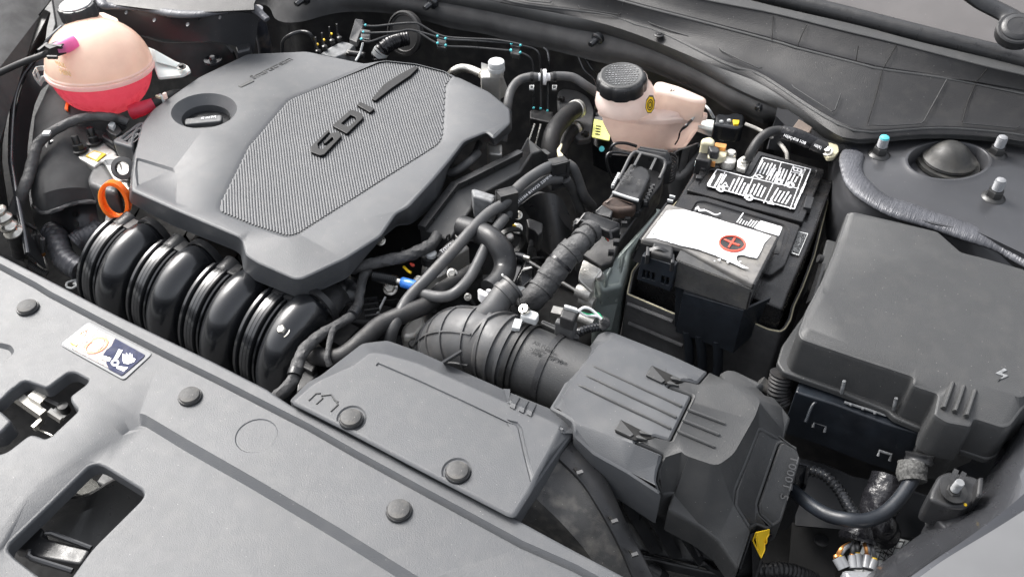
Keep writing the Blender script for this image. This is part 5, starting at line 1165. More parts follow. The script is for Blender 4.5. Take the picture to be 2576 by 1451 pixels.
for q in ((1110, 690, 1070, 770), (1165, 710, 1125, 790)): sbx.part('rib', bar(Pz('h', q[0], q[1], .012), Pz('h', q[2], q[3], .006), .008, .012), M_['satin'])
c = Pz('h', 1082, 850, .003); ax_ = Vector((.05, -.1, 1)).normalized()
sbx.part('washer', lathe([(.034, -.001), (.034, .004), (.012, .005)], c+ax_*.004, ax_, 32), M_['dkst']); sbx.part('nut', lathe([(.019, .002), (.019, .014), (.016, .017), (.010, .017)], c, ax_, 6), M_['dkst'])
sbx.part('stud', tube([c+ax_*.010, c+ax_*.030], .010, 14, sm=0, corr=(.0035, .0015)), M_['mgrey']); sbx.part('amber_dot', ball(Pz('h', 1175, 935, -.001), .005, .005, .005, seg=10), M_['yel'])
KK.update(b=1)
# ---- bottom right: inner panels, date sticker
single('inner_fender_panel', ribbon([Q('h', -40, 600, -.20, 150, 640, -.18, 380, 740, -.16, 620, 780, -.15, 960, 900, -.12), Q('h', -40, 850, -.24, 200, 900, -.22, 420, 1000, -.2, 700, 1000, -.18, 1000, 1040, -.14), Q('h', -40, 1080, -.25, 120, 1095, -.24, 300, 1110, -.23, 700, 1160, -.2, 820, 1165, -.18)], .004, n=2), M_['dpan'], 'dark painted inner fender panel behind the bundled cables', 'panel')
single('splash_shield', ribbon([Q('h', -60, 1060, -.27, 120, 1080, -.27, 310, 1110, -.27), Q('h', -80, 1300, -.30, 60, 1340, -.30, 240, 1340, -.30), Q('h', -100, 1520, -.32, 60, 1560, -.32, 260, 1560, -.32)], .004), M_['void'], 'black splash shield at the bottom right below the tape bundle', 'shield')
single('shield_plug', lathe([(.022, 0), (.022, .003), (.018, .004), (.001, .004)], Pz('h', 145, 1190, -.275), seg=22), M_['satin'], 'round black plug in the splash shield', 'plug')
t = Thing('date_sticker', 'white sticker with a number grid behind the fender rail', 'sticker')
t.part('sticker_face', slab(L('h', -.20, 480, 1130, 780, 1190, 620, 1330, 520, 1460, 380, 1400), .002, .0003), M_['gpl'])
g = G()
for k in range(6): bar(Pz('h', 520+45*k, 1140+10*k, -.1988), Pz('h', 440+45*k, 1420-15*k, -.1988), .0012, .0006, g=g)
for k in range(6): bar(Pz('h', 500-14*k, 1170+42*k, -.1988), Pz('h', 740-30*k, 1200+48*k, -.1988), .0012, .0006, g=g)
t.part('grid_lines', g, M_['blk'], kind='stuff')
g = G()
xd = Pz('h', 690, 1180, -.199)-Pz('h', 610, 1330, -.199)
for s_, u, v in (('7', 672, 1190), ('8', 658, 1220), ('9', 645, 1255), ('11', 628, 1290), ('12', 610, 1325)): text(s_, Pz('h', u, v+10, -.1988), Vector((.3, .8, 0)), Vector((-.8, .3, 0)), .016, .0005, g=g)
t.part('digits', g, M_['blk'], kind='stuff')
KK.update(l=.5, t=.55)
# ================================================================ LEFT SIDE BODYWORK
lf = Thing('left_inner_fender', 'black inner fender with rounded rail on the far left', 'inner fender')
lf.part('fender_wall', ribbon([L('D', .16, -500, -250, 60, -120, 140, -20), L('D', .10, -500, 140, 0, 170, 100, 40), L('D', .05, -500, 600, -60, 420, 30, 260), L('D', .02, -500, 900, -150, 640, -20, 420)], .004), M_['foam'])
lf.part('under_panel', slab(L('D', -.13, -700, -500, 100, -200, 140, 60, 60, 300, 60, 660, -60, 620, -700, 600), .02, .002), M_['blk'])
lf.part('rail', ribbon([Q('a1', 350, 60, .10, 200, 330, .08, 60, 620, .06, -60, 900, .04, -200, 1200, .02), Q('a1', 450, 110, .10, 290, 420, .08, 120, 740, .05, 0, 960, .03, -120, 1250, .01)], .004, n=2), M_['blk'])
lf.part('channel', ribbon([Q('a1', 460, 120, .09, 250, 520, .05, 30, 1000, .02) + Q('a2', -60, 100, .0, -60, 600, -.03), Q('a1', 400, 350, .05, 270, 560, .01, 150, 800, -.02, 60, 1100, -.04) + Q('a2', 20, 100, -.06, 80, 560, -.09)], .004, n=2), M_['blk'])
lf.part('rolled_edge', tube(Q('a1', 560, 250, .03, 420, 380, .03, 300, 560, .02, 200, 700, .01, 130, 900, .0, 105, 1150, -.01, 100, 1420, -.02) + Q('a2', 110, 200, -.03, 150, 430, -.04, 200, 700, -.06, 250, 970, -.08), .010, 14), M_['rail'])
lf.part('inner_apron', ribbon([Q('a1', 400, 350, .02, 300, 560, .01, 200, 800, .0, 130, 1150, -.02) + Q('a2', 130, 150, -.04, 190, 560, -.07, 260, 960, -.10), Q('a1', 620, 600, -.02, 430, 760, -.03, 330, 900, -.04, 260, 1250, -.06) + Q('a2', 250, 200, -.08, 280, 560, -.12, 420, 1100, -.16)], .004, n=2), M_['paint'])
lin = [Q('g', 335, 30, .03, 420, 50, .03, 560, 180, .02, 720, 260, .02, 860, 330, .0), Q('g', 235, 250, .0, 330, 250, .01, 460, 300, .01, 620, 320, -.01, 760, 380, -.02), Q('g', 215, 450, -.03, 310, 440, -.01, 420, 430, .0, 560, 470, -.02, 700, 520, -.03),
       Q('g', 205, 650, -.035, 290, 620, -.02, 400, 590, -.015, 540, 600, -.025, 640, 640, -.04), Q('g', 210, 780, -.055, 290, 770, -.04, 400, 740, -.035, 520, 730, -.04, 640, 740, -.055), Q('g', 225, 860, -.085, 290, 905, -.08, 390, 880, -.07, 500, 840, -.07, 650, 830, -.075)]
wal = Thing('wheel_arch_liner', 'matt black moulded liner below the coolant tank', 'liner')
wal.part('liner_sheet', ribbon(lin, .006, n=3), M_['foam'])
wal.part('rolled_rim', tube(Q('g', 225, 850, -.083, 290, 903, -.077, 390, 880, -.067, 440, 860, -.067, 500, 838, -.066, 580, 828, -.068, 655, 830, -.072), .008, 8, tape=.3), M_['rub'])
t = Thing('liner_hole', 'round hole in the black liner with orange strip inside', 'opening')
t.part('hole_rim', lathe([(.046, -.002), (.034, .004), (.030, .004), (.028, -.004), (.001, -.004)], Pz('a1', 635, 955, .014), Vector((.2, -.3, 1)), 30), M_['satin'])
t.part('orange_strip', slab(rc(L('a1', .024, 600, 905, 638, 905, 615, 960, 612, 1000, 582, 985), .002), .004, .0006), M_['orange'])
t.part('shiny_cap', ball(Pz('a1', 650, 965, .014), .012, .016, .008, seg=12), M_['steel'])
t = Thing('liner_plug', 'shiny domed plug on the black liner under the cable loom', 'plug')
t.part('plug_rim', lathe([(.030, -.002), (.029, .004), (.020, .003)], Pz('a1', 478, 1300, -.008), Vector((.1, -.3, 1)), 26), M_['rub']); t.part('plug_dome', ball(Pz('a1', 480, 1290, -.006), .018, .018, .012, seg=14), M_['gloss'])
pnl = Thing('steel_side_member', 'grey painted side member with two round holes below the liner', 'side member')
pnl.part('member_face', ribbon([Q('g', 330, 880, -.11, 420, 850, -.10, 520, 840, -.095, 650, 830, -.10), Q('g', 350, 960, -.125, 420, 950, -.125, 520, 940, -.11, 670, 950, -.125), Q('g', 360, 1050, -.15, 440, 1080, -.16, 540, 1060, -.14, 690, 1060, -.15), Q('g', 370, 1250, -.21, 460, 1250, -.21, 600, 1200, -.19, 720, 1150, -.19)], .004, n=2), M_['paint'])
for u, v in ((510, 912), (523, 978)): pnl.part('hole', lathe([(.011, 0), (.011, .004), (.001, .0035)], Pz('g', u, v, -.103), Vector((.1, -.7, .7)), 18), M_['void'])
pnl.part('sealer_worm', tube(Q('g', 335, 1035, -.135, 380, 1060, -.135, 400, 1120, -.14, 430, 1200, -.15, 480, 1250, -.155, 545, 1290, -.16), lambda t: .040+.0015*math.sin(t*60), 16, sm=12), M_['seal'])
pnl.part('sealer_worm', tube(Q('g', 515, 1110, -.14, 560, 1075, -.135, 640, 1040, -.13, 680, 1010, -.13), lambda t: .038+.001*math.sin(t*50), 16, sm=12), M_['seal'])
pnl.part('rusty_seam', tube(Q('g', 400, 1220, -.165, 450, 1280, -.17, 560, 1310, -.18), .010, 10, tape=.3), M_['rust'])
# left rear strut tower
lt = Thing('left_strut_tower', 'dark metallic strut tower behind the coolant tank with brushed sealer seam', 'strut tower')
lt.part('tower_top', ribbon([L('a1', .14, 850, -260, 1500, -300, 2400, -200), L('a1', .13, 880, -40, 1600, 50, 2300, 40), L('a1', .125, 1000, 40, 1650, 110, 2300, 90)], .004, n=3), M_['cowl'])
lt.part('seam_sealer', tube(Q('a1', 900, -60, .13, 930, 40, .125, 1030, 60, .12, 1300, 75, .12, 1560, 125, .12, 1800, 130, .12, 2050, 95, .12, 2250, 60, .12, 2340, 110, .11, 2420, 180, .10), lambda t: .017+.0002*math.sin(t*200)+.002*math.sin(t*17), 14, sm=16, flat=.6), M_['seal'])
lt.part('tower_wall', ribbon([Q('a1', 960, 60, .118, 1300, 85, .118, 1700, 140, .118, 2050, 110, .118, 2350, 130, .10), Q('a1', 1050, 200, .08, 1400, 240, .08, 1750, 250, .08, 2000, 260, .08, 2330, 260, .06), Q('a1', 1150, 300, .05, 1450, 350, .05, 1760, 380, .05, 1980, 380, .05, 2300, 480, .0)], .004, n=3), M_['paint'])
for u, v in ((1145, 115), (1398, 182), (1565, 155), (1700, 222), (1808, 168), (1995, 162)): lt.part('weld_dimple', lathe([(.009, -.002), (.009, .001), (.007, .0), (.001, .0)], Pz('a1', u, v, .112), Vector((0, -.7, .7)), 16), M_['paint'])
lt.part('pad', slab(rc(L('a1', .03, 2120, 300, 2180, 250, 2260, 290, 2265, 440, 2140, 470), .006), .03, .006), M_['paint'])
lt.part('rusty_column', tube(Q('b1', 20, 80, .05, 60, 250, .0, 100, 420, -.05, 110, 560, -.1), .030, 14), M_['paintd'])
lt.part('sealer_knot', ball(Pz('b1', -10, 110, .08), .045, .03, .04, seg=16), M_['seal'])
single('felt_pad', ribbon([Q('a1', 1280, 330, .04, 1500, 390, .04, 1980, 390, .04, 2100, 480, .02), Q('a1', 1340, 420, .01, 1560, 560, .0, 1800, 560, .0, 2150, 560, -.02), Q('a1', 1450, 640, -.03, 1700, 690, -.03, 1850, 700, -.03, 2100, 640, -.05)], .006, n=3), M_['foam'], 'dark felt pad between coolant tank and left strut tower', 'pad')
t = Thing('felt_fastener', 'black push fastener on the felt behind the coolant tank', 'fastener'); c = Pz('a1', 1930, 550, .018)
KK['l'] = .75; t.part('washer', lathe([(.027, -.002), (.026, .004), (.018, .003)], c, seg=26), M_['gloss']); t.part('core', lathe([(.010, 0), (.010, .010), (.007, .014), (.001, .014)], c, seg=10), M_['gloss'])
KK.update(l=.5, t=.5, b=.6)
# ================================================================ COOLANT TANK
tcn = Pz('a1', 905, 600, .075); ra_ = .103; KK.update(l=1)
ct = Thing('coolant_tank', 'round milky coolant tank half full of pink coolant, black cap', 'coolant tank')
axT = Vector((-.04, .10, 1)).normalized()
up_p = [(ra_*math.cos(a)*1.0, .096*math.sin(a)) for a in [math.pi/2*k/14 for k in range(14)]]+[(.001, .0965)]
ct.part('upper_shell', lathe(up_p, tcn, axT, 56, cap=False), M_['tank'])
dn = [(ra_*.97*math.cos(a), -.100*math.sin(a)) for a in [math.pi/2*k/14 for k in range(14)]]+[(.001, -.1002)]
ct.part('lower_shell', lathe(dn, tcn, axT, 56, cap=False), M_['pink'])
ct.part('seam_flange', lathe([(ra_*.97, -.008), (ra_*1.03, -.007), (ra_*1.04, -.003), (ra_*1.03, .001), (ra_*1.0, .002), (ra_*1.015, .006), (ra_*1.0, .009)], tcn, axT, 64, cap=False), M_['milk'])
KK.update(l=.76); cc = Pz('a1', 708, 92, .172)
nc_ = Vector((-.06, -.05, 1)).normalized()
ct.part('filler_neck', lathe([(.054, -.05), (.046, -.02), (.044, .0)], cc-nc_*.004, nc_, 32, cap=False), M_['tank'])
capo = ct.part('cap', lathe([(.050, -.018), (.050, .010), (.047, .015), (.040, .017)], cc, nc_, 40, fn=lambda k, h: .93 if k % 5 == 0 else 1), M_['satin'])
ct.part('cap_top', lathe([(.041, .012), (.041, .019), (.038, .021), (.030, .0205), (.001, .0205)], cc, nc_, 40), mat('cap_top_glare', (.5, .5, .5), .3, coat=1.0), parent=capo)  # pale base colour paints white glare onto the black cap
KK.update(l=.5)
ct.part('moulded_flat', slab(rc(L('a1', .150, 880, 112, 940, 108, 1060, 160, 1075, 190, 1020, 185, 870, 150), .004), .03, .004), M_['milk'])
def hitT(u, v, k=.97):
    rr = ray(*K('a1', u, v)); b_ = (CO-tcn).dot(rr); d_ = b_*b_-((CO-tcn).length_squared-(ra_*k)**2); return CO+rr*(-b_-math.sqrt(max(d_, 0)))
h0 = hitT(640, 400, .96); h1_ = PV(*K('a1', 500, 450), h0+Vector((0, -.03, .0)), Vector((.5, -.8, .3)).normalized()); zp = h1_.z
ct.part('side_spout', tube([h0-(h1_-h0)*.25, h0.lerp(h1_, .5), h1_], [.034, .026, .022], 20, sm=0), mat('magenta_glare_polymer', (.95, .25, .55), .3, thru=.4, coat=.3))  # magenta colour imitates a reflection on the spout
ear = rc(Q('a1', 1330, 420, .09, 1400, 448, .085, 1600, 560, .055, 1700, 590, .05, 1728, 640, .045, 1650, 680, .045, 1430, 702, .05, 1400, 620, .06), .005)
ct.part('mounting_ear', slab(ear, .006, .002), M_['wpl'])
ct.part('ear_rib', ribbon([Q('a1', 1400, 452, .085, 1610, 570, .058), Q('a1', 1415, 560, .07, 1600, 610, .054)], .004), M_['wpl'])
ct.part('grommet', lathe([(.034, -.010), (.034, .0), (.026, .004), (.001, .004)], Pz('a1', 1655, 655, .035), seg=26), M_['rub2'])
ct.part('bolt_flange', lathe([(.020, 0), (.020, .003), (.012, .005)], Pz('a1', 1643, 612, .056), seg=22), M_['dkst'])
ct.part('bolt', lathe([(.011, .003), (.011, .014), (.001, .014)], Pz('a1', 1643, 612, .056), seg=6), M_['dkst'])
ct.part('mounting_ear', slab(rc(Q('a1', 285, 665, .06, 320, 600, .07, 410, 590, .075, 440, 640, .075, 540, 745, .06, 380, 690, .05, 350, 745, .04), .004), .012, .003), M_['wpl'])
ct.part('outlet', tube([Pz('a1', 1190, 1010, .0), Pz('a1', 1290, 985, .005), Pz('a1', 1400, 935, .01)], [.034, .030, .022], 22, sm=0), M_['pink'])
oh = Thing('outlet_hose', 'black hose with pale spring clamp at the coolant tank outlet', 'hose')
oh.part('hose', tube([Pz('a1', 1390, 940, .010), Pz('a1', 1470, 905, .012), Pz('a1', 1580, 860, .01), Pz('a1', 1700, 860, -.02)], .022, 20), M_['rub2'])
pq_ = [Pz('a1', 1390, 940, .010), Pz('a1', 1470, 905, .012), Pz('a1', 1580, 860, .01)]
oh.part('spring_clamp', hoop(resamp(pq_, 9), 3, .011, .007, .002), M_['wpl']); oh.part('clamp_tab', box(Pz('a1', 1495, 870, .04), .008, .012, .022), M_['milk']); oh.part('clamp_tab', box(Pz('a1', 1435, 880, .035), .022, .006, .008), M_['cream'])
vn = (CO-tcn); vn.z = 0; vn.normalize()
for s_, u, v, k in (('MAX', 520, 590, .037), ('MIN', 555, 668, .030)):
    p = Pz('a1', u, v, .105 if s_ == 'MAX' else .09); n = (p-tcn).normalized(); r_ = ra_*1.0
    f = tcn+n*r_*1.0; rr = ray(*K('a1', u, v)); b_ = (CO-tcn).dot(rr); d_ = b_*b_-((CO-tcn).length_squared-(ra_*.985)**2)
    hit = CO+rr*(-b_-math.sqrt(max(d_, 0))); n = (hit-tcn).normalized(); xd = n.cross(UP)*-1
    ct.part('level_mark', text(s_, hit+n*.001, xd, UP, .016, .0016, fit=.026), mat('gold_moulding_'+s_.lower(), (.9, .62, .30), .35, sss=.3))
    ct.part('level_line', bar(hit+n*.002-UP*.003, hit+xd*.028+n*.0-UP*.003, .002, .002), M_['milk'])
oth = Thing('overflow_hose', 'black hose leaving the coolant tank to the left with a plug connector', 'hose')
oth.part('hose', tube([h1_, Pz('a1', 380, 505, zp-.005), Pz('a1', 200, 570, zp-.015), Pz('a1', 0, 660, zp-.04), Pz('a1', -150, 740, zp-.06)], .0125, 16), M_['rub2'])
oth.part('plug', bar(h0.lerp(h1_, .55), h1_+(h1_-h0)*.45, .034, .034), M_['blk'])
for q in ((440, 410, 560, 430), (430, 520, 520, 522), (350, 465, 430, 400)): oth.part('plug_tab', bar(Pz('a1', q[0], q[1], zp+.008), Pz('a1', q[2], q[3], zp+.008), .008, .010), M_['blk'])
# ================================================================ ENGINE MOUNT, LOOM, LEFT CLUTTER
em = Thing('engine_mount', 'cast aluminium engine mount with two dark bolts and a worn label', 'engine mount')
em.part('mount_plate', slab(rc(L('g', -.02, 493, 485, 505, 465, 560, 495, 600, 470, 620, 425, 680, 400, 715, 405, 725, 440, 795, 490, 790, 512, 870, 510, 890, 530, 885, 620, 870, 690, 880, 745, 800, 715, 735, 610, 695, 545, 640, 590, 560, 545, 500, 515), .005), .025, .004), M_['alu'])
em.part('mount_arm', slab(rc(Q('g', 692, 535, -.01, 800, 525, -.01, 840, 620, -.02, 880, 690, -.03, 882, 750, -.04, 800, 725, -.04, 745, 630, -.03), .004), .03, .004), M_['alu'])
em.part('lift_eye', lathe([(.022, -.006), (.026, -.002), (.026, .004), (.016, .006), (.014, .0), (.015, -.006)], Pz('g', 835, 600, -.0), Vector((.4, -.6, .6)), 26, cap=False, k=.85), M_['rub'])
em.part('mount_body', slab(rc(L('g', -.025, 592, 655, 620, 600, 690, 548, 735, 600, 785, 690, 790, 770, 700, 750, 595, 700), .008), .05, .008), M_['rub'])
em.part('mount_leg', ribbon([Q('g', 640, 740, -.06, 700, 765, -.06, 790, 790, -.06), Q('g', 650, 880, -.14, 710, 900, -.13, 800, 880, -.12), Q('g', 668, 1015, -.20, 710, 1000, -.20, 830, 960, -.20)], .02), M_['alu'])
em.part('label', slab(rc(L('g', -.0175, 640, 478, 722, 502, 660, 552, 580, 515), .002), .001, .0002), M_['yel']); em.part('label_field', slab(L('g', -.0165, 640, 485, 690, 500, 650, 540, 595, 512), .001, .0002), M_['white'])
GM = 'bolts of the engine mount'
for u, v, lab in ((540, 480, 'dark hex bolt on the engine mount nearer the front'), (643, 425, 'dark hex bolt on the engine mount nearer the coolant tank')):
    c = Pz('g', u, v, -.018); t = Thing('mount_bolt', lab, 'bolt', GM, loc=c.copy()); a_ = Vector((-.12, .1, 1)).normalized()
    t.part('washer', lathe([(.032, 0), (.032, .005), (.024, .008)], c, a_, 28), M_['dkst']); t.part('hex_head', lathe([(.022, .006), (.022, .028), (.018, .032), (.014, .032)], c, a_, 6), M_['dkst'])
    t.part('stud', lathe([(.014, .03), (.014, .062), (.012, .066), (.001, .066)], c, a_, 16), M_['dkst'])
single('cable_loom', tube(Q('g', 870, 290, .01, 800, 262, .02, 740, 252, .03, 640, 250, .03, 530, 268, .03, 430, 310, .025, 330, 370, .02, 262, 430, .01, 235, 500, .0, 205, 620, -.02, 170, 720, -.03, 125, 820, -.05, 95, 900, -.07), [.016, .018, .019, .019, .021, .022, .022, .024], 18, tape=.12), M_['tape'], 'thick taped cable loom arching over the black liner', 'cable loom')
single('loom_clip', box(Pz('g', 318, 362, .045), .022, .02, .008, .6), M_['gpl'], 'small pale clip on the arched cable loom', 'clip')
t = Thing('loom_plug', 'black plug with pinkish lock at the upper end of the cable loom', 'plug')
t.part('plug_body', slab(rc(L('g', .012, 715, 330, 740, 290, 800, 300, 830, 345, 790, 380, 740, 360), .004), .04, .003), M_['blk']); t.part('lock', slab(rc(L('g', .020, 730, 305, 755, 275, 782, 290, 765, 325), .002), .008, .001), M_['gpl'])
t.part('metal_shell', slab(rc(L('g', -.005, 680, 380, 720, 340, 800, 350, 800, 400, 770, 440), .005), .05, .005), M_['satin'])
acp = Thing('service_port', 'ribbed silver refrigerant port fitting at the left edge', 'fitting')
pa = [Pz('a2', -30, 560, -.0), Pz('a2', 30, 640, -.02), Pz('a2', 80, 720, -.04), Pz('a2', 130, 780, -.06)]
acp.part('fitting', tube(resamp(pa, 24), lambda t: .024+.006*math.sin(t*22)+.006*t, 24, sm=0), M_['steel']); acp.part('hose', tube([pa[-1], Pz('a2', 165, 900, -.10), Pz('a2', 185, 1040, -.16)], .028, 20), M_['rub2'])
lw = Thing('sensor_wires', 'thin dark wires with small orange-tipped plugs near the left corner', 'wiring')
lw.part('wire', tube(Q('a2', 90, 610, -.08, 180, 680, -.09, 260, 710, -.09, 330, 745, -.1), .008, 10, tape=.3), M_['rub2'])
for k, (u0, v0, u1, v1) in enumerate(((295, 800, 322, 950), (335, 790, 355, 930), (385, 830, 390, 960))):
    lw.part('plug', tube([Pz('a2', u0, v0, -.11), Pz('a2', u1, v1, -.15)], .009, 10, sm=0, corr=(.008, .003)), M_['rub']); lw.part('wire', tube([Pz('a2', 310+10*k, 735, -.1), Pz('a2', u0, v0, -.11)], .0022, 6, sm=0), M_['rub2'])
lw.part('orange_seal', box(Pz('a2', 355, 968, -.15), .04, .012, .008, .3), M_['cop'])
single('ground_clip', slab(rc(L('a2', -.17, 330, 985, 395, 975, 425, 1060, 410, 1085, 330, 1060), .004), .012, .003), M_['alu'], 'small metal ground lug by the left corner', 'lug')
single('lower_conduit', tube(Q('a2', 235, 1030, -.16, 330, 1100, -.17, 430, 1150, -.18), .012, 12, corr=(.007, .004)), M_['rub'], 'corrugated black conduit behind the radiator cover at left', 'conduit')
t = Thing('hose_clip', 'pale bent wire hose clip in front of the manifold', 'clip')
t.part('wire_loop', tube(Q('a2', 600, 1265, -.17, 610, 1230, -.17, 690, 1205, -.17, 765, 1195, -.17, 760, 1225, -.17, 690, 1260, -.17, 650, 1280, -.17, 605, 1270, -.17), .0045, 8), M_['gpl']); t.part('clip_body', box(Pz('a2', 715, 1240, -.172), .03, .02, .012, .3), M_['gpl'])
# ================================================================ FIREWALL EQUIPMENT
def yl_(u, v, y, c='b1'): return PV(*K(c, u, v), Vector((0, y, 0)), EY)
t = Thing('brake_modulator', 'small grey hydraulic block with brake pipes behind the engine cover', 'valve block')
t.part('block', slab(rc(L('b1', -.02, 600, 490, 690, 430, 800, 375, 920, 400, 860, 470, 740, 520), .003), .06, .003), M_['mgrey'])
for u, v, m in ((648, 450, 'yel'), (715, 395, 'yel'), (782, 370, 'dkst'), (590, 490, 'yel')):
    c = Pz('b1', u, v, -.018); t.part('pipe_nut', lathe([(.013, 0), (.013, .018), (.007, .022)], c, seg=6), M_['dkst']); t.part('pipe', tube([c+UP*.015, Pz('b1', u-20, v-60, .03), Pz('b1', u-30, v-150, .06)], .0035, 8), M_['satin'])
    if m == 'yel': t.part('paint_dab', ball(c+UP*.024, .008, .008, .006, seg=8), M_['yel'])
single('pipe_loop', tube(Q('b1', 260, 480, -.02, 265, 380, .01, 330, 320, .03, 430, 290, .03, 510, 310, .03, 560, 400, .0, 575, 500, -.03), .008, 12), M_['satin'], 'black bent pipe loop behind the engine cover, left of the hydraulic block', 'pipe')
single('pipe_bracket', slab(rc(Q('b1', 865, 355, .0, 920, 170, .03, 998, 182, .03, 990, 240, .02, 935, 385, .0), .003), .012, .002), M_['rub'], 'dark bracket plate holding the three brake pipes', 'bracket')
t = Thing('rod_with_nut', 'black rod with steel nut and white lever behind the engine cover', 'rod')
t.part('rod', tube([Pz('b1', 850, 480, -.02), Pz('b1', 1000, 500, -.02)], .014, 12, sm=0), M_['satin']); t.part('nut', lathe([(.015, 0), (.015, .012), (.001, .012)], Pz('b1', 870, 482, -.02), Vector((-1, -.3, .2)), 6), M_['steel']); t.part('lever', tube([Pz('b1', 925, 555, -.01), Pz('b1', 965, 480, .0), Pz('b1', 990, 390, .02)], .005, 8), M_['gpl'])
bb_ = Thing('brake_booster_plate', 'large dusty round plate on the bulkhead behind the brake pipes', 'plate')
c = Pz('b1', 1300, 350, -.03)
KK.update(l=.45)
bb_.part('disc', lathe([(.115, -.02), (.112, .0), (.095, .006), (.090, .0), (.001, .0)], c+EY*.03, Vector((-.1, -.9, .35)), 48), M_['rub2'])
bb_.part('rim', lathe([(.118, -.004), (.118, .004), (.108, .008), (.108, -.004)], c+EY*.028, Vector((-.1, -.9, .35)), 48, cap=False), M_['rub2'])
KK.update(l=.5)
single('ribbed_pipe', tube(Q('b1', 1150, 590, -.06, 1140, 500, -.04, 1200, 420, -.02, 1300, 370, -.02, 1400, 350, -.02), .036, 20, corr=(.013, .004)), M_['vtape'], 'shiny black corrugated pipe elbow entering the round plate', 'pipe')
single('foil_collar', hoop(resamp(smooth(Q('b1', 1150, 590, -.06, 1140, 500, -.04, 1200, 420, -.02), 5), 12), 6, .0145, .02, .004), M_['gpl'], 'pale worn collar on the corrugated pipe elbow', 'collar')
# brake pipes
GP2 = 'black brake pipes on the bulkhead'
pz_ = .012
pipes = [(Q('b1', 990, 232, .035, 1100, 240, .033, 1300, 218, .035, 1430, 210, .036, 1500, 220, .034, 1620, 290, .022, 1735, 335, .016, 1900, 350, .014, 2200, 365, .012, 2418, 405, .008) + Q('c1', 120, 412, .008, 240, 445, .0, 290, 500, -.01, 305, 650, -.05, 305, 800, -.09, 308, 985, -.13), 'brake pipe rising over the round plate, uppermost of three'),
         (Q('b1', 975, 298, .03, 1100, 300, .028, 1300, 290, .03, 1400, 272, .03, 1500, 290, .026, 1620, 325, .02, 1740, 358, .014, 2000, 372, .01, 2340, 395, .006) + Q('c1', 40, 400, .006, 130, 415, .005), 'middle brake pipe of three, running almost level'),
         (Q('b1', 955, 360, .02, 1050, 380, .018, 1200, 330, .022, 1400, 275, .028, 1500, 300, .024, 1640, 385, .012, 1745, 420, .006, 2000, 432, .003, 2330, 462, .0) + Q('c1', 30, 460, 0, 120, 480, -.003, 200, 520, -.01, 235, 600, -.03, 238, 800, -.08, 240, 985, -.13), 'lowest brake pipe of three, dipping then crossing the others')]
for p, lab in pipes: single('brake_pipe', tube(p, .0052, 8, sm=5), M_['satin'], lab, 'pipe', GP2)
single('brake_pipe', tube(Q('c1', 330, 435, .0, 365, 470, -.005, 380, 560, -.02, 378, 650, -.05, 370, 800, -.09, 368, 1000, -.13), .005, 8), M_['gloss'], 'vertical brake pipe nearest the white valve, rightmost of its row', 'pipe', GP2)
for u0, v0, u1, v1, lab in ((250, 1120, 200, 1270, 'left'), (305, 1125, 262, 1290, 'middle'), (370, 1130, 332, 1320, 'right')):
    single('brake_pipe', tube([Pz('c1', u0, v0, -.13), Pz('c1', u1, v1, -.16), Pz('c1', u1-10, v1+60, -.17)], .0045, 8, sm=0), M_['steel'], 'bright '+lab+' stub of pipe below the black pipe holder', 'pipe', GP2)
for a_, lab in (((640, 510, -.02, 700, 640, -.04, 790, 730, -.06, 800, 900, -.1, 790, 1200, -.18, 800, 1420, -.24), 'thin dark pipe left of the brake fluid cap'), ((700, 520, -.02, 760, 620, -.04, 830, 690, -.06, 850, 800, -.08), 'thin dark pipe running behind the brake fluid cap')):
    single('thin_pipe', tube(Q('c1', *a_), .004, 8), M_['gloss'], lab, 'pipe')
cy = [('b1', 1013, 230, .036), ('b1', 994, 293, .031), ('b1', 975, 356, .022), ('b1', 1665, 330, .022), ('b1', 1738, 352, .018), ('b1', 1667, 392, .014), ('b1', 1740, 412, .01), ('b1', 2335, 398, .012), ('b1', 2332, 460, .006), ('c1', 38, 398, .012), ('c1', 120, 412, .012), ('c1', 33, 455, .006), ('c1', 118, 478, .004), ('c1', 240, 980, -.122), ('c1', 303, 985, -.122), ('c1', 365, 1005, -.122), ('c1', 858, 1350, -.15)]
single('paint_dot', lathe([(.008, 0), (.008, .002), (.001, .002)], Pz('c1', 858, 1350, -.15), Vector((0, -.8, .5)), 14, k=.8), M_['cyan'], 'lone turquoise dot on the dark plate below the yellow label', 'paint mark')
def dabs(t, a, b):
    for cd, u, v, z in cy[a:b]: t.part('paint_dab', ball(Pz(cd, u, v, z), .0062, .0062, .0062, seg=8), M_['cyan'])
for u, v, cd, z, lab, a, b in ((1705, 375, 'b1', .006, 'black pipe clip with turquoise dabs in the middle of the brake pipes', 3, 7), (75, 440, 'c1', .0, 'black pipe clip with turquoise dabs where the brake pipes turn down', 7, 13), (1015, 300, 'b1', .022, 'black pipe clip with turquoise dabs at the start of the brake pipes', 0, 3)):
    t = Thing('pipe_clip', lab, 'clip', 'pipe clips'); t.part('clip_body', slab(rc(L(cd, z, u-45, v-40, u+45, v-25, u+40, v+60, u-45, v+45), .002), .008, .002), M_['satin']); t.part('clip_foot', slab(rc(L(cd, z-.008, u-28, v+45, u+32, v+55, u+28, v+78, u-28, v+68), .002), .006, .001), M_['satin']); dabs(t, a, b)
t = Thing('pipe_holder', 'black block holding the lower ends of the brake pipes', 'holder')
t.part('holder_body', slab(rc(L('c1', -.13, 205, 1000, 260, 990, 290, 1005, 330, 990, 360, 1010, 415, 1010, 420, 1090, 395, 1112, 205, 1070), .003), .02, .003), M_['blk']); dabs(t, 13, 16)
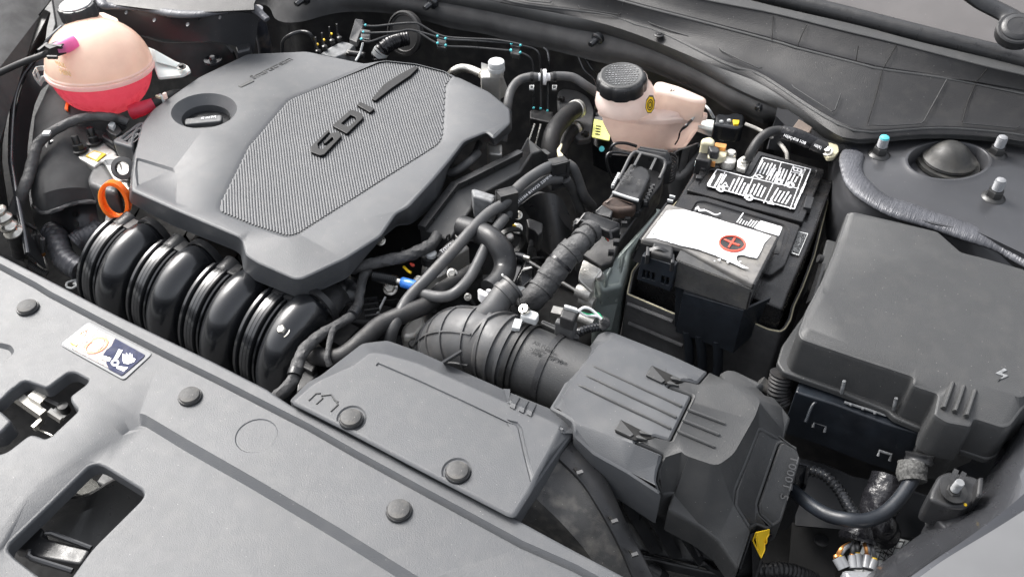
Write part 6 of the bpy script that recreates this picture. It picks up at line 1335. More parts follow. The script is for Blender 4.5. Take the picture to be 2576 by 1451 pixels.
# refrigerant valve
t = Thing('refrigerant_valve', 'pale metal refrigerant block with white cap and bent pipe', 'valve')
t.part('pipe', tube(Q('b1', 1770, 700, -.05, 1810, 650, -.03, 1880, 618, -.02, 1960, 628, -.02, 2060, 668, -.02), .019, 20), M_['steel'])
t.part('block', slab(rc(Q('b1', 2055, 640, .005, 2110, 610, .005, 2225, 640, .005, 2235, 700, .005, 2060, 700, .005), .004), .10, .003), M_['alu'])
t.part('block', ribbon([Q('b1', 2062, 690, .0, 2235, 690, .0), Q('b1', 2060, 770, -.05, 2232, 900, -.06)], .03), M_['alu'])
t.part('neck', lathe([(.034, -.02), (.034, .01)], Pz('b1', 2195, 640, .014), seg=24), M_['alu']); t.part('cap', lathe([(.037, -.002), (.037, .012), (.033, .016), (.036, .018), (.036, .036), (.033, .040), (.001, .040)], Pz('b1', 2200, 630, .018), seg=30), M_['gpl'])
for u, v in ((2135, 800), (2205, 815)): t.part('screw', lathe([(.013, 0), (.013, .008), (.009, .010), (.001, .008)], Pz('b1', u, v, -.028)-EY*.035, Vector((0, -.8, .6)), 14), M_['gloss'])
# vacuum hose with white check valve
t = Thing('vacuum_hose', 'black vacuum hose with a white check valve and spring clamps', 'hose')
hp = Q('c1', -40, 1280, -.09, -20, 1130, -.06, 0, 980, -.02, 30, 830, .0, 100, 735, .01, 200, 700, .015, 280, 700, .015)
t.part('hose', tube(hp, .019, 20), M_['rub']); hp2 = Q('c1', 385, 700, .015, 480, 690, .015, 600, 705, .012, 710, 775, .0, 820, 850, -.02, 900, 920, -.03); t.part('hose', tube(hp2, .019, 20), M_['rub'])
t.part('check_valve', lathe([(.016, -.03), (.018, -.008), (.033, -.006), (.034, .008), (.018, .012), (.016, .03)], Pz('c1', 335, 700, .015), (hp2[0]-hp[-1]).normalized(), 28), M_['white'])
t.part('valve_rim', lathe([(.0335, -.012), (.036, -.011), (.036, -.006), (.033, -.005)], Pz('c1', 325, 700, .015), (hp2[0]-hp[-1]).normalized(), 28), M_['rub2'])
for u, b0, b1, i in ((215, hp[-2], hp[-1], 2), (420, hp2[0], hp2[1], 3)):
    pr = resamp([b0, b1], 8); t.part('spring_clamp', hoop(pr, i, .0095, .007, .0015), M_['dkst']); t.part('clamp_ear', slab(L('c1', -.01, u-12, 770, u+30, 770, u+28, 805, u-15, 805), .004, .001, holes=[L('c1', -.01, u-4, 776, u+22, 776, u+20, 797, u-6, 797)]), M_['gpl'])
# heater hoses
t = Thing('heater_plate', 'black bulkhead plate with two studs behind the heater hoses', 'plate')
t.part('plate', slab(rc(L('c1', -.13, 460, 830, 500, 800, 640, 820, 740, 880, 790, 1000, 760, 1250, 640, 1270, 480, 1100, 450, 900), .01), .015, .004), M_['rub'])
for u, v in ((500, 900), (720, 1215)): t.part('stud', lathe([(.016, 0), (.016, .008), (.007, .010), (.007, .03), (.001, .03)], Pz('c1', u, v, -.125), Vector((-.3, -.8, .3)), 12), M_['dkst'])
GH = 'heater hoses'
t = Thing('heater_hose', 'ribbed heater hose with yellow print and wide clamp, the larger one', 'hose', GH)
hh1 = Q('c1', 650, 985, -.10, 590, 1010, -.09, 510, 1080, -.08, 430, 1180, -.08, 395, 1290, -.09, 385, 1450, -.12, 400, 1560, -.16)
t.part('hose', tube(hh1, .020, 22, k=1), M_['rub2']); t.part('clamp', hoop(resamp(smooth(hh1, 4), 40), 2, .020, .014, .002), M_['alu'])
for q in ((560, 950, 500, 1020), (490, 1020, 470, 1050), (445, 1055, 425, 1085)): t.part('yellow_print', bar(Pz('c1', q[0], q[1], -.078), Pz('c1', q[2], q[3], -.070), .006, .0015), M_['yprt'])
t.part('raised_lettering', text('GUTU', Pz('c1', 590, 1030, -.074), Pz('c1', 630, 960, -.076)-Pz('c1', 590, 1030, -.074), Vector((-1, .2, .3)), .010, .001), M_['yprt'])
t = Thing('heater_hose', 'smaller heater hose tucked behind the larger one', 'hose', GH)
hh2 = Q('c1', 650, 1150, -.13, 590, 1190, -.13, 520, 1290, -.13, 480, 1420, -.14); t.part('hose', tube(hh2, .015, 20, k=1), M_['rub2']); t.part('clamp', hoop(resamp(smooth(hh2, 4), 30), 3, .015, .010, .002), M_['alu'])
single('pale_tie', slab(rc(L('c1', -.04, 450, 1350, 490, 1295, 502, 1310, 480, 1370, 510, 1400, 490, 1435, 460, 1410), .002), .006, .001), M_['cream'], 'cream plastic tie hanging on the heater hose', 'tie')
# yellow label on a dark plate
t = Thing('yellow_label', 'yellow green data label on the dark plate left of the brake fluid tank', 'label')
lbl = rc(L('c1', -.13, 788, 1078, 945, 1112, 925, 1275, 765, 1240), .003); t.part('label_face', slab(lbl, .002, .0003), M_['ylab'])
g = G()
for k in range(4):
    a = Pz('c1', 800+8*k, 1135+0*k, -.1285); bar(Pz('c1', 805-3*k, 1140+24*k, -.1285), Pz('c1', 850-3*k, 1146+24*k, -.1285), .005, .0008, g=g)
t.part('printed_rows', g, M_['blk'], kind='stuff')
single('bulkhead_plate', ribbon([Q('c1', 780, 1000, -.135, 1150, 1250, -.14, 1250, 1280, -.14), Q('c1', 770, 1300, -.16, 900, 1400, -.17, 1150, 1420, -.17)]+[Q('c1', 780, 1500, -.22, 900, 1560, -.22, 1100, 1600, -.22)], .004), M_['gloss'], 'glossy black plate under the yellow label', 'plate')
GW = 'bent black wire loops'
for a_, lab in (((1170, 1325, -.07, 1080, 1300, -.06, 990, 1300, -.06, 940, 1340, -.07, 930, 1420, -.09), 'upper bent black rod beside the gearbox plug'), ((1120, 1395, -.06, 1020, 1380, -.06, 930, 1385, -.06, 900, 1440, -.07, 930, 1560, -.1, 980, 1660, -.13), 'lower bent black rod beside the gearbox plug')):
    single('bent_rod', tube(Q('c1', *a_), .0065, 10), M_['gloss'], lab, 'rod', GW)
# ================================================================ BRAKE FLUID TANK
bf = Thing('brake_fluid_tank', 'milky pinkish brake fluid tank with stepped body', 'fluid tank')
CQ = Vector((0, 0, 0))
lo_t = rc([p+CQ for p in Q('c1', 820, 985, .005, 850, 930, .005, 1000, 850, .01, 1260, 780, .015, 1310, 860, .01, 1400, 980, .01, 1560, 1010, .01, 1720, 1000, .01, 1815, 1015, .01, 1818, 1045, .005, 1720, 1062, .0, 1400, 1085, .0, 1200, 1085, -.005, 1000, 1055, -.005, 860, 1020, -.0)], .008)
lb = rc(Q('c1', 900, 1050, -.05, 950, 1050, -.05, 1000, 1040, -.05, 1260, 1000, -.05, 1310, 1000, -.05, 1400, 1010, -.05, 1560, 1040, -.05, 1720, 1030, -.05, 1770, 1060, -.06, 1775, 1140, -.08, 1690, 1260, -.12, 1560, 1310, -.14, 1350, 1285, -.14, 1200, 1215, -.12, 1040, 1130, -.09), .008)
bf.part('rim', slab(lo_t, .012, .004), M_['milk'])
g = G(); n_ = 60
A_ = resamp(lo_t+[lo_t[0]], n_+1)[:-1]; B_ = [Vector(p) for p in resamp(lb+[lb[0]], n_+1)[:-1]]
A2 = inset(lower(A_, .006), .006); cen = sum(B_, Vector())/n_
low_ring = []
for p in A2:
    d = Vector((p.x-cen.x, p.y-cen.y, 0)); low_ring.append(p-UP*.03-d*.04)
bot = [Vector((p.x, p.y, 0))-Vector((p.x-cen.x, p.y-cen.y, 0))*.28+UP*(p.z-.10) for p in A2]
loft(g, [A2, low_ring, [a.lerp(b, .6) for a, b in zip(low_ring, bot)], bot], cap1=True); bf.part('lower_body', g, M_['milk'])
nk = Pz('c1', 1075, 900, .02); KK.update(l=.74)
bf.part('front_chamber', lathe([(.084, -.012), (.086, -.002), (.083, .016), (.074, .036), (.062, .050), (.058, .07)], nk, Vector((-.05, -.08, 1)), 40, cap=False), M_['milk'])
KK.update(l=.5)
rb_ = rc(L('c1', .05, 1322, 775, 1345, 735, 1400, 730, 1560, 775, 1800, 878, 1812, 915, 1700, 908, 1480, 850, 1335, 832), .008)
bf.part('rear_chamber', slab(rb_, .055, .007, taper=-.004), mat('amber_milky_polymer', (.96, .80, .72), .3, thru=.5, var=.1, vs=14, coat=.3))
for u in (1150, 1240, 1330): bf.part('moulded_rib', ribbon([[Pz('c1', u, 1100, -.045)-EY*.004, Pz('c1', u+18, 1098, -.045)-EY*.004], [Pz('c1', u+12, 1200, -.10)-EY*.006, Pz('c1', u+28, 1205, -.10)-EY*.006]], .006), M_['milk'])
bf.part('level_text', text('MAX', Pz('c1', 1470, 850, .046), Pz('c1', 1540, 862, .04)-Pz('c1', 1470, 850, .046), Vector((.3, .7, .7)), .014, .0008), M_['blk'])
o = Pz('c1', 1295, 948, .048); nn = (CO-o); nn.z *= .3; nn.normalize(); s_ = nn.cross(UP).normalized(); u_ = s_.cross(nn)
oct_ = lambda r, dz: [o+nn*dz+s_*r*.62*math.cos(math.pi/4*k+.39)+u_*r*1.25*math.sin(math.pi/4*k+.39) for k in range(8)]
g = G(); loft(g, [oct_(.0155, -.004), oct_(.0155, .001)], cap1=True); bf.part('warning_octagon', g, M_['blk']); g = G(); loft(g, [oct_(.0138, .0), oct_(.0138, .002)], cap1=True); bf.part('yellow_field', g, M_['yel'])
for r in (.0095, .0055): 
    g = G(); e0 = lambda q, dz: [o+nn*dz+s_*q*.62*math.cos(2*math.pi*k/20)+u_*q*1.25*math.sin(2*math.pi*k/20) for k in range(20)]
    loft(g, [e0(r, .0015), e0(r, .003), e0(r-.0016, .003), e0(r-.0016, .0015)]); bf.part('printed_ring', g, M_['blk'])
KK.update(l=.62, b=.68); c = Pz('c1', 1038, 705, .080); ak = Vector((-.03, -.10, 1)).normalized()
kc = bf.part('cap', lathe([(.080, -.040), (.082, -.036), (.082, -.012), (.080, .002), (.077, .006), (.070, .009)], c, ak, 64, fn=lambda k, h: .955 if (k % 8) in (0, 1) and h < .005 else 1), M_['satin'])
bf.part('cap_top', lathe([(.072, .004), (.072, .009), (.068, .012), (.064, .012), (.062, .011), (.001, .0115)], c, ak, 64), M_['plast2'], parent=kc)
g = G(); rnd = random.Random(3)
ex = Vector((.86, .48, .04)); ex = (ex-ak*ex.dot(ak)).normalized(); ey = ak.cross(ex)
for r in range(9):
    yy = .030-.0075*r; hw = math.sqrt(max(.037**2-yy**2, 0))*.9; x_ = -hw
    while x_ < hw:
        w = rnd.uniform(.002, .006); p = c+ak*.0075+ex*(x_)+ey*yy
        g2 = bar(p, p+ex*w*.8, .0045*rnd.uniform(.5, 1), .0012, ak, g=g); x_ += w+.0018
bf.part('embossed_text', g, M_['mgrey'], parent=kc, kind='stuff')
KK.update(l=.5, b=.6)
# level switch plug, bracket, wires behind the battery
t = Thing('level_switch_plug', 'glossy black plug with coloured locks on a white bracket', 'plug')
t.part('plug_body', slab(rc(L('c1', .0, 1880, 1050, 1910, 1022, 2000, 1035, 2060, 1015, 2140, 1030, 2155, 1060, 2140, 1145, 2090, 1160, 1990, 1145, 1870, 1120), .005), .035, .006), M_['gloss'])
t.part('amber_lock', slab(L('c1', .004, 2045, 1085, 2105, 1088, 2095, 1125, 2055, 1125), .006, .001), M_['yel'])
for u, v in ((1940, 1105), (2010, 1095)): t.part('clear_lock', ball(Pz('c1', u, v, .002), .010, .008, .008, seg=10), M_['gpl'])
t = Thing('switch_bracket', 'white plastic channel bracket beside the brake fluid tank', 'bracket')
t.part('bracket_top', slab(rc(L('c1', -.02, 1770, 1080, 1860, 1085, 2020, 1140, 2010, 1185, 1970, 1200, 1730, 1150), .003), .004, .001), M_['wpl'])
t.part('bracket_side', ribbon([L('c1', -.021, 1728, 1150, 1975, 1200), Q('c1', 1722, 1195, -.05, 1960, 1282, -.055)], .004), M_['wpl'])
t.part('yellow_pad', slab(L('c1', -.016, 1885, 1130, 1960, 1150, 1940, 1185, 1880, 1170), .002, .0003), M_['ylab'])
t.part('white_foot', slab(rc(L('c1', -.10, 1360, 1290, 1400, 1275, 1530, 1290, 1505, 1325, 1450, 1310), .002), .02, .002), M_['wpl'])
single('white_wire', tube(Q('c1', 1870, 1065, .0, 1830, 1000, .02, 1785, 960, .02, 1740, 1000, .02, 1670, 1090, .0), .006, 10), M_['gpl'], 'pale sleeved wire looping from the plug over the brake fluid tank', 'wire')
single('black_wire', tube(Q('c1', 1670, 1090, .0, 1620, 1140, -.0, 1570, 1190, -.02, 1550, 1260, -.04, 1520, 1310, -.06), [.006, .007, .004, .003, .003], 10), M_['gloss'], 'thin black wire running down in front of the brake fluid tank', 'wire')
single('braided_wire', tube(Q('e', 1590, 40, -.0, 1700, 85, -.0, 1820, 150, -.0, 1930, 230, -.01, 2000, 320, -.01, 2015, 400, -.02), .0075, 10, tape=.15), mat('braided_grey_sleeve', (.30, .29, .27), .7, grain=.9, gs=500), 'grey braided wire hanging down behind the battery', 'wire')
gl = Thing('ground_cable', 'thick black cable with printed sleeve bolted to the body behind the battery', 'cable')
KK.update(t=.65)
gl.part('cable', tube(Q('e', 1620, 400, .02, 1650, 320, .035, 1720, 210, .05, 1800, 140, .06, 1900, 108, .06, 2000, 115, .06), .014, 18), M_['rub2'])
gl.part('sleeve', tube(Q('e', 1960, 115, .06, 2080, 150, .06, 2220, 210, .055, 2330, 250, .05), [.019, .021, .022, .018], 18), M_['vtape'])
gl.part('sleeve', tube(Q('e', 2260, 235, .052, 2330, 262, .05, 2390, 290, .045), .020, 16, sm=0), M_['blk'])
for s_, u, v, w in (('HS(K)', 1975, 165, .05), ('Ø18', 2065, 198, .032), ('108', 2135, 225, .035), ('HS(K)', 2280, 265, .042)):
    gl.part('print', text(s_, Pz('e', u, v, .0725), Pz('e', u+60, v+24, .0715)-Pz('e', u, v, .0725), Vector((-.1, .8, .5)), .008, .0006, fit=w*.32), M_['white'])
c = Pz('d1', 640, 1375, .045); gl.part('cable_lug', slab(rc(L('d1', .042, 605, 1280, 650, 1290, 735, 1310, 745, 1370, 700, 1420, 640, 1430, 590, 1350), .004), .008, .002), M_['cream'])
gl.part('bolt_washer', lathe([(.020, 0), (.020, .004), (.012, .006)], c, Vector((-.2, -.4, .9)), 22), M_['steel']); gl.part('bolt', lathe([(.0135, .004), (.0135, .016), (.011, .019), (.001, .019)], c, Vector((-.2, -.4, .9)), 6), M_['steel'])
KK.update(t=.5)
single('felt_patch', slab(rc(L('d1', .055, 380, 1075, 505, 1155, 465, 1215, 312, 1165), .003), .01, .002), mat('brown_felt_patch', (.12, .095, .08), .95, grain=1.0, gs=600), 'small brown felt patch on the bulkhead behind the thick cable', 'patch')
single('corner_bracket', ribbon([Q('d1', 190, 940, .05, 400, 1080, .05, 820, 1330, .04), Q('d1', 170, 1050, .03, 300, 1180, .02, 700, 1400, .02) , Q('d2', 100, 20, -.02, 300, 60, -.05, 700, 160, -.05)], .004), M_['paint'], 'dark painted corner behind the cable lug', 'bracket')
single('brake_pump_cover', slab(rc(Q('e', 850, 290, -.05, 1000, 240, -.04, 1130, 190, -.03, 1180, 270, -.04, 1100, 400, -.07, 1020, 520, -.09, 930, 570, -.1, 860, 540, -.1, 840, 420, -.08), .012), .06, .012), M_['rub'], 'grey rounded casting between gearbox plug and brake fluid tank', 'casting')
KK.update(l=.5, t=.5, b=.62)
# ================================================================ CENTRE: TROUGH, HOSES, HARNESS
t = Thing('cable_trough', 'long dark plastic cable trough beside the engine cover', 'cable trough')
tr = rc(Q('b2', 1500, 735, -.03, 1790, 345, -.02, 1850, 310, -.02, 2418, 20, -.03) + Q('c1', 180, 1240, -.045, 370, 1390, -.05) + Q('c2', 330, 30, -.05, 230, 60, -.05) + Q('b2', 2418, 230, -.04, 1985, 470, -.03, 1975, 560, -.03, 1770, 850, -.04, 1600, 770, -.035), .004)
t.part('trough_cover', slab(tr, .07, .004), M_['plast2'])
t.part('edge_rail', sweep(Q('b2', 1530, 740, -.024, 1830, 350, -.014, 1900, 320, -.014, 2418, 60, -.024), [(-.010, -.006), (-.010, .004), (-.004, .006), (.006, .006), (.006, -.006)], UP, closed=True, caps=True), M_['satin'])
t.part('cable_tie', tube(Q('b2', 1740, 860, -.05, 1755, 810, -.028, 1775, 800, -.028, 1760, 880, -.06), .004, 6), M_['blk'])
t = Thing('support_block', 'worn grey plastic support block on the cable trough', 'block')
t.part('block', slab(rc(L('f', .005, 800, 25, 840, 15, 1080, 90, 1060, 130, 1040, 170, 825, 105), .003), .05, .004), M_['mgrey']); t.part('block_face', ribbon([L('f', .003, 822, 100, 1045, 165), L('f', -.045, 830, 255, 1025, 300)], .006), M_['rub'])
GC = 'rectangular hose clips'
for lab, bp_, hol in (('black square clip holding two hoses in front of the grey support block', [('f', 1075, 130, .02), ('f', 1160, 50, .03), ('f', 1215, 65, .03), ('f', 1295, 95, .03), ('f', 1290, 400, -.045), ('f', 1225, 460, -.06)], 0),
                      ('black square clip holding two hoses near the heater hoses', [('c2', 375, 150, .02), ('c2', 420, 100, .02), ('c2', 555, 125, .02), ('c2', 540, 300, -.03), ('c2', 485, 385, -.05), ('c2', 370, 350, -.045)], 1)):
    t = Thing('hose_clip', lab, 'clip', GC); pts_ = [Pz(*q) for q in bp_]
    cen_ = sum(pts_, Vector())/len(pts_); n2 = Vector((.75, -.55, .1)).normalized(); s2 = n2.cross(UP).normalized()
    w = max((p-cen_).dot(s2) for p in pts_)-min((p-cen_).dot(s2) for p in pts_); h = .085; w = .055
    B3 = Matrix((s2, n2, UP)).transposed()
    KK['b'] = 1; t.part('clip_body', box(cen_, .034, .022, .060, M=B3), M_['blk'])
    for dz in (-1, 0, 1): t.part('clip_bar', box(cen_+UP*dz*.027+n2*.011*(-1 if hol else 1)*-1, .036, .006, .006, M=B3), M_['satin'])
    for ds in (-1, 1): t.part('clip_side', box(cen_+s2*ds*.0155-n2*.011*(-1 if hol else 1), .005, .006, .060, M=B3), M_['satin'])
    KK['b'] = .62
_o = KK['t']
def hose(name, q, r, lab, m='rub', cat_='hose', group=None, **k): return single(name, tube(q, r, 20, **k), M_[m], lab, cat_, group)
HG = 'water hoses over the gearbox'
h1 = Q('f', -140, 1850, -.10, -90, 1620, -.06, 0, 1420, -.045, 70, 1290, -.04, 180, 1160, -.03, 330, 1010, -.02, 600, 720, -.0, 850, 440, .01, 1010, 290, .01, 1150, 205, .01) + Q('c2', 0, 480, .015, 120, 350, .015, 260, 245, .015, 380, 180, .01, 490, 160, .0)
KK['t'] = .82
hose('coolant_hose', h1, .0125, 'long grey rubber hose crossing from the inlet cover up to the square clips', group=HG)
h2 = Q('f', 150, 1165, -.045, 290, 1215, -.035, 430, 1245, -.03, 560, 1230, -.028, 680, 1150, -.022, 790, 1020, -.02, 880, 850, -.015, 960, 680, -.01, 1050, 520, -.005, 1180, 350, -.005)
hose('coolant_hose', h2, .0115, 'shorter grey rubber hose making a U turn beneath the long hose', group=HG)
h3 = Q('f', 1200, 340, -.02) + Q('c2', 20, 560, -.01, 120, 460, -.01, 250, 365, -.01, 360, 305, -.012, 480, 290, -.02)
hose('coolant_hose', h3, .0125, 'hose with white print running under the long hose to the second clip', group=HG)
single('hose_print', text('H10184 81W23 22MPA', Pz('c2', 85, 525, .000), Pz('c2', 270, 375, .000)-Pz('c2', 85, 525, .000), Vector((-.7, .6, .4)), .007, .0006, fit=.11), M_['white'], 'small white lettering along the lower hose', 'print')
for a_, lab in (((540, 150, .0, 600, 200, -.01, 650, 320, -.04, 700, 450, -.07, 770, 540, -.11), 'dusty hose behind the second square clip, outer one'), ((530, 290, -.02, 580, 370, -.05, 620, 460, -.08, 660, 570, -.11, 680, 640, -.14), 'dusty hose behind the second square clip, inner one')):
    hose('rear_hose', Q('c2', *a_), .012, lab, 'rub', group='hoses behind the second clip')
KK['t'] = .8
hose('radiator_hose', Q('b3', 520, 500, -.08, 580, 560, -.08, 700, 580, -.075, 830, 550, -.07, 1000, 410, -.06, 1150, 280, -.055, 1350, 190, -.05, 1560, 100, -.05) + Q('f', 500, 1160, -.055, 700, 1040, -.06, 850, 950, -.07), .0195, 'thick dark brown rubber hose curving behind the inlet cover', 'rub2')
KK['t'] = .98
t = Thing('s_bend_hose', 'thick glossy black S-shaped hose above the bellows', 'hose')
t.part('hose', tube(Q('f', 700, 450, -.02, 850, 500, -.01, 1010, 570, -.0, 1130, 690, -.005, 1185, 830, -.02, 1175, 960, -.03, 1110, 1080, -.03, 1010, 1170, -.03), .0205, 26), M_['satin'])
t.part('paint_dot', lathe([(.004, 0), (.004, .0012), (.001, .0012)], Pz('f', 1155, 995, -.008), Vector((-.1, -.6, .8)), 12), M_['wpl'])
t.part('white_spring_clip', slab(rc(L('f', .0, 870, 1160, 900, 1140, 960, 1175, 1060, 1165, 1050, 1215, 1000, 1250, 900, 1205), .004), .02, .003), M_['white'])
t.part('clip_tab', slab(rc(L('f', .008, 960, 1160, 1000, 1145, 1050, 1165, 1030, 1185), .003), .01, .002), M_['white'])
# taped harnesses
KK['t'] = .8
single('taped_harness', tube(Q('b2', 1660, 800, -.03, 1620, 870, -.03, 1540, 925, -.03, 1400, 985, -.03, 1250, 1020, -.03, 1100, 1050, -.03, 960, 1085, -.035, 850, 1110, -.05), [.013, .014, .013, .013, .012, .013], 20, tape=.22), M_['tape'], 'grey taped harness running from the trough under the engine cover', 'harness', 'taped harnesses')
t = Thing('taped_harness', 'thin taped harness hanging down in front of the manifold end', 'harness', 'taped harnesses')
t.part('harness', tube(Q('b2', 1040, 1110, -.045, 985, 1200, -.05, 965, 1320, -.055) + Q('b3', 950, 90, -.06, 900, 190, -.055, 780, 270, -.05, 660, 340, -.05, 530, 430, -.05, 430, 560, -.055, 385, 690, -.06, 350, 790, -.065, 260, 890, -.07, 170, 960, -.08), [.011, .010, .010, .012, .013, .013], 18, tape=.22), M_['tape'])
t.part('tape_band', tube(Q('b3', 925, 150, -.056, 890, 200, -.052), .0135, 16, sm=0), M_['satin']); t.part('tape_band', tube(Q('b3', 385, 690, -.058, 368, 745, -.06), .015, 16, sm=0), M_['satin'])
single('branch_wire', tube(Q('b3', 740, 290, -.045, 700, 380, -.05, 680, 480, -.055, 665, 580, -.06, 690, 650, -.07), .0065, 12, tape=.3), M_['tape'], 'thin taped branch dropping beside the brown rubber hose', 'wire')
KK['t'] = .74
big = Q('c2', 790, 740, .02, 720, 800, .02, 640, 890, .018, 520, 1010, .005, 420, 1130, -.01, 330, 1260, -.025, 230, 1380, -.04) + Q('c3', 170, 80, -.07, 120, 160, -.09)
gh = Thing('gearbox_harness', 'very thick taped harness plugged into the gearbox controller', 'harness')
gh.part('harness', tube(big, [.022, .025, .029, .030, .029, .027, .025], 26, tape=.10), M_['tape'])
_bp = resamp(smooth(big, 6), 60)
for i in (3, 9, 17, 24, 32, 38, 46, 53): gh.part('tape_band', hoop([p+Vector((.0, .0, 0)) for p in _bp], i, .0222 if 12 < i < 50 else .0198, .012 if i % 2 else .006, .0012), M_['vtape' if i == 24 else 'tape'])
single('side_harness', tube(Q('c2', 560, 860, .01, 470, 950, -.005, 400, 1040, -.02, 330, 1160, -.04, 240, 1270, -.06), .012, 16, tape=.25), M_['tape'], 'thinner taped strand lying against the very thick harness', 'harness')
KK['t'] = .5
# gearbox controller and its long plug
gc = Thing('gearbox_controller', 'green grey cast gearbox controller case left of the battery', 'controller')
gc.part('case', slab(rc(Q('c2', 1385, 535, -.02, 1400, 600, -.02, 1250, 780, -.03, 1130, 930, -.04, 1095, 1110, -.05, 1050, 1250, -.06, 860, 1300, -.07, 800, 1200, -.06, 860, 1090, -.05, 1000, 960, -.04), .008), .16, .008), M_['gcase'])
for q in ((940, 1100, -.045, 900, 1200, -.055, 860, 1440, -.11), (1045, 990, -.038, 1020, 1180, -.06, 990, 1400, -.10)): gc.part('case_rib', tube(Q('c2', *q), .006, 8), M_['gcase'])
gc.part('steel_bracket', slab(rc(Q('c2', 690, 1020, -.03, 860, 1112, -.03, 790, 1190, -.04, 790, 1290, -.06, 765, 1310, -.065, 645, 1200, -.05, 648, 1150, -.045), .004), .006, .001), M_['alu'])
gc.part('bracket_boss', lathe([(.018, -.02), (.018, .004), (.014, .006), (.001, .006)], Pz('c2', 820, 1155, -.04), Vector((-.3, -.4, .8)), 20), M_['alu'])
for cd, u, v, z, r in (('c2', 690, 1320, -.08, .024), ('c3', 720, 60, -.10, .022), ('c3', 715, 235, -.12, .018)): gc.part('case_bolt', tube([Pz(cd, u-60, v-20, z), Pz(cd, u+70, v+30, z)], r, 20, sm=0), M_['alu'])
gc.part('lower_case', ribbon([Q('c2', 800, 1210, -.065, 1050, 1260, -.065), Q('c3', 790, 60, -.10, 1010, 60, -.10), Q('c3', 770, 320, -.15, 940, 330, -.15)], .02), M_['gcase'])
plg = Thing('controller_plug', 'long black multi-pin plug with lever on the gearbox controller', 'plug')
plg.part('plug_base', slab(rc(Q('c2', 1440, 200, .0, 1400, 330, -.01, 1230, 560, -.02, 1010, 870, -.03, 960, 1040, -.035, 850, 1080, -.04, 620, 930, -.04, 760, 700, -.03, 960, 400, -.01, 1120, 150, .0), .004), .05, .003), M_['blk'])
plg.part('rear_cap', slab(rc(Q('c2', 1150, 50, .03, 1190, 8, .035, 1420, 15, .035, 1480, 60, .03, 1500, 130, .02, 1420, 170, .02, 1380, 100, .03, 1190, 50, .03), .004), .05, .004), M_['satin'])
plg.part('cap_ridge', ridge(L('c2', .036, 1185, 25, 1440, 70), .004, .003), M_['rub']); plg.part('cap_ridge', ridge(L('c2', .036, 1200, 10, 1455, 48), .004, .003), M_['rub'])
plg.part('lever_bow', tube(Q('c2', 1010, 300, .02, 1060, 200, .025, 1115, 90, .032, 1160, 48, .034, 1200, 55, .034, 1385, 102, .034, 1430, 140, .03, 1420, 200, .024, 1380, 290, .018), .0065, 12, sm=5), M_['rub'])
plg.part('lever_plate', slab(rc(Q('c2', 948, 408, .02, 1050, 250, .024, 1150, 180, .028, 1220, 165, .028, 1290, 210, .026, 1305, 260, .024, 1240, 400, .02, 1190, 495, .018), .006), .03, .005), M_['satin'])
plg.part('plate_edge', tube(Q('c2', 955, 412, .022, 1080, 455, .021, 1190, 488, .020), .006, 10), M_['gpl'])
plg.part('brown_dome', slab(rc(Q('c2', 850, 500, .012, 950, 430, .016, 1180, 505, .014, 1150, 560, .01, 1020, 575, .008, 900, 555, .008), .01), .02, .008), M_['brown'])
plg.part('lock_block', slab(rc(Q('c2', 795, 580, .006, 860, 520, .01, 960, 580, .008, 940, 640, .006, 820, 610, .004), .002), .02, .002), M_['satin'])
plg.part('front_hood', slab(rc(Q('c2', 602, 700, .024, 640, 655, .028, 690, 588, .034, 740, 580, .034, 1020, 682, .030, 1028, 735, .024, 940, 775, .022, 900, 752, .024, 650, 660, .028), .003), .018, .004), M_['satin'])
plg.part('hood_rim', tube(Q('c2', 605, 720, .014, 620, 680, .022, 660, 662, .026, 880, 750, .024, 930, 775, .020, 945, 830, .01), .005, 10), M_['rub'])
for k in range(7):
    u, v = 1010-9*k, 255+17*k; plg.part('tooth', box(Pz('c2', u, v, .018-.001*k), .008, .008, .012, .6), M_['gpl'])
for k in range(11):
    u, v = 1322-7*k, 358+15*k; plg.part('tooth', box(Pz('c2', u-(12 if k % 2 else 0), v, .010-.001*k), .009, .007, .012, .6), M_['rub'])
for q in ((1215, 510), (1255, 520), (1180, 590), (1120, 620), (1165, 610), (1060, 700), (1000, 800), (985, 870), (940, 960), (1090, 660)): plg.part('latch_block', box(Pz('c2', q[0], q[1], -.012), .016, .010, .016, .5), M_['satin'])
for q in ((1140, 60, 1210, 175), (1345, 110, 1295, 215)): plg.part('lever_finger', bar(Pz('c2', q[0]+70 if q[0] < 1200 else q[0], q[1], .034), Pz('c2', q[2]-60 if q[0] < 1200 else q[2], q[3], .03), .007, .008), M_['rub'])
for k in range(6): plg.part('conduit_ring', lathe([(.034-.001*k, -.004), (.037-.001*k, .0), (.034-.001*k, .004)], Pz('c2', 1465-3*k, 130+28*k, .0-.008*k), Vector((.1, -.5, .9)), 22, cap=False), M_['rub2'])
for s_, u, v, u2, v2, h in (('A TKF Kiapt', 1050, 350, 1130, 205, .014), ('IleqT', 1110, 310, 1140, 255, .011), ('VIXVR', 1195, 360, 1220, 300, .010)):
    a, b = Pz('c2', u, v, .0285), Pz('c2', u2, v2, .0305); plg.part('moulded_marks', text(s_, a, b-a, Vector((-1, .3, 0)), h, .0008, fit=(b-a).length), M_['rub'])
for q, m in (((880, 800, .0, 905, 830, -.01, 915, 850, -.02), 'red'), ((885, 810, -.005, 900, 840, -.015), 'grnw')): plg.part('core_wire', tube([Pz('c2', *q[i:i+3]) for i in range(0, len(q), 3)], .004, 8, sm=0), M_[m])
for k, (u, v) in enumerate(((1470, 455), (1450, 492))): single('grey_pin', bar(Pz('c2', u, v-8, .0), Pz('c2', u+50, v+4, .0), .006, .008), M_['gpl'], ('upper', 'lower')[k]+' small pale strip between plug and battery cover', 'strip', 'small pale strips')
